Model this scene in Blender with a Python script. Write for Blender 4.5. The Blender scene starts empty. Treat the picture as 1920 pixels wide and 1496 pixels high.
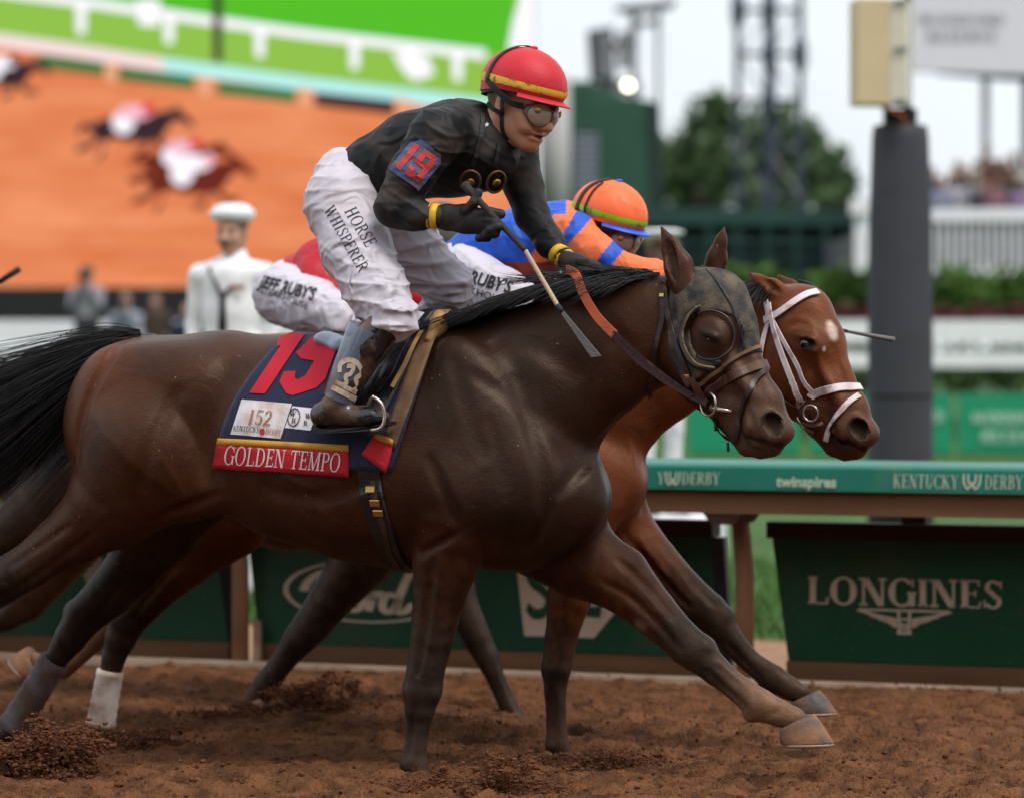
import bpy, math, random
import numpy as np
from mathutils import Vector, Matrix
from mathutils.bvhtree import BVHTree

# ------------------------------------------------------------------ camera, world, light
SC = bpy.context.scene
FPX, HZ, CAMZ, CAMY = 6960.0, 650.0, 1.40, -12.0     # focal length in photo pixels, horizon row, eye height
cam_data = bpy.data.cameras.new("camera")
cam = bpy.data.objects.new("camera", cam_data)
SC.collection.objects.link(cam)
cam.location = (0, CAMY, CAMZ)
cam.rotation_euler = (math.pi / 2, 0, 0)
cam_data.sensor_width = 36.0
cam_data.lens = 36.0 * FPX / 1920.0
cam_data.shift_y = -(748.0 - HZ) / 1920.0
cam_data.clip_start, cam_data.clip_end = 0.1, 2000.0
cam_data.dof.use_dof = True
cam_data.dof.focus_distance = 11.85
cam_data.dof.aperture_fstop = 2.15
SC.camera = cam
SC.cycles.max_bounces = 6
SC.cycles.diffuse_bounces = 3
SC.cycles.glossy_bounces = 3
SC.cycles.transparent_max_bounces = 10
SC.cycles.caustics_reflective = False
SC.cycles.caustics_refractive = False

SUN_EL, SUN_AZ = 60.0, 142.0          # soft high light from the right, camera side
world = bpy.data.worlds.new("World")
SC.world = world
world.use_nodes = True
wn = world.node_tree.nodes
wl = world.node_tree.links
wn.clear()
w_out = wn.new("ShaderNodeOutputWorld")
w_bg = wn.new("ShaderNodeBackground")
w_sky = wn.new("ShaderNodeTexSky")
w_sky.sky_type = 'NISHITA'
w_sky.sun_disc = False
w_sky.sun_elevation = math.radians(SUN_EL)
w_sky.sun_rotation = math.radians(SUN_AZ)
w_sky.air_density = 1.0
w_sky.dust_density = 4.0
w_sky.ozone_density = 1.5
# thin overcast: an even veil of cloud over the blue, slightly broken
w_tc = wn.new("ShaderNodeTexCoord")
w_no = wn.new("ShaderNodeTexNoise")
w_no.inputs["Scale"].default_value = 2.2
w_no.inputs["Detail"].default_value = 4
w_ramp = wn.new("ShaderNodeValToRGB")
w_ramp.color_ramp.elements[0].position = 0.30
w_ramp.color_ramp.elements[0].color = (0.62, 0.62, 0.62, 1)
w_ramp.color_ramp.elements[1].position = 0.70
w_ramp.color_ramp.elements[1].color = (0.92, 0.92, 0.92, 1)
w_mix = wn.new("ShaderNodeMixRGB")
w_mix.inputs[2].default_value = (9.2, 9.75, 10.3, 1)
wl.new(w_tc.outputs["Generated"], w_no.inputs["Vector"])
wl.new(w_no.outputs["Fac"], w_ramp.inputs["Fac"])
wl.new(w_ramp.outputs["Color"], w_mix.inputs[0])
wl.new(w_sky.outputs["Color"], w_mix.inputs[1])
wl.new(w_mix.outputs["Color"], w_bg.inputs["Color"])
w_bg.inputs["Strength"].default_value = 0.132
wl.new(w_bg.outputs["Background"], w_out.inputs["Surface"])

sun_data = bpy.data.lights.new("sun", 'SUN')
sun_data.energy = 2.2
sun_data.angle = math.radians(16)
sun_data.color = (1.0, 0.95, 0.88)
sun = bpy.data.objects.new("sun", sun_data)
SC.collection.objects.link(sun)
_el, _az = math.radians(SUN_EL), math.radians(SUN_AZ)
_sd = Vector((math.sin(_az) * math.cos(_el), math.cos(_az) * math.cos(_el), math.sin(_el)))   # towards the sun
sun.rotation_euler = (-_sd).to_track_quat('-Z', 'Y').to_euler()
sun.location = _sd * 60

SC.view_settings.view_transform = 'Standard'
SC.view_settings.look = 'None'
SC.view_settings.exposure = 0.0
SC.view_settings.gamma = 1.0

# ------------------------------------------------------------------ helpers: placing
random.seed(7)
RNG = np.random.default_rng(11)
COL = SC.collection

def lin(r, g, b):
    f = lambda c: (c / 255 / 12.92) if c / 255 <= 0.04045 else ((c / 255 + 0.055) / 1.055) ** 2.4
    return (f(r), f(g), f(b))

def B(px, py, d):
    """point on the sight line of a photo pixel, at depth d in front of the camera"""
    return np.array([(px - 960.0) / FPX * d, CAMY + d, CAMZ + (HZ - py) / FPX * d])

class Frame:
    """an upright plane with a heading: s along it, t away from the camera, z up"""
    def __init__(self, ox, oy, deg):
        a = math.radians(deg)
        self.deg = deg
        self.O = np.array([ox, oy, 0.0])
        self.F = np.array([math.cos(a), -math.sin(a), 0.0])
        self.N = np.array([math.sin(a), math.cos(a), 0.0])
    def W(self, px, py, t=0.0):
        u = (px - 960.0) / FPX
        d = (t + self.O[0] * self.N[0] + (self.O[1] - CAMY) * self.N[1]) / (u * self.N[0] + self.N[1])
        return B(px, py, d)
    def loc(self, w):
        q = np.asarray(w) - self.O
        return np.array([q @ self.F, q @ self.N, q[2]])
    def world(self, p):
        p = np.asarray(p, float)
        return self.O + p[..., 0:1] * self.F + p[..., 1:2] * self.N + p[..., 2:3] * np.array([0, 0, 1.0])
    def P(self, px, py, t=0.0):
        return self.loc(self.W(px, py, t))
    def scale(self, px, t=0.0):
        u = (px - 960.0) / FPX
        d = (t + self.O[0] * self.N[0] + (self.O[1] - CAMY) * self.N[1]) / (u * self.N[0] + self.N[1])
        return d / FPX
    def matrix(self):
        m = Matrix.Identity(4)
        m.col[0][:3] = self.F; m.col[1][:3] = self.N; m.col[2][:3] = (0, 0, 1); m.col[3][:3] = self.O
        return m

def pix(w):
    w = np.asarray(w, float)
    d = w[..., 1] - CAMY
    return 960 + w[..., 0] / d * FPX, HZ - (w[..., 2] - CAMZ) / d * FPX

TRACK = 21.7
K = Frame(0.0, 3.74, TRACK)                       # the kerb line of the inside rail
H1 = Frame(-0.27, 0.21, TRACK)                    # lane of the near horse
def lane(t):
    o = H1.O + H1.N * t
    return Frame(o[0], o[1], TRACK)
H2, H3 = lane(0.86), lane(1.78)

# ------------------------------------------------------------------ helpers: objects and meshes
def setp(o, label=None, cat=None, group=None, kind=None):
    if label: o["label"] = label
    if cat: o["category"] = cat
    if group: o["group"] = group
    if kind: o["kind"] = kind
    return o

def empty(name, loc=(0, 0, 0), label=None, cat=None, group=None, kind=None, mat=None):
    o = bpy.data.objects.new(name, None)
    o.empty_display_size = 0.1
    COL.objects.link(o)
    if mat is not None: o.matrix_world = mat
    else: o.location = loc
    return setp(o, label, cat, group, kind)

def mesh_from(name, V, faces, smooth=True, cols=None, fcol=None):
    me = bpy.data.meshes.new(name)
    V = np.asarray(V, np.float32)
    if isinstance(faces, np.ndarray):
        n, k = faces.shape
        me.vertices.add(len(V)); me.vertices.foreach_set("co", V.ravel())
        me.loops.add(n * k); me.loops.foreach_set("vertex_index", faces.astype(np.int32).ravel())
        me.polygons.add(n)
        me.polygons.foreach_set("loop_start", np.arange(0, n * k, k, dtype=np.int32))
        me.update(calc_edges=True)
        me.validate()
    else:
        me.from_pydata([tuple(map(float, v)) for v in V], [], faces)
    if cols is not None:
        ca = me.color_attributes.new("Col", 'FLOAT_COLOR', 'POINT')
        c4 = np.ones((len(V), 4), np.float32); c4[:, :3] = cols
        ca.data.foreach_set("color", c4.ravel())
    if smooth:
        me.polygons.foreach_set("use_smooth", np.ones(len(me.polygons), bool))
    me.update()
    return me

def obj(name, me, mat=None, parent=None, frame=None, label=None, cat=None, group=None, kind=None):
    """link a mesh; frame = Frame its coordinates are in (None: world, or the parent's own space)"""
    o = bpy.data.objects.new(name, me)
    COL.objects.link(o)
    if mat is not None:
        for m in (mat if isinstance(mat, (list, tuple)) else [mat]):
            me.materials.append(m)
    if parent is not None:
        o.parent = parent
    elif frame is not None:
        o.matrix_world = frame.matrix()
    return setp(o, label, cat, group, kind)

class MB:
    """collects simple solids into one mesh"""
    def __init__(self): self.v, self.f = [], []
    def add(self, v, f):
        n = len(self.v)
        self.v += [tuple(map(float, p)) for p in v]
        self.f += [tuple(i + n for i in q) for q in f]
        return self
    def box(self, c, size, rz=0.0, bev=0.0):
        x, y, z = [k / 2 for k in size]
        ca, sa = math.cos(rz), math.sin(rz)
        if bev <= 0:
            pts = [(a * x, b * y, g * z) for g in (-1, 1) for a, b in ((-1, -1), (1, -1), (1, 1), (-1, 1))]
            fs = [(3, 2, 1, 0), (4, 5, 6, 7), (0, 1, 5, 4), (1, 2, 6, 5), (2, 3, 7, 6), (3, 0, 4, 7)]
        else:
            pts, fs = [], []
            ring = [(-1, -1), (1, -1), (1, 1), (-1, 1)]
            b = bev
            for zz, ins in ((-z, b), (-z + b, 0), (z - b, 0), (z, b)):
                for a, c_ in ring:
                    pts += [(a * (x - ins) , c_ * (y - ins), zz)]
            fs = [(3, 2, 1, 0), (12, 13, 14, 15)]
            for r in range(3):
                for k in range(4):
                    a0, a1 = r * 4 + k, r * 4 + (k + 1) % 4
                    fs.append((a0, a1, a1 + 4, a0 + 4))
        return self.add([(c[0] + p[0] * ca - p[1] * sa, c[1] + p[0] * sa + p[1] * ca, c[2] + p[2]) for p in pts], fs)
    def prism(self, poly, depth_vec):
        """closed polygon (3-D points) pushed along a vector"""
        n = len(poly)
        d = np.asarray(depth_vec, float)
        a = [np.asarray(p, float) for p in poly]
        v = a + [p + d for p in a]
        f = [tuple(range(n - 1, -1, -1)), tuple(range(n, 2 * n))]
        f += [(i, (i + 1) % n, (i + 1) % n + n, i + n) for i in range(n)]
        return self.add(v, f)
    def tube(self, pts, r, n=8, cap=True, flat=1.0):
        pts = [np.asarray(p, float) for p in pts]
        m = len(pts)
        rs = r if isinstance(r, (list, tuple, np.ndarray)) else [r] * m
        up = np.array([0, 0, 1.0])
        vs, prev = [], None
        for i, p in enumerate(pts):
            d = pts[min(i + 1, m - 1)] - pts[max(i - 1, 0)]
            d = d / (np.linalg.norm(d) + 1e-9)
            if prev is None:
                a = np.cross(d, up)
                if np.linalg.norm(a) < 0.1: a = np.cross(d, [1.0, 0, 0])
            else:
                a = prev - d * (prev @ d)
            a = a / (np.linalg.norm(a) + 1e-9)
            prev = a
            b = np.cross(d, a)
            for k in range(n):
                t = 2 * math.pi * k / n
                vs.append(p + rs[i] * (math.cos(t) * a + flat * math.sin(t) * b))
        fs = [(i * n + k, i * n + (k + 1) % n, (i + 1) * n + (k + 1) % n, (i + 1) * n + k) for i in range(m - 1) for k in range(n)]
        if cap:
            fs += [tuple(range(n - 1, -1, -1)), tuple((m - 1) * n + k for k in range(n))]
        return self.add(vs, fs)
    def lathe(self, prof, c=(0, 0, 0), n=20):
        vs, fs = [], []
        for r, z in prof:
            for k in range(n):
                t = 2 * math.pi * k / n
                vs.append((c[0] + r * math.cos(t), c[1] + r * math.sin(t), c[2] + z))
        for i in range(len(prof) - 1):
            for k in range(n):
                fs.append((i * n + k, i * n + (k + 1) % n, (i + 1) * n + (k + 1) % n, (i + 1) * n + k))
        fs += [tuple(range(n - 1, -1, -1)), tuple((len(prof) - 1) * n + k for k in range(n))]
        return self.add(vs, fs)
    def mesh(self, name, smooth=False):
        return mesh_from(name, self.v, self.f, smooth)
    def build(self, name, mat=None, parent=None, frame=None, smooth=False, **kw):
        return obj(name, self.mesh(name, smooth), mat, parent, frame, **kw)

# ------------------------------------------------------------------ helpers: materials
def pm(name, color=(0.5, 0.5, 0.5), rough=0.6, var=0.12, scale=12.0, bump=0.15, bscale=80.0, metal=0.0, attr=False,
       dust=None, sheen=0.0, coat=0.0, spec=0.4, stretch=None, emit=None, trans=0.0, alpha=1.0, sss=0.0, bdist=0.01, fold=None, speck=None, hair=None, stint=None):
    m = bpy.data.materials.new(name)
    m.use_nodes = True
    nt = m.node_tree; N, L = nt.nodes, nt.links
    b = N["Principled BSDF"]
    tc = N.new("ShaderNodeTexCoord")
    vec = tc.outputs["Object"]
    if stretch:
        mp = N.new("ShaderNodeMapping"); mp.inputs["Scale"].default_value = stretch
        L.new(vec, mp.inputs["Vector"]); vec = mp.outputs["Vector"]
    def noise(sc, det=4.0, v=None):
        n = N.new("ShaderNodeTexNoise"); n.inputs["Scale"].default_value = sc; n.inputs["Detail"].default_value = det
        L.new(v or vec, n.inputs["Vector"]); return n
    if attr:
        a = N.new("ShaderNodeAttribute"); a.attribute_name = "Col"; base = a.outputs["Color"]
    else:
        c = N.new("ShaderNodeRGB"); c.outputs[0].default_value = (*color, 1); base = c.outputs[0]
    if var > 0:
        n = noise(scale)
        mr = N.new("ShaderNodeMapRange"); mr.inputs[1].default_value = 0.25; mr.inputs[2].default_value = 0.75
        mr.inputs[3].default_value = 1 - var; mr.inputs[4].default_value = 1 + var
        L.new(n.outputs["Fac"], mr.inputs[0])
        mx = N.new("ShaderNodeMixRGB"); mx.blend_type = 'MULTIPLY'; mx.inputs[0].default_value = 1
        L.new(base, mx.inputs[1]); L.new(mr.outputs[0], mx.inputs[2]); base = mx.outputs[0]
    if hair:
        mh = N.new("ShaderNodeMapping"); mh.inputs["Scale"].default_value = hair; mh.inputs["Rotation"].default_value = (0, .35, 0)
        L.new(tc.outputs["Object"], mh.inputs["Vector"]); hn_ = noise(1.0, 3.0, mh.outputs["Vector"])
        mr = N.new("ShaderNodeMapRange"); mr.inputs[1].default_value = 0.3; mr.inputs[2].default_value = 0.7; mr.inputs[3].default_value = .80; mr.inputs[4].default_value = 1.22
        L.new(hn_.outputs["Fac"], mr.inputs[0])
        mx = N.new("ShaderNodeMixRGB"); mx.blend_type = 'MULTIPLY'; mx.inputs[0].default_value = 1
        L.new(base, mx.inputs[1]); L.new(mr.outputs[0], mx.inputs[2]); base = mx.outputs[0]
    rsock = None
    if dust:
        dc, lo, hi, ds, amt = dust
        n = noise(ds, 8.0, tc.outputs["Object"])
        mr = N.new("ShaderNodeMapRange"); mr.inputs[1].default_value = lo; mr.inputs[2].default_value = hi
        mr.inputs[3].default_value = 0; mr.inputs[4].default_value = amt
        L.new(n.outputs["Fac"], mr.inputs[0])
        mx = N.new("ShaderNodeMixRGB"); L.new(mr.outputs[0], mx.inputs[0]); L.new(base, mx.inputs[1])
        mx.inputs[2].default_value = (*dc, 1); base = mx.outputs[0]
        rr = N.new("ShaderNodeMapRange"); L.new(mr.outputs[0], rr.inputs[0])
        rr.inputs[3].default_value = rough; rr.inputs[4].default_value = 0.9; rsock = rr.outputs[0]
    if speck:
        n = noise(speck[1], 2.0, tc.outputs["Object"])
        mr = N.new("ShaderNodeMapRange"); mr.inputs[1].default_value = speck[2]; mr.inputs[2].default_value = speck[2] + .04
        L.new(n.outputs["Fac"], mr.inputs[0])
        mx = N.new("ShaderNodeMixRGB"); L.new(mr.outputs[0], mx.inputs[0]); L.new(base, mx.inputs[1]); mx.inputs[2].default_value = (*speck[0], 1); base = mx.outputs[0]
    L.new(base, b.inputs["Base Color"])
    if rsock: L.new(rsock, b.inputs["Roughness"])
    else: b.inputs["Roughness"].default_value = rough
    b.inputs["Metallic"].default_value = metal
    b.inputs["Specular IOR Level"].default_value = spec
    b.inputs["Sheen Weight"].default_value = sheen
    if stint: b.inputs["Specular Tint"].default_value = (*stint, 1)
    b.inputs["Coat Weight"].default_value = coat
    if trans: b.inputs["Transmission Weight"].default_value = trans
    if alpha < 1: b.inputs["Alpha"].default_value = alpha
    if sss:
        b.inputs["Subsurface Weight"].default_value = sss; b.inputs["Subsurface Radius"].default_value = (0.02, 0.008, 0.004)
        b.inputs["Subsurface Scale"].default_value = 0.4
    if emit:
        b.inputs["Emission Strength"].default_value = emit; L.new(base, b.inputs["Emission Color"])
    prev = None
    if fold:
        w = N.new("ShaderNodeTexNoise"); w.inputs["Scale"].default_value = fold[0]; w.inputs["Detail"].default_value = 3
        w.inputs["Distortion"].default_value = 1.5
        if len(fold) > 2: w.noise_type = fold[2]
        L.new(vec, w.inputs["Vector"])
        bp = N.new("ShaderNodeBump"); bp.inputs["Strength"].default_value = fold[1]; bp.inputs["Distance"].default_value = 0.02
        L.new(w.outputs["Fac"], bp.inputs["Height"]); prev = bp
    if bump > 0:
        n = noise(bscale, 5.0)
        bp = N.new("ShaderNodeBump"); bp.inputs["Strength"].default_value = bump; bp.inputs["Distance"].default_value = bdist
        L.new(n.outputs["Fac"], bp.inputs["Height"])
        if prev: L.new(prev.outputs["Normal"], bp.inputs["Normal"])
        prev = bp
    if hair:
        bp = N.new("ShaderNodeBump"); bp.inputs["Strength"].default_value = .22; bp.inputs["Distance"].default_value = .004
        L.new(hn_.outputs["Fac"], bp.inputs["Height"])
        if prev: L.new(prev.outputs["Normal"], bp.inputs["Normal"])
        prev = bp
    if prev: L.new(prev.outputs["Normal"], b.inputs["Normal"])
    return m

def emitter(name, color, strength):
    m = bpy.data.materials.new(name); m.use_nodes = True
    nt = m.node_tree; nt.nodes.clear()
    o = nt.nodes.new("ShaderNodeOutputMaterial"); e = nt.nodes.new("ShaderNodeEmission")
    e.inputs[0].default_value = (*color, 1); e.inputs[1].default_value = strength
    nt.links.new(e.outputs[0], o.inputs[0])
    return m

def vnoise2(x, y, seed):
    """smooth value noise on arrays"""
    r = np.random.default_rng(seed).random((256, 256))
    xi, yi = np.floor(x).astype(int), np.floor(y).astype(int)
    fx, fy = x - xi, y - yi
    fx, fy = fx * fx * (3 - 2 * fx), fy * fy * (3 - 2 * fy)
    g = lambda a, b: r[a % 256, b % 256]
    return (g(xi, yi) * (1 - fx) + g(xi + 1, yi) * fx) * (1 - fy) + (g(xi, yi + 1) * (1 - fx) + g(xi + 1, yi + 1) * fx) * fy
# ------------------------------------------------------------------ the setting: ground, rail, boards, infield
DIRT = pm("track_dirt", lin(121, 81, 54), rough=0.95, var=0.30, scale=6, bump=1.0, bscale=70, spec=0.12, bdist=0.03,
          dust=(lin(70, 46, 32), 0.44, 0.66, 11, 0.8))
CLOD = pm("dirt_clod", lin(104, 66, 45), rough=0.95, var=0.35, scale=40, bump=0.8, bscale=90, spec=0.15)
GRASS = pm("grass", (0.040, 0.100, 0.015), rough=0.8, var=0.35, scale=1.5, bump=0.5, bscale=25, spec=0.2, dust=(lin(120, 92, 62), 0.60, 0.75, 0.8, 0.6))
BARE = pm("bare_earth", lin(138, 104, 76), rough=0.95, var=0.25, scale=5, bump=0.7, bscale=40)
TEAL = pm("teal_paint", lin(20, 108, 90), rough=0.45, var=0.08, scale=3, bump=0.05, bscale=30, dust=(lin(120, 110, 88), 0.55, 0.8, 5, 0.35))
WOOD = pm("brown_timber", lin(120, 84, 56), rough=0.75, var=0.3, scale=2.5, bump=0.3, bscale=40, stretch=(0.6, 6, 6))
DKWOOD = pm("dark_timber", lin(52, 34, 25), rough=0.8, var=0.3, scale=4, bump=0.3, bscale=40, stretch=(0.6, 6, 6))
GREENB = pm("green_board", lin(8, 70, 44), rough=0.5, var=0.12, scale=2, bump=0.08, bscale=30, dust=(lin(96, 84, 60), 0.52, 0.80, 3, 0.30), speck=(lin(112, 84, 60), 60, .70))
CREAM = pm("cream_print", lin(206, 186, 166), rough=0.6, var=0.06, bump=0)
KERBM = pm("cream_kerb", lin(196, 170, 146), rough=0.8, var=0.15, scale=4, bump=0.2, bscale=50, dust=(lin(140, 98, 70), 0.45, 0.7, 6, 0.6))
WHITE = pm("white_paint", (0.80, 0.80, 0.82), rough=0.5, var=0.04, scale=3, bump=0.03)
BLACKP = pm("black_paint", (0.012, 0.012, 0.013), rough=0.6, var=0.2, bump=0.05)
STEEL = pm("grey_steel", (0.30, 0.30, 0.31), rough=0.45, metal=0.6, bump=0.05)
NAVYST = pm("dark_blue_steel", lin(44, 54, 72), rough=0.5, bump=0.05)

# the track: one displaced sheet, harrowed and trodden
HOOFPRINTS = [(RNG.uniform(-3.2, 3.4), RNG.uniform(-1.2, 3.1), RNG.uniform(.05, .08)) for _ in range(90)]
def track_height(x, y):
    a = math.radians(TRACK)
    s = x * math.cos(a) - y * math.sin(a); t = x * math.sin(a) + y * math.cos(a)
    z = 0.040 * (vnoise2(s * 1.6 + 40, t * 3.2 + 40, 1) - .5) + 0.045 * (vnoise2(s * 5 + 9, t * 9 + 7, 2) - .5)
    z += 0.030 * (vnoise2(s * 12 + 9, t * 22 + 3, 3) - .5) + 0.026 * (vnoise2(s * 26, t * 44, 4) - .5) + 0.017 * (vnoise2(s * 60, t * 80, 5) - .5)
    for hx, ht, hr in HOOFPRINTS:                                   # hoof prints: a pit with a pushed-up rim
        r2 = ((s - hx) / 1.25) ** 2 + (t - ht) ** 2; q = r2 / (hr * hr)
        z = z - .034 * np.exp(-q * 1.6) + .020 * np.exp(-(np.sqrt(q) - 1.35) ** 2 * 6)
    return z
def track_mesh():
    step = 0.016
    xs, ys = np.arange(-3.4, 3.4, step), np.arange(-3.6, 5.3, step)
    X, Y = np.meshgrid(xs, ys, indexing='ij')
    keep = (X * K.N[0] + (Y - 3.74) * K.N[1]) < 0.02
    Z = track_height(X, Y)
    edge = np.clip(-(X * K.N[0] + (Y - 3.74) * K.N[1]) / 0.25, 0, 1)
    Z = Z * (0.25 + 0.75 * edge)
    n0, n1 = X.shape
    V = np.stack([X, Y, Z], -1).reshape(-1, 3)
    i = np.arange(n0 * n1).reshape(n0, n1)
    Q = np.stack([i[:-1, :-1], i[1:, :-1], i[1:, 1:], i[:-1, 1:]], -1).reshape(-1, 4)
    kk = keep.reshape(-1)
    Q = Q[kk[Q].all(1)]
    return mesh_from("track", V, Q, True)
obj("track", track_mesh(), DIRT, kind="structure")
m = MB()
far = [(-60, -14, -0.06), (60, -14, -0.06), K.world([60, 0.0, -0.06]), K.world([-60, 0.0, -0.06])]
m.add(far, [(0, 1, 2, 3)])
m.build("track_beyond", DIRT, kind="structure")
m = MB(); m.add([K.world([-70, 0.05, -0.012]), K.world([70, 0.05, -0.012]), K.world([70, 2.75, -0.012]), K.world([-70, 2.75, -0.012])], [(0, 1, 2, 3)])
m.build("verge", BARE, kind="structure")
m = MB(); m.add([K.world([-900, 2.45, -0.008]), K.world([900, 2.45, -0.008]), (900, 1500, -0.008), (-900, 1500, -0.008)], [(0, 1, 2, 3)])
m.build("infield", GRASS, kind="structure")
# grass tufts behind the rail gap
def grass_patch():
    n = 15000
    s = RNG.uniform(-4.5, 4.5, n); t = 2.35 + 6.0 * RNG.random(n) ** 1.4
    base = K.world(np.stack([s, t, np.zeros(n)], 1))
    hgt = RNG.uniform(0.04, 0.13, n); a = RNG.uniform(0, 6.28, n); ln = RNG.normal(0, 0.035, (n, 2)); w = 0.005
    V = np.empty((n, 3, 3))
    V[:, 0] = base + np.stack([np.cos(a) * w, np.sin(a) * w, 0 * a], 1)
    V[:, 1] = base - np.stack([np.cos(a) * w, np.sin(a) * w, 0 * a], 1)
    V[:, 2] = base + np.stack([ln[:, 0], ln[:, 1], hgt], 1)
    return mesh_from("grass", V.reshape(-1, 3), np.arange(3 * n).reshape(n, 3), False)
obj("grass", grass_patch(), GRASS, label="short green infield grass behind the inside rail", cat="grass", kind="stuff")
m = MB(); m.prism([K.world([-12, -0.035, -0.03]), K.world([-12, 0.03, -0.03]), K.world([-12, 0.03, 0.028]), K.world([-12, -0.035, 0.022])], 24 * K.F)
m.build("kerb", KERBM, kind="structure")

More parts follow.
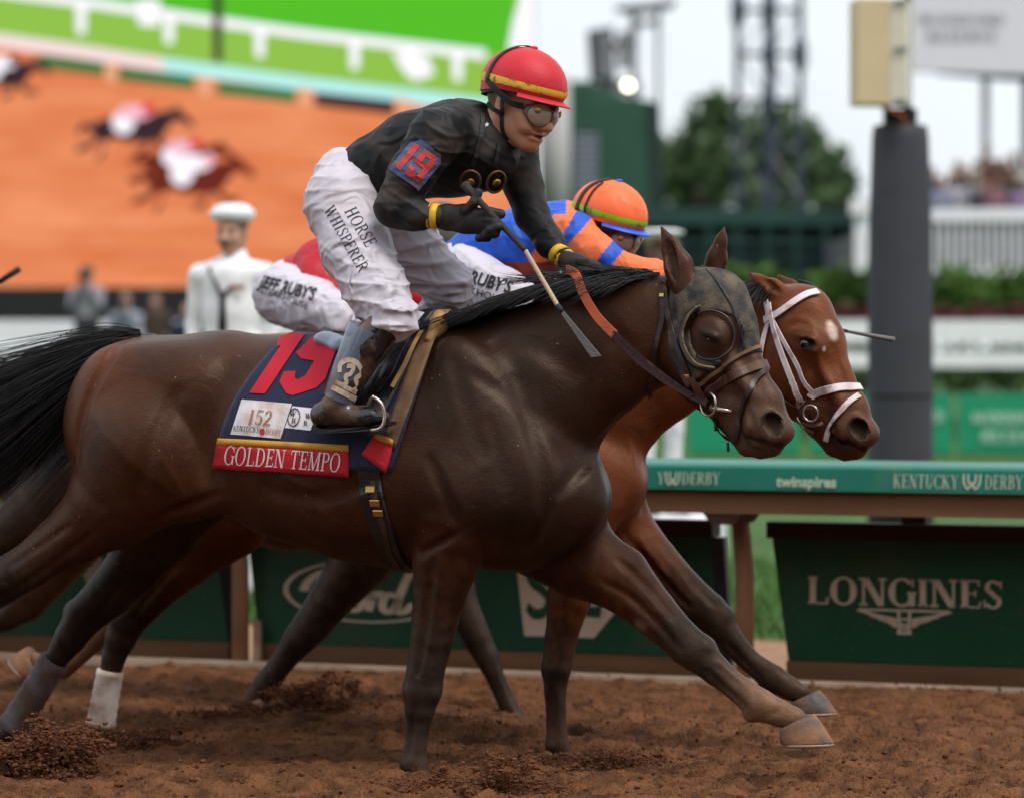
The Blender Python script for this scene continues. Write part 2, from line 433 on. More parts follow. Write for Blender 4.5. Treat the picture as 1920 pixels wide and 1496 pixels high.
# ------------------------------------------------------------------ lettering: a small serif stroke font, and block text
def _ln(x0, y0, x1, y1, w): return [[(x0 - w / 2, y0), (x0 + w / 2, y0), (x1 + w / 2, y1), (x1 - w / 2, y1)]]
def _hb(x0, x1, y, h): return [[(x0, y - h / 2), (x1, y - h / 2), (x1, y + h / 2), (x0, y + h / 2)]]
def _arc(cx, cy, rx, ry, a0, a1, wt, wn, n=14):
    out = []; A = np.radians(np.linspace(a0, a1, n + 1))
    def rim(a, s):
        w = wn + (wt - wn) * abs(math.cos(a)) ** 1.5
        return (cx + (rx - (0 if s else w)) * math.cos(a), cy + (ry - (0 if s else wn + (w - wn) * .15)) * math.sin(a))
    for a, b in zip(A[:-1], A[1:]): out.append([rim(a, 1), rim(b, 1), rim(b, 0), rim(a, 0)])
    return out
def serif_glyph(ch, W=.16, T=.055, S=.05):
    v = lambda x, y0=0, y1=1: _ln(x, y0, x, y1, W)
    th = lambda x, y0=0, y1=1: _ln(x, y0, x, y1, T)
    sf = lambda x, y, h=.15: _hb(x - h, x + h, y + (S / 2 if y < .5 else -S / 2), S)
    d = lambda x0, y0, x1, y1, w=W: _ln(x0, y0, x1, y1, w)
    G = {
        'I': (.40, lambda: v(.2) + sf(.2, 0) + sf(.2, 1)),
        'L': (.72, lambda: v(.2) + sf(.2, 0) + sf(.2, 1) + _hb(.2, .68, .03, .06) + d(.64, .0, .67, .27, .06)),
        'E': (.74, lambda: v(.2) + sf(.2, 0) + sf(.2, 1) + _hb(.2, .66, .03, .06) + _hb(.2, .64, .97, .06) + _hb(.2, .52, .52, .055) + d(.64, 0, .68, .25, .05) + d(.62, 1, .63, .78, .05) + _ln(.52, .40, .52, .64, .05)),
        'F': (.68, lambda: v(.2) + sf(.2, 0) + sf(.2, 1) + _hb(.2, .64, .97, .06) + _hb(.2, .50, .52, .055) + d(.62, 1, .63, .76, .05) + _ln(.50, .40, .50, .64, .05)),
        'T': (.78, lambda: v(.39) + sf(.39, 0) + _hb(.06, .72, .97, .06) + d(.07, 1, .06, .76, .05) + d(.71, 1, .72, .76, .05)),
        'H': (.90, lambda: v(.2) + v(.70) + sf(.2, 0) + sf(.2, 1) + sf(.70, 0) + sf(.70, 1) + _hb(.2, .70, .51, .055)),
        'N': (.92, lambda: th(.16) + th(.76) + sf(.16, 0, .13) + sf(.13, 1, .12) + sf(.76, 1, .13) + d(.20, 1, .72, 0, W * 1.15)),
        'M': (1.06, lambda: th(.16) + v(.88) + sf(.16, 0, .13) + sf(.13, 1, .12) + sf(.88, 0) + sf(.92, 1, .12) + d(.19, 1, .50, .02, W) + d(.50, .02, .84, 1, T * 1.2)),
        'P': (.74, lambda: v(.2) + sf(.2, 0) + sf(.2, 1) + _arc(.36, .74, .34, .26, -90, 90, W, T) + _hb(.2, .38, .97, .055) + _hb(.2, .38, .51, .055)),
        'R': (.84, lambda: v(.2) + sf(.2, 0) + sf(.2, 1) + _arc(.36, .75, .33, .25, -90, 90, W, T) + _hb(.2, .38, .97, .055) + _hb(.2, .40, .52, .055) + d(.44, .52, .72, 0, W) + sf(.76, 0, .09)),
        'B': (.78, lambda: v(.2) + sf(.2, 0) + sf(.2, 1) + _arc(.38, .76, .30, .24, -90, 90, W, T) + _arc(.38, .27, .35, .27, -90, 90, W, T) + _hb(.2, .40, .97, .055) + _hb(.2, .40, .53, .055) + _hb(.2, .40, .03, .055)),
        'D': (.88, lambda: v(.2) + sf(.2, 0) + sf(.2, 1) + _arc(.36, .5, .46, .5, -90, 90, W * 1.1, T) + _hb(.2, .38, .97, .055) + _hb(.2, .38, .03, .055)),
        'O': (.94, lambda: _arc(.46, .5, .43, .52, 0, 360, W * 1.1, T, 28)),
        'C': (.84, lambda: _arc(.46, .5, .43, .52, 40, 320, W * 1.1, T, 22) + _ln(.80, .68, .80, .98, .05) + _ln(.80, .04, .80, .22, .04)),
        'G': (.92, lambda: _arc(.46, .5, .43, .52, 42, 318, W * 1.1, T, 22) + _ln(.80, .68, .80, .98, .05) + v(.77, .02, .42) + sf(.77, .43, .14)),
        'S': (.66, lambda: _arc(.33, .745, .255, .265, 30, 255, W * .8, T, 14) + _arc(.33, .255, .275, .265, -155, 85, W * .8, T, 14) + d(.20, .66, .48, .33, W * 1.05) + _ln(.57, .72, .57, .98, .05) + _ln(.07, .02, .07, .30, .05)),
        'W': (1.16, lambda: d(.12, 1, .36, 0, W) + d(.36, 0, .58, .98, T) + d(.52, 1, .76, 0, W) + d(.76, 0, 1.02, 1, T) + sf(.12, 1) + sf(.54, 1, .11) + sf(1.02, 1, .12)),
        'K': (.90, lambda: v(.2) + sf(.2, 0) + sf(.2, 1) + d(.28, .44, .68, 1, T) + d(.40, .58, .74, 0, W) + sf(.70, 1, .13) + sf(.76, 0, .12)),
        'U': (.88, lambda: v(.2, .3) + th(.70, .3) + sf(.2, 1) + sf(.70, 1, .13) + _arc(.42, .30, .30, .32, 180, 360, W, T)),
        'Y': (.86, lambda: v(.43, 0, .46) + sf(.43, 0) + d(.43, .42, .13, 1, W) + d(.43, .42, .72, 1, T) + sf(.14, 1) + sf(.72, 1, .12)),
        'V': (.84, lambda: d(.14, 1, .42, 0, W) + d(.42, 0, .72, 1, T) + sf(.14, 1) + sf(.72, 1, .12)),
        '1': (.46, lambda: v(.24) + sf(.24, 0) + d(.16, .86, .22, 1, .10)),
        '5': (.62, lambda: _hb(.12, .55, .96, .09) + d(.13, .50, .16, 1, .06) + _arc(.30, .32, .29, .33, -150, 110, W, T)),
        '2': (.64, lambda: _arc(.30, .72, .26, .29, -20, 170, W, T) + d(.10, .05, .50, .62, W * .9) + _hb(.06, .58, .05, .10)),
        "'": (.22, lambda: _ln(.10, .75, .12, 1, .08)), ' ': (.40, lambda: []),
    }
    w, f = G[ch]
    return w, f()
def serif_text(txt, gap=.05, **kw):
    """-> polygons in em units (cap height 1) and the total width"""
    x, out = 0.0, []
    for ch in txt:
        w, ps = serif_glyph(ch, **kw)
        out += [[(px + x, py) for px, py in p] for p in ps]
        x += w + gap
    return out, x - gap
def block_text(txt, bold=0.0, shear=0.0):
    """plain sans letters from the built-in font -> polygons, width (cap height 1)"""
    cu = bpy.data.curves.new("t", 'FONT'); cu.body = txt; cu.size = 1.0; cu.offset = bold; cu.shear = shear; cu.resolution_u = 3
    o = bpy.data.objects.new("t", cu); COL.objects.link(o)
    me = o.evaluated_get(bpy.context.evaluated_depsgraph_get()).to_mesh()
    V = [(v.co.x, v.co.y) for v in me.vertices]
    P = [[V[i] for i in p.vertices] for p in me.polygons]
    bpy.data.objects.remove(o); bpy.data.curves.remove(cu)
    xs = [p[0] for q in P for p in q]; x0, x1 = min(xs), max(xs)
    hgt = 0.72
    return [[((x - x0) / hgt, y / hgt) for x, y in q] for q in P], (x1 - x0) / hgt
def stroke(pts, w, closed=False):
    """ribbon polygons along a 2-D path"""
    p = np.array(pts, float); out = []
    if closed: p = np.vstack([p, p[:1]])
    t = np.gradient(p, axis=0); t /= np.linalg.norm(t, axis=1, keepdims=True) + 1e-9
    ww = np.asarray(w) if np.ndim(w) else np.full(len(p), w)
    n = np.stack([-t[:, 1], t[:, 0]], 1) * ww[:, None] / 2
    for i in range(len(p) - 1): out.append([p[i] - n[i], p[i + 1] - n[i + 1], p[i + 1] + n[i + 1], p[i] + n[i]])
    return out
def smoothpath(pts, n=8):
    p = np.array(pts, float); out = []
    for i in range(len(p) - 1):
        a, b, c, d = p[max(i - 1, 0)], p[i], p[i + 1], p[min(i + 2, len(p) - 1)]
        for q in range(n):
            t = q / n
            out.append(0.5 * (2 * b + (c - a) * t + (2 * a - 5 * b + 4 * c - d) * t * t + (3 * b - a - 3 * c + d) * t ** 3))
    return np.array(out + [p[-1]])
def subdiv(poly, maxlen):
    """split a quad into strips so that it can follow a curved surface"""
    if len(poly) != 4: return [poly]
    a, b, c, d = [np.array(q, float) for q in poly]
    n = max(1, int(math.ceil(max(np.linalg.norm(b - a), np.linalg.norm(c - d)) / maxlen)))
    m_ = max(1, int(math.ceil(max(np.linalg.norm(d - a), np.linalg.norm(c - b)) / maxlen)))
    out = []
    f = lambda u, v: (a * (1 - u) + b * u) * (1 - v) + (d * (1 - u) + c * u) * v
    for i in range(n):
        for j in range(m_): out.append([f(i / n, j / m_), f((i + 1) / n, j / m_), f((i + 1) / n, (j + 1) / m_), f(i / n, (j + 1) / m_)])
    return out
def decal(name, polys, mp, mat, parent, maxlen=None, label=None, flip=False):
    """flat print: polygons through mp(u,v) -> 3-D point; drops any piece that misses the surface"""
    V, Fc = [], []
    for p in polys:
        for q in (subdiv(p, maxlen) if maxlen else [p]):
            pts = [mp(u, v) for u, v in q]
            if any(x is None for x in pts): continue
            n = len(V); V += pts
            Fc.append(tuple(range(n, n + len(q))) if not flip else tuple(range(n + len(q) - 1, n - 1, -1)))
    if not V: return None
    return obj(name, mesh_from(name, V, Fc, False), mat, parent, label=label)

# ------------------------------------------------------------------ inside rail
POSTM = pm("tan_post", lin(168, 128, 96), rough=.7, var=.2, scale=5, bump=.2, bscale=40)
RT = -0.26                                                         # fascia plane, over the track
zR = lambda px, py, t: K.P(px, py, t)[2]
z0, z1, z2 = zR(1575, 873, RT), zR(1575, 921, RT), zR(1575, 966, RT + 0.03)
rail = empty("inside_rail", mat=K.matrix(), label="teal topped inside rail with sponsor lettering and brown timber below", cat="rail")
SL, SR = -14.0, 12.0
MB().prism([(SL, RT, z1), (SL, RT + 0.015, z0 - .012), (SL, RT + 0.03, z0), (SL, 0.10, z0 + .012), (SL, 0.10, z1)], (SR - SL, 0, 0)).build("cap", TEAL, rail)
MB().prism([(SL, RT + 0.03, z2), (SL, RT + 0.03, z1 - .002), (SL, 0.06, z1 - .002), (SL, 0.06, z2)], (SR - SL, 0, 0)).build("timber", WOOD, rail)
for pxp in (-560, 445, 1392, 2360):
    s = K.P(pxp, 1100, 0.03)[0]
    MB().tube([(s, 0.06, -0.05), (s, 0.06, 0.45), (s - .01, 0.02, z2 + 0.02)], 0.039, 14).build("post", POSTM, rail, smooth=True)
    MB().prism([(s - .14, RT + 0.032, z2 + .07), (s + .14, RT + 0.032, z2 + .07), (s + .05, RT + 0.032, z2 - .045), (s - .05, RT + 0.032, z2 - .045)], (0, 0.26, 0)).build("bracket", DKWOOD, rail)
def railmap(px0, px1, ytop, ybot):
    a, b = K.P(px0, (ytop + ybot) / 2, RT), K.P(px1, (ytop + ybot) / 2, RT)
    za, zb = zR((px0 + px1) / 2, ybot, RT), zR((px0 + px1) / 2, ytop, RT)
    return a[0], b[0], za, zb
def on_rail(polys, width, px0, px1, ytop, ybot, mat=CREAM):
    sa, sb, za, zb = railmap(px0, px1, ytop, ybot)
    decal("lettering", polys, lambda u, v: (sa + (sb - sa) * u / width, RT - 0.003 + 0.010 * v, za + (zb - za) * v), mat, rail)
RAILTXT = pm("rail_print", lin(168, 180, 158), rough=0.6, var=0.05, bump=0)
ps, w = serif_text("KENTUCKY"); on_rail(ps, w, 1674, 1797, 889, 915, RAILTXT)
ps, w = serif_text("DERBY"); on_rail(ps, w, 1846, 1918, 890, 917, RAILTXT)
ps, w = serif_text("DERBY"); on_rail(ps, w, 1278, 1350, 885, 908, RAILTXT)
ps, w = serif_text("Y"); on_rail(ps, w, 1232, 1246, 885, 907, RAILTXT)
ps, w = block_text("twinspires", 0.03); on_rail(ps, w, 1455, 1568, 892, 912, RAILTXT)
for x0, x1 in ((1806, 1838), (1248, 1274)):                          # the small twin-spire mark between the words
    ps = stroke(smoothpath([(0, 1), (.05, .35), (.3, 0), (.5, .45), (.7, 0), (.95, .35), (1, 1)]), .13) + stroke(smoothpath([(.28, 1), (.3, .5), (.5, .15), (.7, .5), (.72, 1)]), .12)
    on_rail(ps, 1.0, x0, x1, 888 if x0 > 1500 else 884, 916 if x0 > 1500 else 908, RAILTXT)

# ------------------------------------------------------------------ sponsor boards below the rail
PT = 0.12
def board(name, label, xl_top, xl_bot, xr_top, xr_bot):
    zt, zc, zg, zb = zR(1600, 980, PT), zR(1600, 1012, PT), zR(860, 1217, PT), zR(860, 1258, PT)
    root = empty(name, mat=K.matrix(), label=label, cat="sign", group="sponsor boards under the inside rail")
    S = lambda px: K.P(px, 1100, PT)[0]
    a, b, c, d = S(xl_top), S(xl_bot), S(xr_top), S(xr_bot)
    MB().prism([(a, PT, zc), (b, PT, zg), (d, PT, zg), (c, PT, zc)], (0, 0.06, 0)).build("face", GREENB, root)
    MB().prism([(a - .02, PT - .02, zt), (a - .02, PT - .02, zc + .002), (c + .02, PT - .02, zc + .002), (c + .02, PT - .02, zt)], (0, 0.11, 0)).build("cap", DKWOOD, root)
    MB().prism([(b - .005, PT - .012, zg - .002), (b - .005, PT - .012, zb - .05), (d + .005, PT - .012, zb - .05), (d + .005, PT - .012, zg - .002)], (0, 0.07, 0)).build("base_plank", WOOD, root)
    MB().prism([(c + .002, PT + .004, zc), (d + .002, PT + .004, zg - .11), (d + .052, PT + .03, zg - .11), (c + .052, PT + .03, zc)], (0, 0.04, 0)).build("edge_post", BLACKP, root)
    for k in range(2):
        ss = a + (c - a) * (.28 + .46 * k)
        MB().box((ss, PT + 0.05, zt + 0.03), (0.10, 0.05, 0.07)).build("hanger", DKWOOD, root)
    return root
def on_board(root, name, polys, width, px0, px1, ybot, ytop, mat=CREAM, off=0.003, slope=0.0, label=None):
    a, b = K.P(px0, 1100, PT)[0], K.P(px1, 1100, PT)[0]
    pm_ = (px0 + px1) / 2
    za, zb = zR(pm_, ybot, PT), zR(pm_, ytop, PT)
    decal(name, polys, lambda u, v: (a + (b - a) * u / width, PT - off, za + (zb - za) * v), mat, root, label=label)
bd = board("sponsor_board", "green board reading LONGINES beside the reaching forelegs", 1448, 1478, 2420, 2395)
ps, w = serif_text("LONGINES", gap=.0, W=.20, T=.085, S=.085)
on_board(bd, "lettering", ps, w, 1513, 1882, 1136, 1084)
wing = stroke([(0, 1), (1, 1)], .10)
for s_ in (0, 1):
    fx = (lambda x: x) if s_ == 0 else (lambda x: 1 - x)
    wing += stroke([(fx(.0), .98), (fx(.18), .78), (fx(.34), .66), (fx(.44), .52)], .09) + stroke([(fx(.14), .76), (fx(.30), .56), (fx(.42), .40)], .08) + stroke([(fx(.24), .60), (fx(.36), .44), (fx(.43), .26)], .07)
    wing += stroke([(fx(.44), .95), (fx(.44), .60), (fx(.46), .30), (fx(.44), .05)], .035)
wing += stroke([(.42, .02), (.58, .02)], .12) + stroke([(.44, .36), (.56, .36)], .12) + stroke([(.44, .62), (.56, .62)], .10) + stroke([(.47, .2), (.53, .2)], .10)
on_board(bd, "emblem", wing, 1.0, 1610, 1782, 1187, 1144)
bd2 = board("sponsor_board", "green board with an oval script logo and a white shield behind the horses' legs", 462, 487, 1330, 1347)
th = np.linspace(0, 2 * np.pi, 49)[:-1]
on_board(bd2, "oval", stroke(np.stack([.5 + .49 * np.cos(th), .5 + .48 * np.sin(th)], 1), .030, True), 1.0, 533, 852, 1168, 1048)
scr = lambda pts, w=.085: stroke(smoothpath(pts), w)
ford = scr([(.02, .52), (.06, .70), (.16, .86), (.30, .92), (.42, .88)]) + scr([(.28, .92), (.24, .60), (.20, .30), (.14, .14), (.06, .14), (.03, .24)], .10) + scr([(.12, .54), (.26, .56), (.36, .60)], .07)
fordF, ford = ford, []
ford += scr([(.50, .50), (.43, .44), (.41, .28), (.46, .18), (.53, .24), (.55, .42), (.49, .52), (.46, .48)], .075) + scr([(.54, .44), (.60, .44), (.62, .52), (.63, .40), (.60, .18)], .075)
ford += scr([(.62, .36), (.66, .50), (.71, .52), (.73, .44)], .075) + scr([(.84, .46), (.78, .50), (.73, .38), (.73, .22), (.78, .16), (.84, .26), (.87, .46)], .075) + scr([(.97, .92), (.92, .70), (.86, .36), (.86, .18), (.92, .18), (1.0, .34)], .08)
on_board(bd2, "lettering", ford, 1.0, 566, 776, 1162, 1062); on_board(bd2, "lettering", fordF, 1.0, 566, 776, 1162, 1062)
on_board(bd2, "shield", [[(0, 1), (.10, 0), (.70, 0), (1, .42), (1, 1)]], 1.0, 962, 1180, 1194, 1000)
on_board(bd2, "lettering", scr([(.78, .86), (.62, 1.0), (.30, .98), (.12, .80), (.26, .60), (.60, .46), (.80, .28), (.66, .04), (.32, .0), (.08, .14)], .20), 1.0, 985, 1040, 1150, 1052, GREENB, 0.006)
on_board(bd2, "lettering", stroke([(.1, 1), (.1, .06), (.9, .06), (.9, .3)], .22), 1.0, 1080, 1130, 1152, 1052, GREENB, 0.006)
bd3 = board("sponsor_board", "green board with a pale plume mark at the left edge of the picture", -560, -540, 400, 427)
plume = []
for i in range(7): plume += stroke(smoothpath([(.5 - .06 * i, .05 + .13 * i), (.62, .12 + .13 * i), (.95, .02 + .14 * i)], 5), .07)
on_board(bd3, "emblem", plume, 1.0, 140, 196, 1110, 1040)
mk = empty("marker_stake", mat=K.matrix(), label="small white stake at the kerb between two green boards", cat="stake")
MB().box((K.P(478, 1200, .05)[0], 0.075, 0.075), (0.032, 0.025, 0.25), bev=0.003).build("post", KERBM, mk)

# ------------------------------------------------------------------ padded column with a box
col_d = 26.0
cb = B(1688, 870, col_d)
colr = empty("padded_column", (cb[0], cb[1], 0), label="thick dark grey padded column carrying a beige box", cat="column")
PAD = pm("dark_padding", lin(58, 58, 64), rough=0.7, var=0.15, scale=3, bump=0.25, bscale=14, fold=(5, 0.25))
ztop = B(0, 232, col_d)[2]
MB().lathe([(0.232, 0), (0.232, .6), (0.228, 1.5), (0.222, 2.2), (0.200, ztop - .10), (0.19, ztop - .02), (0.10, ztop)], n=32).build("padding", PAD, colr, smooth=True)
MB().lathe([(0.235, 1.05), (0.238, 1.065), (0.235, 1.08)], n=32).build("strap", BLACKP, colr, smooth=True)
MB().box((0.045, -0.10, (ztop + 3.95) / 2), (0.05, 0.05, 3.95 - ztop + .2)).build("pole", BLACKP, colr)
MB().box((0.0, 0.02, ztop + .04), (0.22, 0.2, 0.12)).build("bracket", BLACKP, colr)
bc = B(1652, 100, col_d - .2)
BEIGE = pm("beige_metal", lin(205, 184, 146), rough=0.5, var=0.05, scale=4, bump=0.04)
BEIGE_LIT = pm("beige_metal_lit", lin(216, 208, 190), rough=0.5, var=0.05, bump=0.04)  # same beige painted paler for the side turned to the light
bx = empty("equipment_box", bc, label="tall beige metal equipment box on top of the padded column", cat="box")
MB().box((-.055, 0, 0), (0.275, 0.28, 0.735), rz=.12, bev=.008).build("body", BEIGE, bx)
MB().box((.135, -.02, 0.0), (0.115, 0.26, 0.735), rz=-.25, bev=.006).build("side_door", BEIGE_LIT, bx)
for z_ in (-.34, .02, .345): MB().box((.12, -.165, z_), (0.10, 0.02, 0.014), rz=-.25).build("hinge", STEEL, bx)
cord = MB().tube([bc + (0.0, 0, -.37), bc + (.06, -.1, -.40), bc + (.14, -.12, -.45), bc + (.15, -.05, -.50)], 0.012, 8)
cord.build("orange_cable", pm("orange_cable", lin(190, 90, 40), bump=0), label="orange cable hanging under the beige box", cat="cable", smooth=True)

# ------------------------------------------------------------------ infield boards, hedge, white rail
def far_box(name, px0, px1, y0, y1, d, depth, mat, parent=None, **kw):
    a, b = B(px0, y1, d), B(px1, y0, d)
    c = ((a[0] + b[0]) / 2, a[1] + depth / 2, (a[2] + b[2]) / 2)
    return MB().box(c, (abs(b[0] - a[0]), depth, abs(b[2] - a[2]))).build(name, mat, parent, **kw)
BRIGHTG = pm("bright_green_board", lin(24, 140, 100), rough=0.5, var=0.05, bump=0.03)
FADED = pm("white_print", lin(190, 222, 206), rough=0.6, var=0.05, bump=0)
for i, (xa, xb) in enumerate(((1290, 1500), (1520, 1785), (1797, 2060))):
    lb = ("green turf board showing below the hooded horse's chin", "green turf board half hidden behind the padded column", "green turf board reading WOODFORD RESERVE at the right edge")[i]
    root = empty("turf_board", B((xa + xb) / 2, 850, 48), label=lb, cat="sign", group="green boards along the turf course")
    o = far_box("panel", xa, xb, 738, 850, 48, .08, BRIGHTG); o.parent = root; o.matrix_parent_inverse = Matrix.Translation(-root.location)
    o = far_box("base", xa, xb, 850, 856, 47.98, .1, BLACKP); o.parent = root; o.matrix_parent_inverse = Matrix.Translation(-root.location)
    def on_far(txt, x0, x1, yb, yt, mat, par, d=47.96):
        ps, w = serif_text(txt, W=.22, T=.12, S=.1)
        a, b = B(x0, yb, d), B(x1, yt, d)
        o = decal("lettering", ps, lambda u, v: (a[0] + (b[0] - a[0]) * u / w, a[1], a[2] + (b[2] - a[2]) * v), mat, par)
        o.matrix_parent_inverse = Matrix.Translation(-par.location)
    if i == 2: on_far("WOODFORD", 1822, 2000, 793, 772, FADED, root); on_far("RESERVE", 1840, 1985, 828, 806, FADED, root)
    if i == 1: on_far("D", 1752, 1768, 790, 768, FADED, root)
wr = empty("white_rail", B(960, 700, 54), label="white board rail crossing the infield behind the horses", cat="rail")
for y0_, y1_ in ((601, 643), (661, 689)):
    o = far_box("board", -700, 2700, y0_, y1_, 54, .05, WHITE); o.parent = wr; o.matrix_parent_inverse = Matrix.Translation(-wr.location)
for px_ in range(-600, 2700, 330):
    a = B(px_, 700, 54.1); o = MB().box((a[0], a[1] + .06, 0.8), (0.14, .1, 1.6)).build("post", WHITE, wr); o.matrix_parent_inverse = Matrix.Translation(-wr.location)

# foliage: many small leaf faces spread through a volume of lobes
def leaf_cloud(name, lobes, n, size, mat, parent=None, seed=1, shell=0.55, **kw):
    rs = np.random.default_rng(seed)
    L = np.array([l[:3] for l in lobes]); R = np.array([l[3:6] for l in lobes], float)
    w = (R.prod(1)) ** .7; pick = rs.choice(len(L), n, p=w / w.sum())
    d = rs.normal(size=(n, 3)); d /= np.linalg.norm(d, axis=1, keepdims=True)
    rad = (shell + (1 - shell) * rs.random(n))[:, None] * (1 + 0.18 * rs.normal(size=(n, 1)))
    c = L[pick] + d * R[pick] * rad
    a = rs.normal(size=(n, 3)); a /= np.linalg.norm(a, axis=1, keepdims=True)
    b = np.cross(a, rs.normal(size=(n, 3))); b /= np.linalg.norm(b, axis=1, keepdims=True)
    s = size * rs.uniform(.6, 1.4, (n, 1))
    V = np.stack([c - a * s, c + b * s * .55, c + a * s, c - b * s * .55], 1).reshape(-1, 3)
    return obj(name, mesh_from(name, V, np.arange(4 * n).reshape(n, 4), False), mat, parent, **kw)
def leafmat(name, c, var=.5):
    m_ = pm(name, c, rough=.6, var=var, scale=1.3, bump=0, spec=.25)
    return m_
LEAF_A, LEAF_B, LEAF_C = leafmat("leaf_dark", (.040, .085, .022)), leafmat("leaf_mid", (.060, .120, .032)), leafmat("leaf_bright", (.065, .135, .022))
FLOW = leafmat("flower_red", (.12, .035, .035))
def far_hedge(name, label, px0, px1, y0, y1, d, mat, n, size, seed, group=None):
    a, b = B(px0, y1, d), B(px1, y0, d)
    W_, H_ = b[0] - a[0], b[2] - a[2]; k = max(2, int(W_ / (H_ * .9)))
    rs = np.random.default_rng(seed)
    lobes = [(a[0] + W_ * (i + .5) / k, a[1] + H_ * .4, a[2] + H_ * rs.uniform(.40, .5), W_ / k * .75, H_ * .45, H_ * rs.uniform(.42, .6)) for i in range(k)]
    root = empty(name, (a[0] + W_ / 2, a[1] + H_ * .4, 0), label=label, cat="hedge", group=group)
    o = leaf_cloud("foliage", lobes, n, size, mat, root, seed); o.matrix_parent_inverse = Matrix.Translation(-root.location)
    for l in lobes:
        o = MB().tube([(l[0], l[1], 0), (l[0], l[1], l[2])], .04, 6).build("stem", DKWOOD, root); o.matrix_parent_inverse = Matrix.Translation(-root.location)
far_hedge("clipped_hedge", "low clipped green hedge under the white infield rail", -300, 2250, 636, 742, 56, LEAF_A, 12000, .07, 31)
far_hedge("shrub", "bright green shrub behind the white bridled horse's ears", 1335, 1470, 495, 585, 60, LEAF_C, 1800, .10, 32, "shrubs behind the white rail")
far_hedge("shrub", "round green shrub just left of the padded column", 1530, 1660, 500, 595, 60, LEAF_C, 1800, .10, 33, "shrubs behind the white rail")
far_hedge("shrub", "wide green shrub right of the padded column below the white fence", 1745, 2100, 500, 600, 60, LEAF_C, 3600, .10, 34, "shrubs behind the white rail")
far_hedge("flower_bed", "dull red flower bed in front of the green shrubs", 1540, 2100, 576, 606, 58.5, FLOW, 2600, .08, 35)
far_hedge("flower_bed", "darker red flower patch low beside the hooded horse's far ear", 1380, 1500, 580, 606, 58.5, FLOW, 700, .08, 36)
# ------------------------------------------------------------------ far background: big screen, buildings, towers, trees
def under(root, o):
    o.parent = root; o.matrix_parent_inverse = Matrix.Translation(-root.location); return o
def poly_at(name, pts, d, mat, root, thick=0.0):
    P = [B(x, y, d) for x, y in pts]
    if thick: o = MB().prism(P, (0, thick, 0)).build(name, mat)
    else: o = obj(name, mesh_from(name, P, [tuple(range(len(P)))], False), mat)
    return under(root, o)
SD = 80.0
scr_root = empty("video_screen", B(300, 540, SD), label="giant video screen showing the race on orange dirt with green turf above", cat="screen")
far_ = poly_at("housing", [(-900, -900), (1004, -900), (1004, 541), (-900, 541)], SD + .02, BLACKP, scr_root, 1.2)
E = lambda n, r, g, b, k=1.0: emitter("screen_" + n, lin(r, g, b), k)
S_OR, S_OR2 = E("orange", 236, 138, 88), E("orange_deep", 222, 122, 74)
_nt = S_OR.node_tree; _n = _nt.nodes.new("ShaderNodeTexNoise"); _tc = _nt.nodes.new("ShaderNodeTexCoord"); _mp = _nt.nodes.new("ShaderNodeMapping"); _cr = _nt.nodes.new("ShaderNodeValToRGB")
_mp.inputs["Scale"].default_value = (.35, 1, 1.6); _n.inputs["Scale"].default_value = 1.0; _n.inputs["Detail"].default_value = 6
_cr.color_ramp.elements[0].position = .3; _cr.color_ramp.elements[0].color = (*lin(218, 116, 70), 1); _cr.color_ramp.elements[1].position = .7; _cr.color_ramp.elements[1].color = (*lin(246, 156, 108), 1)
_nt.links.new(_tc.outputs["Object"], _mp.inputs["Vector"]); _nt.links.new(_mp.outputs["Vector"], _n.inputs["Vector"]); _nt.links.new(_n.outputs["Fac"], _cr.inputs["Fac"]); _nt.links.new(_cr.outputs["Color"], [x for x in _nt.nodes if x.type == 'EMISSION'][0].inputs[0])
S_GR, S_YG, S_WH, S_TL = E("green", 88, 192, 44, 1.0), E("lime", 146, 196, 78, 1.0), E("white", 250, 246, 255, 1.1), E("teal", 184, 240, 236, 1.05)
S_DK, S_DG, S_PK, S_BR, S_RD, S_PO = E("dark", 62, 44, 50), E("board", 40, 120, 70), E("pink", 250, 190, 206), E("brown", 112, 46, 34), E("red", 226, 60, 74), E("post", 240, 170, 130)
_lay = [SD]
def pic(name, pts, mat):
    _lay[0] -= .006
    return poly_at(name, pts, _lay[0], mat, scr_root)
def band(pts, w0, w1=None):
    """thick line in photo pixels"""
    w1 = w0 if w1 is None else w1
    n = len(pts); up, dn = [], []
    for i, (x, y) in enumerate(pts):
        w = w0 + (w1 - w0) * i / max(1, n - 1); up.append((x, y - w / 2)); dn.append((x, y + w / 2))
    return up + dn[::-1]
pic("picture_track", [(-900, -900), (1002, -900), (1002, 539), (-900, 539)], S_OR)
rs_ = np.random.default_rng(5)
for i in range(26):                                                   # harrow streaks of the shown track
    x, y, L = rs_.uniform(-100, 700), rs_.uniform(210, 520), rs_.uniform(120, 300)
    pic("picture_streak", band([(x, y), (x + L / 2, y + L * .02), (x + L, y + L * .05)], rs_.uniform(2, 6)), S_OR2)
pic("picture_verge", [(-900, -900), (990, -900), (985, 100), (940, 210), (860, 196), (400, 128), (0, 68), (-900, -60)], S_YG)
pic("picture_turf", [(-900, -900), (984, -900), (962, 110), (911, 100), (572, 60), (400, 36), (182, 6), (-900, -140)], S_GR)
pic("picture_glare", [(986, -900), (1002, -900), (1002, 96), (952, 96), (962, 40), (975, 0)], S_WH)
for x, y in ((152, 8), (317, 26), (487, 52), (665, 74), (770, 90), (858, 96)):
    pic("picture_post", [(x - 10, y), (x + 10, y), (x + 8, y + 56), (x - 8, y + 56)], S_WH)
pic("picture_rail", band([(-900, -130), (182, 8), (400, 40), (572, 64), (911, 103)], 18), S_WH)
pic("picture_rail", band([(-900, -50), (0, 76), (150, 97), (307, 122)], 26), E("pale", 250, 226, 226))
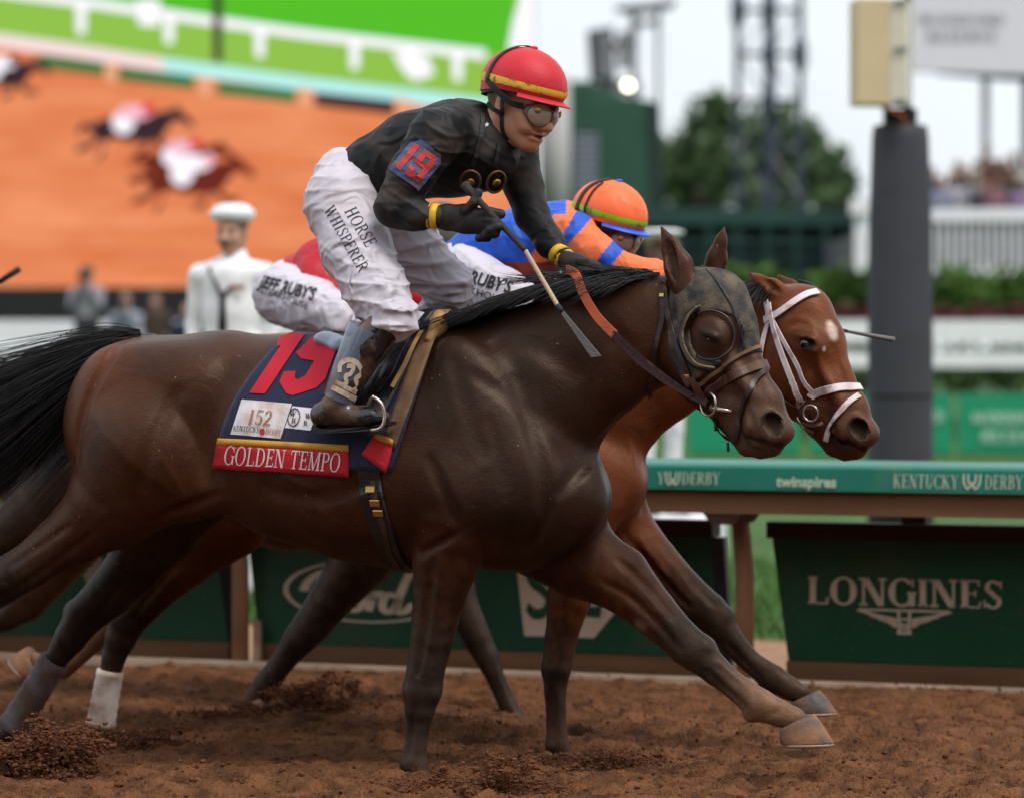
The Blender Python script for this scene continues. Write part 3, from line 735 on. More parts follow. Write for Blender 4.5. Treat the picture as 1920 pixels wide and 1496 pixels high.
pic("picture_rail", band([(307, 122), (572, 158), (858, 192), (940, 204)], 26, 28), S_TL)
for x0, x1, y in ((75, 197, 122), (222, 365, 146), (407, 555, 172)):
    pic("picture_board", band([(x0, y - 7), (x1, y + 9)], 24), S_DG)
pic("picture_board", band([(590, 186), (740, 202)], 26), S_DK)
for x, y in ((208, 135), (384, 160), (573, 180), (755, 200)): pic("picture_post", [(x - 13, y - 16), (x + 13, y - 12), (x + 11, y + 22), (x - 11, y + 18)], S_PO)
pic("picture_lamp_post", [(398, -300), (418, -300), (416, 118), (400, 116)], S_DK)
pic("picture_sign", [(735, 96), (800, 104), (815, 140), (780, 152), (752, 128)], S_WH)
pic("picture_sign", [(255, 0), (300, 0), (298, 50), (260, 48)], S_WH)
def shown_horse(x, y, k, coat, silk, cap):
    e = lambda cx, cy, rx, ry, n=14: [(x + k * (cx + rx * math.cos(a)), y + k * (cy + ry * math.sin(a))) for a in np.linspace(0, 2 * math.pi, n + 1)[:-1]]
    l = lambda *q: band([(x + k * a, y + k * b) for a, b in q], 19 * k, 11 * k)
    out_ = [(-112, 10), (-96, -8), (-74, -6), (-50, -18), (-10, -12), (30, -16), (62, -30), (92, -36), (106, -44), (112, -36), (126, -24), (142, -6), (134, 2), (116, -10), (98, -12), (84, 6), (70, 26), (40, 34), (0, 32), (-30, 24), (-52, 34), (-76, 16), (-88, 4), (-104, 18)]
    pic("picture_horse_body", [(x + k * a, y + k * b) for a, b in out_], coat)
    for q in (((-56, 18), (-80, 40), (-112, 50)), ((-48, 22), (-50, 50), (-66, 72)), ((56, 20), (74, 44), (108, 46)), ((46, 26), (36, 52), (14, 62))): pic("picture_horse_leg", l(*q), coat)
    pic("picture_rider_legs", e(-10, -8, 24, 24), S_WH)
    pic("picture_rider_silks", e(14, -30, 38, 17), silk)
    pic("picture_rider_cap", e(44, -38, 14, 13), cap)
shown_horse(240, 238, .88, S_DK, S_PK, S_RD)
shown_horse(-6, 140, .72, S_DK, S_WH, S_DK)
shown_horse(330, 300, .80, S_BR, S_PK, S_RD)
shown_horse(350, 334, .92, S_BR, S_WH, S_PK)
base_d = 72.0
far_root = empty("screen_base_wall", B(300, 610, base_d), label="long black wall under the video screen", cat="wall")
poly_at("wall", [(-900, 540), (620, 540), (620, 640), (-900, 640)], base_d, pm("black_wall", (.010, .010, .012), rough=.8, bump=.1), far_root, .5)

# green clad building with louvre and pale column
GCLAD = pm("green_cladding", lin(52, 92, 76), rough=.6, var=.1, scale=2, bump=.05)
GDARK = pm("dark_green_cladding", lin(30, 52, 46), rough=.6, var=.1, bump=.05)
gb = empty("green_building", B(1150, 430, 90), label="green slatted building between the video screen and the trees", cat="building")
poly_at("wall", [(1066, 152), (1110, 152), (1135, 175), (1222, 190), (1232, 470), (1066, 470)], 90, GCLAD, gb, 4.0)
for i in range(24):                                                    # horizontal cladding boards
    y = 160 + i * 12.6
    x1 = 1112 if y < 176 else 1221 + (y - 190) * .03
    poly_at("slat", [(1068, y), (x1, y + (x1 - 1068) * .02), (x1, y + 9.5 + (x1 - 1068) * .02), (1068, y + 9.5)], 89.97, GCLAD, gb, .03)
poly_at("corner_post", [(1216, 190), (1238, 194), (1248, 470), (1228, 470)], 89.9, GDARK, gb, .2)
poly_at("louvre_frame", [(1072, 246), (1126, 248), (1126, 386), (1072, 384)], 89.9, GDARK, gb, .05)
for i in range(10): poly_at("louvre_blade", [(1076, 252 + i * 13), (1122, 253 + i * 13), (1122, 260 + i * 13), (1076, 259 + i * 13)], 89.85, pm("louvre_grey", lin(150, 158, 172), bump=0) if i == 0 else bpy.data.materials["louvre_grey"], gb, .06)
pc = empty("pale_column", B(1040, 450, 86), label="pale grey round column at the right edge of the screen", cat="column")
o = MB().tube([B(1040, 470, 86), B(1040, 142, 86)], .36, 20).build("shaft", pm("pale_grey", lin(176, 174, 172), rough=.6, bump=.05), smooth=True); under(pc, o)
# lower dark green stand with rails
gs = empty("low_green_stand", B(1420, 520, 70), label="low dark green stand building below the trees", cat="building")
DGST = pm("stand_green", lin(26, 62, 54), rough=.6, var=.15, scale=1, bump=.05)
poly_at("wall", [(1100, 420), (1606, 420), (1606, 612), (1100, 612)], 70, pm("stand_dark", lin(16, 38, 36), rough=.7, var=.3, scale=1.0, bump=.05), gs, 2.0)
poly_at("fascia", [(1100, 388), (1606, 394), (1606, 424), (1100, 420)], 69.6, DGST, gs, .4)
for i, (y, x0, x1) in enumerate(((450, 1250, 1600), (478, 1250, 1600), (505, 1280, 1600))): poly_at("rail", [(x0, y), (x1, y + 2), (x1, y + 8), (x0, y + 6)], 69.5, DGST, gs, .1)
for x in range(1270, 1610, 55): poly_at("post", [(x, 424), (x + 7, 424), (x + 7, 600), (x, 600)], 69.4, DGST, gs, .1)
for x0, y0, w, h_ in ((1330, 440, 70, 18), (1440, 446, 50, 14), (1395, 538, 34, 40), (1496, 560, 40, 26)): poly_at("window", [(x0, y0), (x0 + w, y0), (x0 + w, y0 + h_), (x0, y0 + h_)], 69.9, pm("stand_glass", lin(70, 96, 96), rough=.2, bump=0) if "stand_glass" not in bpy.data.materials else bpy.data.materials["stand_glass"], gs, .05)

# loudspeaker mast with a lit lamp
mast = empty("speaker_mast", B(1180, 200, 92), label="grey mast with loudspeaker cabinet, lamp and top bracket above the green building", cat="mast")
GREYM = pm("mast_grey", lin(120, 122, 128), rough=.6, var=.2, scale=2, bump=.05); GREYD = pm("mast_dark", lin(64, 66, 72), rough=.6, bump=.05)
poly_at("upright", [(1182, 10), (1196, 10), (1196, 200), (1182, 200)], 92, GREYM, mast, .2)
poly_at("upright", [(1230, 20), (1238, 20), (1238, 200), (1230, 200)], 92.3, GREYM, mast, .2)
poly_at("top_bracket", [(1155, 12), (1210, 8), (1270, 0), (1262, 14), (1215, 22), (1158, 22)], 91.8, GREYD, mast, .5)
poly_at("arm", [(1196, 40), (1240, 34), (1240, 46), (1196, 52)], 91.9, GREYM, mast, .2)
poly_at("speaker_cabinet", [(1102, 58), (1150, 50), (1154, 150), (1108, 150)], 91.5, GREYD, mast, .8)
poly_at("speaker_grille", [(1120, 62), (1148, 58), (1150, 145), (1122, 145)], 91.45, GREYM, mast, .04)
poly_at("bracket", [(1150, 80), (1186, 74), (1186, 90), (1150, 96)], 91.7, GREYD, mast, .2)
poly_at("junction_box", [(1158, 60), (1180, 58), (1180, 128), (1158, 128)], 91.6, GREYM, mast, .3)
poly_at("base", [(1120, 150), (1200, 150), (1204, 178), (1116, 176)], 91.8, GREYM, mast, .4)
lampc = B(1178, 161, 91)
lamp = empty("flood_lamp", lampc, label="small round lit lamp glowing on the speaker mast", cat="lamp")
MB().lathe([(.02, -.10), (.09, -.06), (.115, 0), (.09, .06), (.02, .10)], n=16).build("bulb", emitter("lamp_glow", (1.0, .86, .66), 9.0), lamp, smooth=True)
MB().lathe([(.13, -.16), (.14, -.13), (.05, -.12)], n=16).build("housing", GREYD, lamp, smooth=True)

# lattice tower
tw = empty("lattice_tower", B(1440, 390, 100), label="tall dark lattice steel tower in front of the trees", cat="tower")
def strut(x0, y0, x1, y1, wpx, d, name, mat=NAVYST):
    o = MB().tube([B(x0, y0, d), B(x1, y1, d)], wpx / FPX * d / 2, 6).build(name, mat); under(tw, o)
for x, d_, w in ((1384, 99.4, 14), (1442, 98.8, 18), (1502, 99.8, 14), (1452, 101, 10)): strut(x, 620, x - 2, -260, w, d_, "chord")
for y in (-200, -90, 20, 103, 190, 280, 370): strut(1384, y, 1500, y, 11, 99.6, "crossbar")
for i, y in enumerate((-200, -90, 20, 103, 190, 280)):
    a, b = (1384, 1442) if i % 2 else (1442, 1384)
    strut(a, y, b, y + 88, 5, 99.2, "brace", STEEL)
    a, b = (1442, 1500) if i % 2 else (1500, 1442)
    strut(a, y, b, y + 88, 5, 99.4, "brace", STEEL)
for x, y in ((1384, 20), (1442, 20), (1442, 103), (1500, 103), (1442, 190)):
    c = B(x, y, 98.7); under(tw, MB().lathe([(.05, -.5), (.17, -.35), (.2, 0), (.17, .35), (.05, .5)], c, 10).build("joint", NAVYST, smooth=True))

# trees
LEAF_F = leafmat("leaf_far_hazed", (.085, .135, .060))  # distance haze put into a paler leaf colour
def tree(label, lobes_px, d, n, size, mat, seed, trunk):
    rs = np.random.default_rng(seed)
    lobes = [(*B(x, y, d + rs.uniform(-2, 2)), r / FPX * d, r / FPX * d, r2 / FPX * d) for x, y, r, r2 in lobes_px]
    tp = B(trunk, 500, d)
    root = empty("broadleaf_tree", (tp[0], tp[1], 0), label=label, cat="tree", group="trees behind the stand")
    under(root, leaf_cloud("crown", lobes, n, size, mat, None, seed, .35))
    cx = np.mean([l[0] for l in lobes]); cz = np.mean([l[2] for l in lobes])
    m_ = MB().tube([(tp[0], tp[1], -.1), (tp[0] + .1, tp[1], cz * .4), (cx, tp[1], cz)], [.35, .28, .16], 10)
    under(root, m_.build("trunk", DKWOOD, smooth=True))
    for l in lobes[:6]: under(root, MB().tube([(tp[0] + .1, tp[1], cz * .45), ((tp[0] + l[0]) / 2, l[1], (cz * .5 + l[2]) / 2), l[:3]], [.16, .10, .03], 6).build("limb", DKWOOD, smooth=True))
tree("dense green tree left of the lattice tower", [(1330, 240, 52, 58), (1290, 300, 50, 55), (1350, 310, 55, 60), (1265, 350, 45, 45), (1310, 370, 60, 40), (1365, 230, 34, 40), (1250, 300, 24, 34), (1340, 205, 30, 30)], 128, 2200, .27, LEAF_F, 41, 1310)
tree("green tree standing behind the lattice tower", [(1420, 250, 45, 50), (1470, 245, 40, 50), (1410, 320, 50, 50), (1470, 330, 55, 50), (1440, 380, 60, 40)], 132, 1700, .27, LEAF_F, 42, 1440)
tree("ragged green tree right of the lattice tower", [(1525, 270, 28, 40), (1560, 305, 26, 26), (1530, 340, 40, 45), (1578, 290, 14, 22), (1560, 370, 34, 34), (1590, 340, 16, 30), (1582, 375, 26, 26)], 126, 1100, .26, LEAF_F, 43, 1540)

# white fence with bars, grandstand box and sponsor banner at the right
wf = empty("bar_fence", B(1760, 520, 62), label="white fence with thin vertical bars below the crowd", cat="fence")
poly_at("top_rail", [(1745, 392), (2300, 386), (2300, 412), (1745, 416)], 62, WHITE, wf, .15)
poly_at("bottom_rail", [(1745, 505), (2300, 502), (2300, 512), (1745, 515)], 62, WHITE, wf, .1)
poly_at("end_post", [(1604, 380), (1628, 380), (1628, 520), (1604, 520)], 62, WHITE, wf, .2)
poly_at("cap", [(1596, 372), (1640, 370), (1640, 400), (1596, 402)], 61.9, WHITE, wf, .3)
for x in range(1752, 2300, 15): poly_at("bar", [(x, 412), (x + 5, 412), (x + 5, 506), (x, 506)], 62.05, WHITE, wf, .04)
fd = empty("stand_floor", B(1760, 500, 63), label="pale grey stand deck the crowd stands on", cat="platform")
poly_at("deck", [(1600, 440), (2400, 440), (2400, 520), (1600, 520)], 63.5, pm("deck_dark", lin(92, 90, 98), bump=.1, var=.3, scale=1.2), fd, 8.0)
bn = empty("sponsor_banner", B(1850, 70, 68), label="large pale grey banner reading WOODFORD RESERVE at upper right", cat="banner")
BANN = pm("banner_grey", lin(214, 212, 218), rough=.7, var=.03, bump=.05)
poly_at("cloth", [(1706, -300), (2500, -300), (2500, 146), (1900, 140), (1706, 134)], 68, BANN, bn, .3)
BTXT = pm("banner_print", lin(150, 148, 152), bump=0, var=.05)
def on_banner(txt, x0, x1, yb, yt):
    ps, w = serif_text(txt, W=.20, T=.10, S=.09); a, b = B(x0, yb, 67.97), B(x1, yt, 67.97)
    o = decal("lettering", ps, lambda u, v: (a[0] + (b[0] - a[0]) * u / w, a[1], a[2] + (b[2] - a[2]) * v), BTXT, bn); o.matrix_parent_inverse = Matrix.Translation(-bn.location)
on_banner("WOODFORD", 1724, 1884, 46, 27); on_banner("RESERVE", 1738, 1872, 78, 58)
rf = empty("stand_roof", B(1900, 150, 69), label="dark green roof edge under the pale banner", cat="roof")
poly_at("edge", [(1760, 138), (2500, 148), (2500, 160), (1900, 150), (1840, 145)], 68.6, BLACKP, rf, .4)
poly_at("post", [(1841, 145), (1856, 146), (1856, 440), (1841, 440)], 69.5, pm("post_pale", lin(206, 206, 212), bump=0), rf, .12)
poly_at("post", [(1917, 150), (1932, 150), (1932, 440), (1917, 440)], 68.8, GDARK, rf, .12)

# unseen stand added behind the camera to shade the low sky
gst = empty("shade_stand", (0, -46, 0), label="long dark stand added unseen behind the camera to shade the low sky", cat="building")
GSM = pm("shade_stand_dark", lin(78, 72, 70), rough=.9, var=.3, scale=.4, bump=.2, bscale=3)
for i_ in range(9):
    MB().box((0, -2.6 * i_, 1.1 + 1.25 * i_), (150, 2.6, 2.2 + 2.5 * i_)).build("tier", GSM, gst)
MB().box((0, -16, 20.5), (150, 26, .6)).build("roof", GSM, gst)
MB().box((0, -26, 10), (150, .6, 21)).build("back_wall", GSM, gst)
for x_ in range(-70, 71, 14): MB().box((x_, -8, 12), (.5, .5, 17)).build("column", GSM, gst)
# ------------------------------------------------------------------ modelling in clay: smooth unions of tapered limbs and ellipsoids
NLAT = np.array([0.0, 1.0, 0.0])

def cone(A, Bp, ra, rb, kl=1.0, n=None, k=0.02, col=None, op='+'):
    return dict(t='c', A=np.asarray(A, float), B=np.asarray(Bp, float), ra=ra, rb=rb, kl=kl,
                n=NLAT if n is None else np.asarray(n, float), k=k, col=col, op=op)

def ell(C, rad, R=None, k=0.02, col=None, op='+'):
    return dict(t='e', C=np.asarray(C, float), rad=np.asarray(rad, float), R=np.eye(3) if R is None else np.asarray(R, float), k=k, col=col, op=op)

def multi(subs, k=0.02, col=None, op='+'):
    """several limbs taken as one shape (no swelling where they meet)"""
    return dict(t='m', subs=subs, k=k, col=col, op=op)

def pbox(p):
    if p['t'] == 'm':
        bb = [pbox(q) for q in p['subs']]
        return np.min([b[0] for b in bb], 0), np.max([b[1] for b in bb], 0)
    if p['t'] == 'c':
        r = max(p['ra'], p['rb']) * max(1.0, p['kl'])
        return np.minimum(p['A'], p['B']) - r, np.maximum(p['A'], p['B']) + r
    ext = np.sqrt(((p['R'] * p['rad'][None, :]) ** 2).sum(1))
    return p['C'] - ext, p['C'] + ext

def pdist(p, X, Y, Z):
    if p['t'] == 'm':
        d = pdist(p['subs'][0], X, Y, Z)
        for q in p['subs'][1:]: d = np.minimum(d, pdist(q, X, Y, Z))
        return d
    if p['t'] == 'c':
        A, n, s = p['A'], p['n'], 1.0 / p['kl'] - 1.0
        x, y, z = X - A[0], Y - A[1], Z - A[2]
        ba = p['B'] - A
        if abs(s) > 1e-6:
            c = (x * n[0] + y * n[1] + z * n[2]) * s
            x, y, z = x + n[0] * c, y + n[1] * c, z + n[2] * c
            ba = ba + n * (ba @ n) * s
        h = np.clip((x * ba[0] + y * ba[1] + z * ba[2]) / max(ba @ ba, 1e-9), 0, 1)
        return np.sqrt((x - h * ba[0]) ** 2 + (y - h * ba[1]) ** 2 + (z - h * ba[2]) ** 2) - (p['ra'] + (p['rb'] - p['ra']) * h)
    C, R, r = p['C'], p['R'], p['rad']
    x, y, z = X - C[0], Y - C[1], Z - C[2]
    a = (x * R[0, 0] + y * R[1, 0] + z * R[2, 0]) / r[0]
    b = (x * R[0, 1] + y * R[1, 1] + z * R[2, 1]) / r[1]
    c = (x * R[0, 2] + y * R[1, 2] + z * R[2, 2]) / r[2]
    k0 = np.sqrt(a * a + b * b + c * c)
    k1 = np.sqrt((a / r[0]) ** 2 + (b / r[1]) ** 2 + (c / r[2]) ** 2) + 1e-6
    return k0 * (k0 - 1.0) / k1

def poly2d(px, pz, poly):
    """signed distance to a closed 2-D polygon (negative inside)"""
    poly = np.asarray(poly, float)
    d = np.full(px.shape, 1e9); ins = np.zeros(px.shape, bool)
    for i in range(len(poly)):
        a, b = poly[i], poly[(i + 1) % len(poly)]
        e = b - a
        wx, wz = px - a[0], pz - a[1]
        h = np.clip((wx * e[0] + wz * e[1]) / max(e @ e, 1e-12), 0, 1)
        d = np.minimum(d, (wx - e[0] * h) ** 2 + (wz - e[1] * h) ** 2)
        c = ((a[1] > pz) != (b[1] > pz)) & (px < e[0] * (pz - a[1]) / (e[1] if abs(e[1]) > 1e-12 else 1e-12) + a[0])
        ins ^= c
    d = np.sqrt(d)
    return np.where(ins, -d, d)

def field(prims, h, lo=None, hi=None, grow=0.0):
    bb = [pbox(p) for p in prims if p['op'] == '+']
    L0 = np.min([b[0] for b in bb], 0) - 3 * h - grow
    H0 = np.max([b[1] for b in bb], 0) + 3 * h + grow
    if lo is not None: L0 = np.maximum(L0, lo)
    if hi is not None: H0 = np.minimum(H0, hi)
    n = np.ceil((H0 - L0) / h).astype(int) + 1
    D = np.full(n, 0.3, np.float32)
    for p in prims:
        a, b = pbox(p)
        m = p['k'] + 3 * h + grow
        i0 = np.clip(np.floor((a - m - L0) / h).astype(int), 0, n)
        i1 = np.clip(np.ceil((b + m - L0) / h).astype(int) + 1, 0, n)
        if np.any(i1 <= i0): continue
        X = (L0[0] + h * np.arange(i0[0], i1[0], dtype=np.float32))[:, None, None]
        Y = (L0[1] + h * np.arange(i0[1], i1[1], dtype=np.float32))[None, :, None]
        Z = (L0[2] + h * np.arange(i0[2], i1[2], dtype=np.float32))[None, None, :]
        d = pdist(p, X, Y, Z).astype(np.float32)
        sl = tuple(slice(i0[q], i1[q]) for q in range(3))
        S = D[sl]; k = p['k']
        if p['op'] == '+':
            w = np.clip(0.5 + 0.5 * (S - d) / k, 0, 1)
            D[sl] = S + (d - S) * w - k * w * (1 - w)
        else:
            d = -d
            w = np.clip(0.5 - 0.5 * (S - d) / k, 0, 1)
            D[sl] = S + (d - S) * w + k * w * (1 - w)
    return D, L0

def nets(D, L0, h):
    I = D < 0
    c = np.zeros(tuple(np.array(D.shape) - 1), np.int8)
    for dx in (0, 1):
        for dy in (0, 1):
            for dz in (0, 1):
                c += I[dx:dx + c.shape[0], dy:dy + c.shape[1], dz:dz + c.shape[2]]
    act = (c > 0) & (c < 8)
    ii = np.argwhere(act)
    idx = np.full(c.shape, -1, np.int32); idx[act] = np.arange(len(ii))
    off = [(0, 0, 0), (1, 0, 0), (0, 1, 0), (1, 1, 0), (0, 0, 1), (1, 0, 1), (0, 1, 1), (1, 1, 1)]
    val = [D[ii[:, 0] + o[0], ii[:, 1] + o[1], ii[:, 2] + o[2]] for o in off]
    pos = np.zeros((len(ii), 3)); cnt = np.zeros(len(ii))
    for a, b in ((0, 1), (2, 3), (4, 5), (6, 7), (0, 2), (1, 3), (4, 6), (5, 7), (0, 4), (1, 5), (2, 6), (3, 7)):
        va, vb = val[a], val[b]
        m = (va < 0) != (vb < 0)
        t = np.where(m, va / np.where(m, va - vb, 1), 0)
        oa, ob = np.array(off[a]), np.array(off[b])
        pos += np.where(m[:, None], oa + t[:, None] * (ob - oa), 0); cnt += m
    V = L0 + h * (ii + pos / cnt[:, None])
    Q = []
    for ax in range(3):
        s0 = [slice(None)] * 3; s1 = [slice(None)] * 3
        s0[ax] = slice(0, -1); s1[ax] = slice(1, None)
        a, b = I[tuple(s0)], I[tuple(s1)]
        e = np.argwhere(a != b)
        u, v = (ax + 1) % 3, (ax + 2) % 3
        ok = (e[:, u] > 0) & (e[:, v] > 0) & (e[:, u] < c.shape[u]) & (e[:, v] < c.shape[v])
        e = e[ok]
        flip = ~a[tuple(e.T)]
        def cell(du, dv):
            q = e.copy(); q[:, u] += du; q[:, v] += dv
            return idx[tuple(q.T)]
        q = np.stack([cell(-1, -1), cell(0, -1), cell(0, 0), cell(-1, 0)], 1)
        q[flip] = q[flip][:, ::-1]
        Q.append(q)
    Q = np.concatenate(Q)
    return V, Q[(Q >= 0).all(1)]

def vnormals(V, Q):
    n = np.cross(V[Q[:, 2]] - V[Q[:, 0]], V[Q[:, 3]] - V[Q[:, 1]])
    N = np.zeros_like(V)
    for k in range(4): np.add.at(N, Q[:, k], n)
    return N / (np.linalg.norm(N, axis=1, keepdims=True) + 1e-12)

def relax(V, Q, it=1, f=0.5):
    for _ in range(it):
        S = np.zeros_like(V); c = np.zeros(len(V))
        for a, b in ((0, 1), (1, 2), (2, 3), (3, 0)):
            np.add.at(S, Q[:, a], V[Q[:, b]]); np.add.at(c, Q[:, a], 1)
        V = V + f * (S / np.maximum(c, 1)[:, None] - V)
    return V

def tint(V, prims, soft=0.02, default=(0.1, 0.05, 0.03)):
    W = np.full(len(V), 1e-9); C = np.zeros((len(V), 3)) + np.array(default) * 1e-9
    for p in prims:
        if p['col'] is None: continue
        d = pdist(p, V[:, 0], V[:, 1], V[:, 2])
        if p['op'] == '-':                      # a hollow with a colour of its own (nostril, mouth)
            w = 70.0 * np.exp(-np.abs(np.clip(d, -1, 1)) / (soft * .3)) * (d < soft * .4); W += w; C += w[:, None] * np.array(p['col']); continue
        w = np.exp(-np.clip(d, -0.01, 1.0) / soft)
        W += w; C += w[:, None] * np.array(p['col'])
    return C / W[:, None]

def clay(name, prims, h, smooth=1, soft=0.02, disp=None, colfn=None, cut=None, tintp=True):
    """prims -> one continuous mesh (name, V, Q, mesh); cut: function (X,Y,Z) -> field to intersect with"""
    D, L0 = field(prims, h)
    if cut is not None:
        X = (L0[0] + h * np.arange(D.shape[0]))[:, None, None]
        Y = (L0[1] + h * np.arange(D.shape[1]))[None, :, None]
        Z = (L0[2] + h * np.arange(D.shape[2]))[None, None, :]
        D = np.maximum(D, cut(X, Y, Z).astype(np.float32))
    V, Q = nets(D, L0, h)
    if smooth: V = relax(V, Q, smooth, 0.5)
    if disp is not None:
        V = V + vnormals(V, Q) * disp(V)[:, None]
    cols = tint(V, prims, soft) if tintp else None
    if colfn is not None: cols = colfn(V, vnormals(V, Q), cols)
    return V, Q, mesh_from(name, V, Q, True, cols)

def chain(pts, k=0.02, col=None, kl=1.0, n=None):
    """pts: (point, radius[, kl[, col]]) -> round cones from one to the next"""
    out = []
    for a, b in zip(pts[:-1], pts[1:]):
        kk = b[2] if len(b) > 2 and b[2] is not None else kl
        cc = b[3] if len(b) > 3 else col
        out.append(cone(a[0], b[0], a[1], b[1], kk, n, k, cc))
    return out

def wob(V, freq, seed, n=5):
    r = np.random.default_rng(seed)
    o = np.zeros(len(V))
    for _ in range(n):
        d = r.normal(size=3); d /= np.linalg.norm(d)
        o += np.sin(V @ d * freq * r.uniform(0.6, 1.5) + r.uniform(0, 6.28))
    return o / n

def folds(V, seed, freq=70.0, amp=0.004, axis=None, warp=0.03):
    """cloth creases: warped ridges, mostly across an axis"""
    r = np.random.default_rng(seed)
    W = V + warp * np.stack([wob(V, 14, seed + 1), wob(V, 14, seed + 2), wob(V, 14, seed + 3)], 1)
    o = np.zeros(len(V))
    for q in range(4):
        d = r.normal(size=3)
        if axis is not None: d = np.asarray(axis) + 0.7 * d / np.linalg.norm(d)
        d /= np.linalg.norm(d)
        s = np.sin(W @ d * freq * r.uniform(0.5, 1.3) + r.uniform(0, 6.28))
        m = np.clip(wob(V, 9, seed + 10 + q) + 0.25, 0, 1)
        o += m * (1 - np.abs(s)) ** 2
    return amp * (o - 0.5)

def bvh_of(V, Q):
    return BVHTree.FromPolygons([Vector(v) for v in V.tolist()], Q.tolist())

def shoot(bvh, frame, px, py, off=0.0):
    """where the sight line of a photo pixel meets a surface given in frame coordinates -> (point, normal) there"""
    o = frame.loc(np.array([0, CAMY, CAMZ])); e = frame.loc(B(px, py, 12.0))
    d = Vector(e - o).normalized()
    loc, nor, _, _ = bvh.ray_cast(Vector(o), d)
    if loc is None: return None
    if nor.dot(d) > 0: nor = -nor
    return np.array(loc) + off * np.array(nor), np.array(nor)
# ------------------------------------------------------------------ horses
def yaw_frame(fr, px, py, t, extra):
    """a frame turned by extra degrees about the point that photo pixel marks in fr"""
    w = fr.W(px, py, t)
    return Frame(w[0], w[1], fr.deg + extra)

class Tracer:
    """turns photo pixels into points of the body frame, also through a turned head plane"""
    def __init__(self, fr, plane=None):
        self.fr = fr; self.pl = plane or fr
        self.n = np.array([self.pl.N @ fr.F, self.pl.N @ fr.N, 0.0])
    def p(self, px, py, t=0.0): return self.fr.loc(self.pl.W(px, py, t))
    def r(self, px, rpx, t=0.0): return rpx * self.pl.scale(px, t)
    def circ(self, L, t=0.0, k=0.02, col=None, kl=1.0):
        """L: (px, py, r[, kl[, col[, t]]]) -> chain"""
        pts = []
        for q in L:
            tt = q[5] if len(q) > 5 else t
            pts.append((self.p(q[0], q[1], tt), self.r(q[0], q[2], tt), q[3] if len(q) > 3 and q[3] else kl, q[4] if len(q) > 4 and q[4] is not None else col))
        return chain(pts, k, col, kl, self.n)
    def blob(self, px, py, t, ru, rv, rl, ang=0.0, k=0.02, col=None, op='+'):
        """ellipsoid: half sizes ru (along ang, pixels), rv (across), rl (lateral, metres); ang in degrees, up from the heading"""
        s = self.pl.scale(px, t); a = math.radians(ang)
        f = np.array([self.pl.F @ self.fr.F, self.pl.F @ self.fr.N, 0.0]); z = np.array([0, 0, 1.0])
        u = math.cos(a) * f + math.sin(a) * z; v = -math.sin(a) * f + math.cos(a) * z
        R = np.stack([u, self.n, v], 1)
        return ell(self.p(px, py, t), (ru * s, rl, rv * s), R, k, col, op)

def hoof_mesh(name, T, cor, toe, t, w=0.060):
    """a hoof: coronet ring (px,py,r) to a sole under the toe; slightly flared, with a metal shoe"""
    c = T.p(cor[0], cor[1], t)
    e = T.p(toe[0], toe[1], t)
    ax = e - c; L = np.linalg.norm(ax); ax /= L
    lat = np.array([0, 1.0, 0])
    sole_dir = np.array([1.0, 0, 0.0]) if len(toe) < 3 else np.array([math.cos(math.radians(toe[2])), 0, math.sin(math.radians(toe[2]))])
    up = np.cross(sole_dir, lat); up = up if up[2] > 0 else -up
    heel = c - sole_dir * 0.045
    # sole plane through toe
    vs, fs, n = [], [], 20
    foot = e - up * ((e - e) @ up)
    cs = c + (-up) * max((c - e) @ up, 0.03)           # under the coronet, on the sole plane
    length = max((e - cs) @ sole_dir, 0.045)
    rings = []
    for q, (f, wd) in enumerate(((0.0, 0.80), (0.15, 0.86), (0.55, 0.95), (0.93, 1.02), (1.0, 1.0), (1.0, 0.75))):
        ring = []
        for j in range(n):
            a = 2 * math.pi * j / n
            ct, st = math.cos(a), math.sin(a)
            top = c + sole_dir * (ct * 0.056 - .006) + lat * (st * w * 0.86) + up * (ct * 0.026 - .004)
            bx = length if ct > 0 else 0.062
            bot = cs + sole_dir * (ct * bx) + lat * (st * w)
            p = top * (1 - f) + bot * f
            if q == 5: p = cs + (bot - cs) * wd - up * 0.0 + sole_dir * 0.0
            else:
                ctr = (c * (1 - f) + cs * f); p = ctr + (p - ctr) * wd / (0.80 + 0.22 * f)
            ring.append(p)
        rings.append(ring)
    for r in rings: vs += r
    for q in range(len(rings) - 1):
        for j in range(n): fs.append((q * n + j, q * n + (j + 1) % n, (q + 1) * n + (j + 1) % n, (q + 1) * n + j))
    fs.append(tuple(range(n))[::-1]); fs.append(tuple((len(rings) - 1) * n + j for j in range(n)))
    shoe_pts = [cs + sole_dir * (math.cos(a) * (length if math.cos(a) > 0 else 0.05) * 0.95) + lat * (math.sin(a) * w * 0.95) - up * 0.004
                for a in np.linspace(-2.5, 2.5, 18)]
    return mesh_from(name, vs, fs, True), shoe_pts

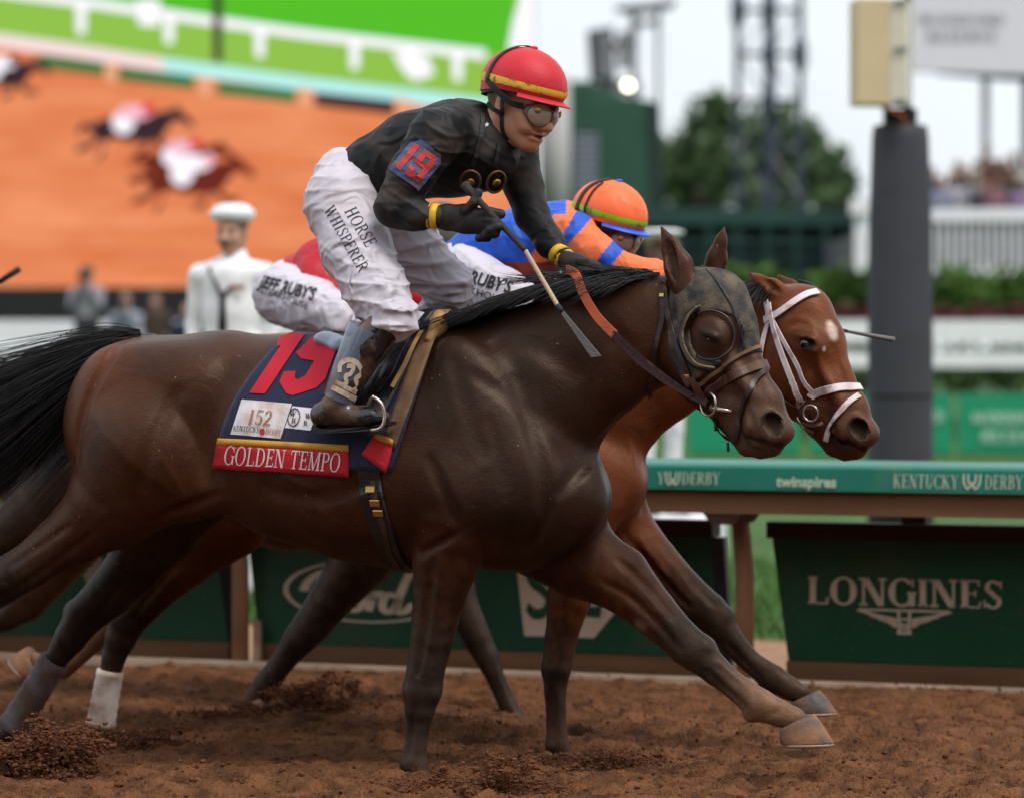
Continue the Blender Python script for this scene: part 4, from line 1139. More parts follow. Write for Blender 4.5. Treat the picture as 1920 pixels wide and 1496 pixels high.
def strands(roots, name, n_seg, width, mat, parent, seed, smoothc=True):
    """hair: roots = list of control-point lists (4 points) -> one mesh of thin three-sided strands"""
    rs = np.random.default_rng(seed)
    m = len(roots)
    C = np.array(roots)                                    # m,4,3
    t = np.linspace(0, 1, n_seg + 1)[None, :, None]
    P = ((1 - t) ** 3) * C[:, None, 0] + 3 * t * (1 - t) ** 2 * C[:, None, 1] + 3 * t * t * (1 - t) * C[:, None, 2] + t ** 3 * C[:, None, 3]
    tan = np.gradient(P, axis=1); tan /= np.linalg.norm(tan, axis=2, keepdims=True) + 1e-9
    a = np.cross(tan, rs.normal(size=(m, 1, 3))); a /= np.linalg.norm(a, axis=2, keepdims=True) + 1e-9
    b = np.cross(tan, a)
    wd = width * rs.uniform(0.6, 1.3, (m, 1, 1)) * (1 - 0.85 * np.linspace(0, 1, n_seg + 1)[None, :, None] ** 2)
    V = np.stack([P + wd * (math.cos(q) * a + math.sin(q) * b) for q in (0, 2.1, 4.2)], 2).reshape(-1, 3)
    i = np.arange(m)[:, None, None] * (n_seg + 1) * 3 + np.arange(n_seg)[None, :, None] * 3
    Q = []
    for q in range(3):
        r = (q + 1) % 3
        Q.append(np.stack([i + q, i + r, i + 3 + r, i + 3 + q], -1).reshape(-1, 4))
    me = mesh_from(name, V, np.concatenate(Q), True)
    return obj(name, me, mat, parent)

COAT = pm("bay_coat", attr=True, rough=0.42, stint=(1.0, .78, .62), var=0.25, scale=7, bump=0.22, bscale=260, spec=0.30, sheen=0.0, fold=(8, .20), hair=(26, 240, 240), speck=(lin(150, 112, 84), 75, .745),
          dust=(lin(118, 84, 62), 0.52, 0.80, 3.2, 0.22), stretch=(1.0, 1.0, 1.0), bdist=0.006)
COAT_RED = pm("red_bay_coat", attr=True, rough=0.41, stint=(1.0, .68, .46), var=0.2, scale=7, bump=0.20, bscale=260, spec=0.28, sheen=0.0, fold=(8, .18), hair=(26, 240, 240), speck=(lin(150, 112, 84), 75, .76),
          dust=(lin(125, 85, 62), 0.56, 0.85, 3.5, 0.22), bdist=0.006)
HAIR = pm("black_hair", (0.006, 0.005, 0.005), rough=0.42, var=0.3, scale=30, bump=0, spec=0.45)
HOOF = pm("hoof_horn", lin(72, 66, 64), rough=0.55, var=0.3, scale=25, bump=0.25, bscale=70, dust=(lin(158, 112, 78), 0.36, 0.66, 9, 0.85))
SHOE = pm("steel_shoe", (0.26, 0.19, 0.14), rough=0.55, metal=0.4, bump=0.05)
EYE = pm("eye_black", (0.006, 0.004, 0.003), rough=0.05, var=0, bump=0, spec=0.7, coat=0.6)

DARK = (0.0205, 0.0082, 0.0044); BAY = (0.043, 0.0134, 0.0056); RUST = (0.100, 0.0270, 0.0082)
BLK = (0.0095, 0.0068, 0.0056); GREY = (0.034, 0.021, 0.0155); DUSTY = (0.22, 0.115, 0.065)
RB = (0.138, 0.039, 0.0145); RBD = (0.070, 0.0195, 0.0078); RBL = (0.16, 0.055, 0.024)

def horse_head(T, L, ears, c_main, c_dark, c_muz, eye):
    """L: named circles of the head in photo pixels; T traces in the turned head plane"""
    g = lambda k: L[k]
    P = []
    # skull, cheek, nose, muzzle
    P += T.circ([g('poll'), g('fore'), g('brow')], k=0.03, col=c_main, kl=0.74)
    P += T.circ([g('jaw1'), g('jaw2')], k=0.03, col=c_main, kl=0.62)
    P += T.circ([g('brow'), g('nose1'), g('nose2')], k=0.03, col=c_main, kl=0.60)
    P += T.circ([g('jaw2'), g('mouth')], k=0.03, col=c_main, kl=0.56)
    P += T.circ([g('nose2'), g('muz'), g('tip')], k=0.025, col=c_muz, kl=0.78)
    P += T.circ([g('lip1'), g('lip2')], k=0.02, col=c_muz, kl=0.85)
    P += T.circ([g('mouth'), g('chin')], k=0.02, col=c_muz, kl=0.80)
    return P

def carve(fr, bvh, lines, op):
    """lines: (photo points, radius, depth[, colour]) laid on a rough surface: grooves cut in (op '-') or cords raised (op '+')"""
    out = []
    for L in lines:
        pts, r, dep = L[0], (L[1] if op == '-' else max(L[1], .011)), L[2]; q = []
        for x, y in smoothpath(pts, 4):
            h_ = shoot(bvh, fr, x, y)
            if h_ is None: continue
            if q and np.linalg.norm(h_[0] - q[-1][0]) > 0.10: continue
            q.append(h_)
        m_ = len(q)
        for _ in range(3):                       # even out the rough surface's facets
            q = [q[0]] + [((q[i - 1][0] + 2 * q[i][0] + q[i + 1][0]) / 4, (lambda n_: n_ / np.linalg.norm(n_))(q[i - 1][1] + 2 * q[i][1] + q[i + 1][1])) for i in range(1, m_ - 1)] + [q[-1]] if m_ > 2 else q
        segs = []
        for i in range(m_ - 1):
            taper = lambda j: math.sin(math.pi * min(1.0, max(0.0, (j + .6) / (m_ + .2)))) ** .5
            if op == '-':
                a = q[i][0] + q[i][1] * (r - dep * taper(i)); b = q[i + 1][0] + q[i + 1][1] * (r - dep * taper(i + 1))
                segs.append(cone(a, b, r, r))
            else:
                a = q[i][0] - q[i][1] * (r - dep * taper(i)); b = q[i + 1][0] - q[i + 1][1] * (r - dep * taper(i + 1))
                segs.append(cone(a, b, r, r))
        if segs: out.append(multi(segs, max(.010, r * .55) if op == '-' else .009, L[3] if len(L) > 3 else None, op))
    return out

def build_horse(fr, T, torso, neck, legs, headp, muscles, coat, h, name, label, group, grooves=(), ridges=(), colfn=None):
    prims = T.circ(torso, k=0.05, col=BAY) + neck + headp
    for t, L in legs: prims += T.circ(L, t=t, k=0.008, kl=0.84)
    prims += muscles
    if grooves or ridges:
        D0, L0 = field(prims, .015); V0, Q0 = nets(D0, L0, .015); b0 = bvh_of(V0, Q0)
        prims += carve(fr, b0, ridges, '+') + carve(fr, b0, grooves, '-')
    V, Q, me = clay("body", prims, h, smooth=1, soft=0.02, colfn=colfn)
    root = empty(name, mat=fr.matrix(), label=label, cat="horse", group=group)
    obj("body", me, coat, root)
    return root, V, Q, prims
# ---- near horse (dark bay, hood)
T1 = Tracer(H1)
HP1 = yaw_frame(H1, 1275, 600, 0.0, 19.0)
TH1 = Tracer(H1, HP1)
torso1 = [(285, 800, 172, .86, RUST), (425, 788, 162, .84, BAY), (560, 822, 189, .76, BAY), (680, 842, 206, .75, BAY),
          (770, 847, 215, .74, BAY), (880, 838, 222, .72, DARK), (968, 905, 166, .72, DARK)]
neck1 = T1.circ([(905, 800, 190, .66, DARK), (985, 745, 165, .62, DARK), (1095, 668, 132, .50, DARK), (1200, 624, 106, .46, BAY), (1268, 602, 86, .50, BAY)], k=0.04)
head1 = dict(poll=(1292, 560, 58), fore=(1335, 585, 76), brow=(1360, 622, 62), jaw1=(1292, 650, 86), jaw2=(1332, 698, 72),
             nose1=(1392, 698, 47), nose2=(1430, 758, 41), mouth=(1374, 765, 46), muz=(1440, 800, 43, .85), tip=(1462, 808, 27, 1.2),
             lip1=(1448, 836, 21), lip2=(1425, 841, 20), chin=(1402, 832, 25))
MUZ = (0.074, 0.038, 0.024)
hp1 = horse_head(TH1, head1, None, BAY, DARK, MUZ, None)
n1 = TH1.n
def ear(T, pts, t, col, dcol, flat=0.42, hollow=None):
    out = T.circ([(x, y, r, flat, col, t) for x, y, r in pts], k=0.012)
    if hollow: out.append(T.blob(*hollow, k=0.006, op='-'))
    return out
hp1 += ear(TH1, [(1284, 538, 30), (1272, 500, 31), (1256, 462, 20), (1241, 427, 4)], -0.055, (0.05, 0.018, 0.010), BLK, 0.62, (1258, 485, -0.078, 46, 13, 0.022, 112))
hp1 += ear(TH1, [(1334, 522, 25), (1344, 484, 22), (1352, 452, 13), (1359, 424, 3)], 0.06, (0.05, 0.018, 0.010), BLK, 0.62, (1350, 478, 0.035, 36, 9, 0.02, 76))
# eye and face
hp1 += [TH1.blob(1330, 628, -0.084, 42, 30, 0.030, -35, 0.045, col=DARK), TH1.blob(1334, 636, -0.118, 18, 5, 0.012, -20, 0.008, col=BLK, op='-'),
        TH1.blob(1330, 627, -0.110, 20, 6, 0.010, -25, 0.012, col=DARK),
        TH1.blob(1300, 670, -0.07, 74, 66, 0.045, -40, 0.03, col=BAY), TH1.blob(1300, 670, 0.07, 74, 66, 0.045, -40, 0.03, col=BAY),
        TH1.blob(1380, 695, -0.056, 58, 12, 0.018, -52, 0.035, col=MUZ),
        TH1.blob(1447, 800, -0.052, 29, 33, 0.024, 0, 0.014, col=MUZ), TH1.blob(1447, 800, 0.052, 29, 33, 0.024, 0, 0.014, col=MUZ),
        TH1.blob(1447, 797, -0.074, 26, 19, 0.040, -48, 0.010, col=(.004,.003,.003), op='-'), TH1.blob(1447, 797, 0.074, 26, 19, 0.040, -48, 0.010, col=(.004,.003,.003), op='-'),
        TH1.blob(1412, 828, -0.062, 34, 4, 0.02, -18, 0.008, op='-')]
# legs: near fore planted, far fore reaching, near hind trailing, far hind with grey wrap
GL = (0.030, 0.020, 0.016)
legs1 = [(-0.115, [(850, 975, 92, None, DARK), (838, 1040, 68, None, BAY), (824, 1114, 51, None, BAY), (810, 1195, 42, None, DARK), (797, 1262, 36, None, GL), (791, 1296, 37, None, GL),
                   (787, 1330, 29, None, GL), (784, 1362, 22, None, GL), (779, 1402, 21, None, GL), (777, 1432, 25, None, GL), (786, 1462, 21, None, GL)]),
         (0.12, [(1010, 985, 100, None, DARK), (1085, 1045, 76, None, BAY), (1160, 1083, 62, None, BAY), (1224, 1146, 45, None, RUST), (1275, 1196, 37, None, GREY), (1304, 1221, 37, None, GREY),
                 (1342, 1256, 28, None, GREY), (1381, 1288, 25, None, GREY), (1424, 1321, 31, None, DUSTY), (1462, 1337, 25, None, DUSTY), (1490, 1347, 22, None, DUSTY)]),
         (-0.14, [(285, 850, 138, None, RUST), (215, 938, 93, None, BAY), (150, 992, 62, None, BAY), (106, 1021, 49, None, BAY), (56, 1060, 43, None, DARK), (0, 1092, 43, None, BLK),
                  (-58, 1130, 40, None, BLK), (-120, 1168, 27, None, BLK), (-200, 1212, 24, None, BLK), (-258, 1242, 28, None, BLK), (-285, 1270, 22, None, BLK)]),
         (0.13, [(335, 890, 122, None, DARK), (300, 978, 84, None, DARK), (250, 1062, 54, None, DARK), (205, 1112, 45, None, BLK), (158, 1155, 38, None, BLK), (132, 1195, 31, None, BLK),
                 (103, 1238, 22, None, BLK), (35, 1345, 22, None, BLK), (20, 1374, 26, None, BLK), (2, 1398, 22, None, BLK)])]
def musc(T, px, py, t, ru, rv, rl, ang, col=None, k=0.085):
    return [T.blob(px, py, -t, ru, rv, rl, ang, k, col), T.blob(px, py, t, ru, rv, rl, ang, k, col)]
def groove(T, pts, t, r=0.012, k=0.03):
    q = [T.p(x, y, t if not isinstance(t, (list, tuple)) else t[i]) for i, (x, y) in enumerate(pts)]
    return [cone(a, b, r, r, 1, None, k, None, '-') for a, b in zip(q[:-1], q[1:])]
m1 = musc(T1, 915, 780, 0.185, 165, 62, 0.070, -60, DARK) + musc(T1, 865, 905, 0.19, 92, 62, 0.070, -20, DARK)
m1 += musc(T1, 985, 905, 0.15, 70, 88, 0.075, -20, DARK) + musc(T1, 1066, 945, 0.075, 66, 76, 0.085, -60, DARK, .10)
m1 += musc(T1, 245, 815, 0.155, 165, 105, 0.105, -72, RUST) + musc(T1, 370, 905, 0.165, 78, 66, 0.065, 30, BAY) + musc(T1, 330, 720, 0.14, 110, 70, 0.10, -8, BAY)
m1 += musc(T1, 640, 880, 0.20, 190, 120, 0.085, -8, BAY)
m1 += [T1.blob(850, 628, 0, 95, 38, 0.05, -6, 0.05, DARK)]
gr1 = [([(850, 680), (868, 740), (886, 800), (905, 850)], .036, .008), ([(806, 862), (832, 920), (856, 972), (876, 1006)], .026, .014), ([(968, 716), (990, 790), (1008, 850), (1020, 910), (1023, 952)], .036, .010),
       ([(1023, 925), (1024, 950), (1018, 985), (990, 1030)], .022, .016), ([(1165, 780), (1120, 838), (1080, 885), (1050, 925)], .028, .010), ([(788, 1038), (825, 1018), (880, 988)], .018, .010),
       ([(232, 640), (195, 690), (166, 745), (150, 800), (146, 860)], .022, .009), ([(335, 735), (302, 790), (276, 850), (268, 910)], .034, .009), ([(410, 925), (372, 942), (330, 955), (290, 975)], .022, .010),
       ([(425, 690), (405, 760), (396, 830), (402, 890)], .05, .013), ([(880, 700), (930, 730), (985, 770)], .034, .003), ([(700, 900), (640, 925), (570, 935), (500, 915)], .04, .005),
       ([(1100, 560), (1130, 610), (1180, 650)], .045, .004), ([(940, 640), (1010, 650), (1080, 700)], .045, .003), ([(915, 790), (935, 850), (945, 905)], .03, .006),
       ([(1130, 1090), (1185, 1120), (1235, 1172), (1272, 1214)], .015, .012), ([(1160, 1050), (1210, 1095), (1262, 1155)], .018, .009), ([(1325, 1258), (1362, 1293), (1398, 1325)], .010, .009), ([(1345, 1250), (1385, 1284)], .012, .003),
       ([(812, 1050), (803, 1130), (795, 1200), (784, 1262)], .016, .012), ([(850, 1040), (838, 1110), (826, 1180), (814, 1240)], .016, .008), ([(776, 1330), (773, 1372), (768, 1412)], .009, .009), ([(1440, 1340), (1462, 1332), (1470, 1325)], .010, .004),
       ([(170, 1000), (120, 1040), (60, 1085), (5, 1118)], .016, .008), ([(130, 985), (80, 1020), (20, 1060)], .014, .006), ([(230, 1090), (195, 1140), (160, 1180)], .014, .008),
       ([(1345, 735), (1372, 742), (1395, 760)], .016, .005), ([(1405, 776), (1412, 800), (1408, 822)], .014, .006), ([(1465, 836), (1440, 828), (1412, 826), (1395, 815)], .006, .006, (.012, .008, .007)), ([(1318, 716), (1345, 730), (1362, 752)], .018, .006)]
rd1 = [([(512, 880), (575, 915), (640, 930), (700, 925)], .006, .0035), ([(575, 915), (600, 960), (640, 985)], .005, .003), ([(700, 760), (730, 830), (735, 900)], .005, .002), ([(945, 945), (950, 990), (935, 1040)], .006, .0035),
       ([(1190, 1075), (1225, 1130), (1262, 1180)], .005, .0035), ([(828, 1050), (822, 1120), (812, 1190)], .005, .0035), ([(1384, 700), (1378, 730), (1390, 760)], .004, .0025), ([(300, 860), (330, 900), (345, 940)], .006, .003), ([(200, 960), (150, 1010), (110, 1045)], .006, .003)]
m1 += [T1.blob(1274, 1230, .12, 15, 13, .030, -40, .012, GREY), T1.blob(1326, 1212, .12, 17, 15, .038, -40, .02, GREY), T1.blob(768, 1290, -.115, 12, 22, .026, 0, .012, GL), T1.blob(806, 1290, -.115, 20, 24, .038, 0, .02, GL),
       T1.blob(1408, 1340, .12, 16, 14, .03, -35, .012, DUSTY), T1.blob(762, 1434, -.115, 11, 14, .024, 0, .012, GL), T1.blob(133, 1140, .13, 18, 12, .026, 45, .012, BLK)]
m1 += [T1.blob(848, 985, -0.16, 70, 55, 0.06, 60, 0.03, BAY)]

def body_color(V, N, C, T, skin):
    """coat pattern: fine blotches, paler where the sweat dried (real colour, not shade)"""
    w = 1 + 0.16 * wob(V, 26, 3) + 0.10 * wob(V, 60, 4)
    leg = np.clip((.78 - V[:, 2]) / .15, 0, 1)                     # lower legs: wet black hair with dried soil in patches
    m_ = np.clip(.5 + 1.1 * wob(V, 55, 13) + .7 * wob(V, 120, 14), 0, 1)
    C = C * (1 - leg * .35 * (1 - m_))[:, None] + (leg * m_ * .17)[:, None] * (np.array((.075, .042, .026)) - C)
    return np.clip(C * w[:, None], 0, 1)

def spot_col(V, C, fr, T, x, y, t, rx, col, amt=1.0):
    c = T.p(x, y, t); d = np.linalg.norm((V - c) * np.array([1, .6, 1]), axis=1); w = (amt * np.clip(1.5 - d / (rx * fr.scale(x)), 0, 1))[:, None]
    return C * (1 - w) + np.array(col) * w
def col1(V, N, C):
    C = body_color(V, N, C, T1, None)
    C = spot_col(V, C, H1, T1, 1198, 1174, .06, 12, (.16, .09, .07))                       # chestnut on the foreleg
    # dried dust on shoulder and chest, grown in patches
    m_ = np.clip(.55 + .9 * wob(V, 11, 61) + .5 * wob(V, 30, 62), 0, 1)
    for x, y, t, r, a_ in ((925, 830, -.25, 120, .55), (1010, 960, -.15, 90, .45), (860, 900, -.28, 90, .35), (1100, 960, -.05, 60, .4)):
        c = T1.p(x, y, t); w = np.clip(1.25 - np.linalg.norm(V - c, axis=1) / (r * H1.scale(x)), 0, 1) * m_ * a_
        C = C * (1 - w[:, None]) + np.array((.060, .040, .030)) * w[:, None]
    return C
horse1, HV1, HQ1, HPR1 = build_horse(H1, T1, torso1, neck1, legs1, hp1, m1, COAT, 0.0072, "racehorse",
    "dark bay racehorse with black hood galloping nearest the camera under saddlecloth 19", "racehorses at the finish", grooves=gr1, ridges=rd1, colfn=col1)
BV1 = bvh_of(HV1, HQ1)

def add_hooves(T, root, specs):
    for cor, toe, t in specs:
        me, sp = hoof_mesh("hoof", T, cor, toe, t)
        hf = obj("hoof", me, HOOF, root)
        MB().tube(sp, 0.006, 6).build("shoe", SHOE, hf, smooth=True)
add_hooves(T1, horse1, [((1498, 1350), (1564, 1394, 2), 0.12), ((788, 1466), (815, 1490, -4), -0.115), ((-283, 1268), (-300, 1300, -60), -0.14), ((5, 1396), (20, 1425, -4), 0.13)])
def leg_wrap(T, root, a, b, t, r, mat, label, n=12):
    m = MB()
    A, Bq = T.p(a[0], a[1], t), T.p(b[0], b[1], t)
    pts = [A + (Bq - A) * q / n for q in range(n + 1)]
    rad = [r * T.pl.scale(a[0], t) * (1.0 + 0.06 * (i % 2) + 0.12 * (i / n) ** 3) for i in range(n + 1)]
    m.tube(pts, rad, 20)
    return m.build("leg_wrap", mat, root, smooth=True, label=label)
GREYWRAP = pm("grey_wrap", lin(104, 104, 108), rough=0.8, var=0.2, scale=20, bump=0.4, bscale=150, dust=(lin(92, 66, 50), 0.36, 0.58, 12, 0.9))
WHITEWRAP = pm("white_wrap", lin(214, 200, 190), rough=0.8, var=0.12, scale=20, bump=0.4, bscale=150, dust=(lin(130, 90, 66), 0.42, 0.66, 12, 0.85))
leg_wrap(T1, horse1, (102, 1236), (24, 1366), 0.13, 27, GREYWRAP, "muddy grey bandage on the hind leg")

# ---- horse in the middle lane (red bay, white bridle)
T2 = Tracer(H2)
HP2 = yaw_frame(H2, 1430, 600, 0.0, 19.0)
TH2 = Tracer(H2, HP2)
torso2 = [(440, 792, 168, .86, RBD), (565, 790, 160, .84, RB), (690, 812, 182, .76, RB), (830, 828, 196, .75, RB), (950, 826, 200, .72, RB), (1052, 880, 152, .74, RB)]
neck2 = T2.circ([(1030, 790, 165, .66, RB), (1110, 750, 140, .60, RB), (1215, 690, 112, .52, RB), (1330, 640, 96, .48, RB), (1425, 608, 78, .52, RB)], k=0.04)
head2 = dict(poll=(1452, 580, 50), fore=(1500, 605, 70), brow=(1530, 648, 60), jaw1=(1462, 672, 82), jaw2=(1502, 716, 70), nose1=(1560, 718, 46), nose2=(1592, 770, 39),
             mouth=(1540, 775, 46), muz=(1602, 808, 40, .85), tip=(1624, 812, 24, 1.2), lip1=(1606, 842, 20), lip2=(1584, 846, 19), chin=(1566, 832, 26))
MUZ2 = (0.085, 0.040, 0.025)
hp2 = horse_head(TH2, head2, None, RB, RBD, MUZ2, None)
hp2 += ear(TH2, [(1476, 560, 20), (1448, 542, 20), (1422, 526, 12), (1404, 511, 3)], -0.05, RB, BLK, 0.62, (1440, 533, -0.072, 34, 8, 0.018, 148))
hp2 += ear(TH2, [(1500, 556, 18), (1482, 540, 16), (1462, 522, 8)], 0.055, RBD, BLK, 0.62, None)
hp2 += [TH2.blob(1506, 640, -0.080, 46, 32, 0.028, -25, 0.045, col=RB), TH2.blob(1512, 645, -0.116, 16, 10, 0.016, -12, 0.010, col=BLK, op='-'),
        TH2.blob(1510, 633, -0.103, 22, 4, 0.009, -12, 0.012, col=RBD), TH2.blob(1512, 656, -0.101, 20, 4, 0.008, -10, 0.01, col=RBD),
        TH2.blob(1470, 690, -0.07, 72, 62, 0.040, -40, 0.03, col=RB), TH2.blob(1470, 690, 0.07, 72, 62, 0.040, -40, 0.03, col=RB),
        TH2.blob(1548, 708, -0.054, 60, 12, 0.018, -56, 0.035, col=RB),
        TH2.blob(1608, 808, -0.050, 27, 31, 0.024, 0, 0.014, col=MUZ2), TH2.blob(1608, 808, 0.050, 27, 31, 0.024, 0, 0.014, col=MUZ2),
        TH2.blob(1610, 806, -0.072, 25, 17, 0.040, -38, 0.010, col=(.004,.003,.003), op='-'), TH2.blob(1610, 806, 0.074, 24, 15, 0.034, -38, 0.010, op='-'),
        TH2.blob(1573, 824, -0.06, 32, 4, 0.02, -25, 0.008, op='-')]
legs2 = [(-0.11, [(1075, 960, 85, None, RB), (1085, 1050, 56, None, RB), (1068, 1120, 42, None, RB), (1053, 1190, 31, None, RBD), (1043, 1252, 28, None, GREY), (1041, 1295, 21, None, GREY),
                  (1043, 1358, 19, None, GREY), (1045, 1398, 23, None, GREY), (1052, 1424, 20, None, GREY)]),
         (0.12, [(1100, 930, 90, None, RB), (1160, 990, 66, None, RB), (1225, 1052, 47, None, RB), (1280, 1106, 40, None, RBD), (1328, 1147, 37, None, GREY), (1346, 1168, 33, None, GREY),
                 (1373, 1204, 25, None, GREY), (1407, 1240, 21, None, GREY), (1450, 1272, 26, None, GREY), (1480, 1290, 22, None, GREY), (1502, 1301, 19, None, GREY)]),
         (-0.13, [(450, 860, 130, None, RB), (420, 960, 92, None, RUST), (345, 1040, 62, None, RUST), (287, 1100, 47, None, RBD), (240, 1160, 37, None, BLK), (226, 1196, 30, None, BLK),
                  (213, 1232, 23, None, BLK), (203, 1275, 20, None, BLK), (190, 1345, 20, None, BLK), (187, 1368, 24, None, BLK), (196, 1390, 20, None, BLK)]),
         (0.13, [(455, 880, 120, None, RBD), (400, 985, 80, None, RBD), (310, 1065, 52, None, RBD), (235, 1135, 34, None, RBD), (170, 1205, 22, None, DUSTY), (118, 1250, 22, None, DUSTY), (84, 1246, 17, None, DUSTY), (66, 1238, 17, None, DUSTY)])]
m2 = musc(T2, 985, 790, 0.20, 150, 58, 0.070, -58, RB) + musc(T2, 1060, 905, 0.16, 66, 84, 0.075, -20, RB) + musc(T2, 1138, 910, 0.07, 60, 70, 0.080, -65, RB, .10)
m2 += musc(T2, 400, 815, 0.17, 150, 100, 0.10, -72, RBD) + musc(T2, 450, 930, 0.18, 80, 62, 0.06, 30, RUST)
m2 += groove(T2, [(1300, 770), (1230, 830), (1195, 900)], [-0.07, -0.10, -0.14], 0.012, 0.03)
gr2 = [([(1222, 870), (1214, 920), (1205, 958)], .014, .010), ([(1310, 770), (1262, 815), (1235, 850)], .026, .010), ([(1170, 1000), (1225, 1068), (1290, 1135)], .015, .011), ([(1362, 1205), (1395, 1240), (1425, 1270)], .010, .008),
       ([(1300, 1092), (1340, 1135)], .012, .004), ([(1062, 1110), (1050, 1180), (1038, 1245)], .014, .010), ([(1034, 1290), (1034, 1340), (1036, 1385)], .009, .008), ([(1498, 700), (1506, 735), (1500, 765), (1478, 785)], .018, .008),
       ([(1545, 770), (1560, 790), (1566, 812)], .014, .006), ([(1620, 842), (1600, 832), (1572, 826), (1556, 808)], .006, .006, (.012, .008, .007)), ([(1480, 612), (1498, 606), (1516, 612)], .012, .006), ([(1525, 690), (1545, 730), (1552, 760)], .016, .006),
       ([(330, 1060), (285, 1110), (250, 1160)], .014, .008), ([(1560, 650), (1575, 690), (1590, 730)], .016, .003)]
rd2 = [([(1530, 660), (1540, 700), (1532, 735)], .004, .0028), ([(1540, 700), (1556, 722)], .0035, .0025), ([(1200, 1010), (1245, 1075), (1290, 1125)], .005, .0035), ([(1180, 830), (1190, 880), (1178, 930)], .005, .003)]
m2 += [T2.blob(1310, 1170, .12, 13, 12, .028, -40, .012, GREY), T2.blob(1362, 1152, .12, 15, 14, .034, -40, .02, GREY), T2.blob(1026, 1255, -.11, 10, 18, .024, 0, .012, GREY), T2.blob(1436, 1290, .12, 13, 12, .026, -35, .012, BLK), T2.blob(1052, 1250, -.11, 14, 20, .034, 0, .02, GREY)]
def col2(V, N, C):
    C = body_color(V, N, C, T2, None)
    for (x, y, r) in ((1560, 618, 10), (1563, 630, 8), (1545, 655, 4), (1556, 608, 7)):       # star on the forehead
        hit = shoot(BVtmp, H2, x, y)
        if hit is None: continue
        d = np.linalg.norm(V - hit[0], axis=1)
        w = np.clip(1.4 - d / (r * 0.0019), 0, 1)[:, None]
        C = C * (1 - w) + np.array([0.55, 0.45, 0.38]) * w
    return C
_pr = T2.circ(torso2, k=0.05) + neck2 + hp2
_D, _L = field(hp2, 0.012); _V, _Q = nets(_D, _L, 0.012); BVtmp = bvh_of(_V, _Q)
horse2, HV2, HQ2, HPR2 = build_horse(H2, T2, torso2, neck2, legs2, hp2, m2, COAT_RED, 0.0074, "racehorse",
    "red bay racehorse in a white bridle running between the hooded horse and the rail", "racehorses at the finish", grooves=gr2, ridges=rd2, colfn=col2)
BV2 = bvh_of(HV2, HQ2)
add_hooves(T2, horse2, [((1510, 1305), (1570, 1336, 2), 0.12), ((1054, 1426), (1082, 1446, -4), -0.11), ((198, 1392), (220, 1412, -4), -0.13), ((64, 1236), (20, 1232, 140), 0.13)])
leg_wrap(T2, horse2, (207, 1256), (188, 1362), -0.13, 25, WHITEWRAP, "muddy white bandage on the hind leg")

# ---- horse on the rail (brown, mostly hidden)
T3 = Tracer(H3)
HP3 = yaw_frame(H3, 1060, 660, 0.0, 10.0)
TH3 = Tracer(H3, HP3)
BR3, BR3D = (0.045, 0.021, 0.013), (0.024, 0.013, 0.009)
torso3 = [(185, 815, 158, .86, BR3), (300, 812, 150, .84, BR3), (420, 832, 170, .76, BR3), (550, 845, 182, .75, BR3), (660, 845, 186, .72, BR3), (760, 892, 148, .74, BR3)]
neck3 = T3.circ([(740, 810, 150, .66, BR3), (810, 770, 128, .60, BR3), (905, 720, 104, .52, BR3), (970, 690, 88, .48, BR3), (1020, 670, 72, .52, BR3)], k=0.04)
_dx, _dy = -430, 70
head3 = {k_: (v_[0] + _dx, v_[1] + _dy, v_[2] * 0.93) + tuple(v_[3:]) for k_, v_ in head2.items()}
hp3 = horse_head(TH3, head3, None, BR3, BR3D, BR3D, None)
hp3 += ear(TH3, [(1044, 630, 20), (1028, 605, 19), (1018, 590, 5)], -0.05, BR3, BLK, 0.62)
hp3 += ear(TH3, [(1064, 626, 18), (1058, 605, 16), (1054, 590, 5)], 0.05, BR3, BLK, 0.62)
legs3 = [(-0.11, [(735, 960, 85, None, BR3), (680, 1045, 60, None, BR3D), (622, 1121, 42, None, BR3D), (586, 1170, 36, None, GL), (563, 1196, 32, None, GL), (530, 1240, 23, None, GL),
                  (498, 1284, 25, None, GL), (480, 1312, 22, None, GL)]),
         (0.11, [(770, 950, 80, None, BR3), (838, 1050, 46, None, GL), (866, 1132, 31, None, GL), (894, 1196, 28, None, GREY), (912, 1229, 24, None, GREY), (934, 1282, 17, None, GREY),
                 (953, 1325, 18, None, GREY), (965, 1347, 19, None, GREY), (988, 1364, 15, None, GREY)]),
         (-0.12, [(170, 870, 125, None, BR3), (95, 945, 80, None, BR3D), (15, 1000, 48, None, BR3D), (-60, 1050, 35, None, BLK), (-120, 1120, 24, None, BLK), (-170, 1180, 24, None, BLK), (-200, 1210, 20, None, BLK)]),
         (0.12, [(200, 900, 110, None, BR3), (130, 1010, 66, None, (0.09, 0.045, 0.025)), (48, 1128, 38, None, (0.11, 0.055, 0.03)), (14, 1158, 24, None, GREY), (-60, 1185, 20, None, BLK), (-130, 1215, 22, None, BLK), (-150, 1240, 18, None, BLK)])]
m3 = musc(T3, 690, 810, 0.19, 140, 55, 0.065, -58, BR3) + musc(T3, 160, 835, 0.16, 140, 95, 0.09, -72, BR3)
horse3, HV3, HQ3, HPR3 = build_horse(H3, T3, torso3, neck3, legs3, hp3, m3, COAT, 0.013, "racehorse",
    "dark brown racehorse along the rail almost hidden behind the two leaders", "racehorses at the finish", colfn=lambda V, N, C: body_color(V, N, C, T3, None))
add_hooves(T3, horse3, [((478, 1314), (500, 1338, -4), -0.11), ((990, 1365), (1020, 1378, -2), 0.11), ((-200, 1210), (-220, 1240, -40), -0.12), ((-150, 1240), (-170, 1265, -40), 0.12)])

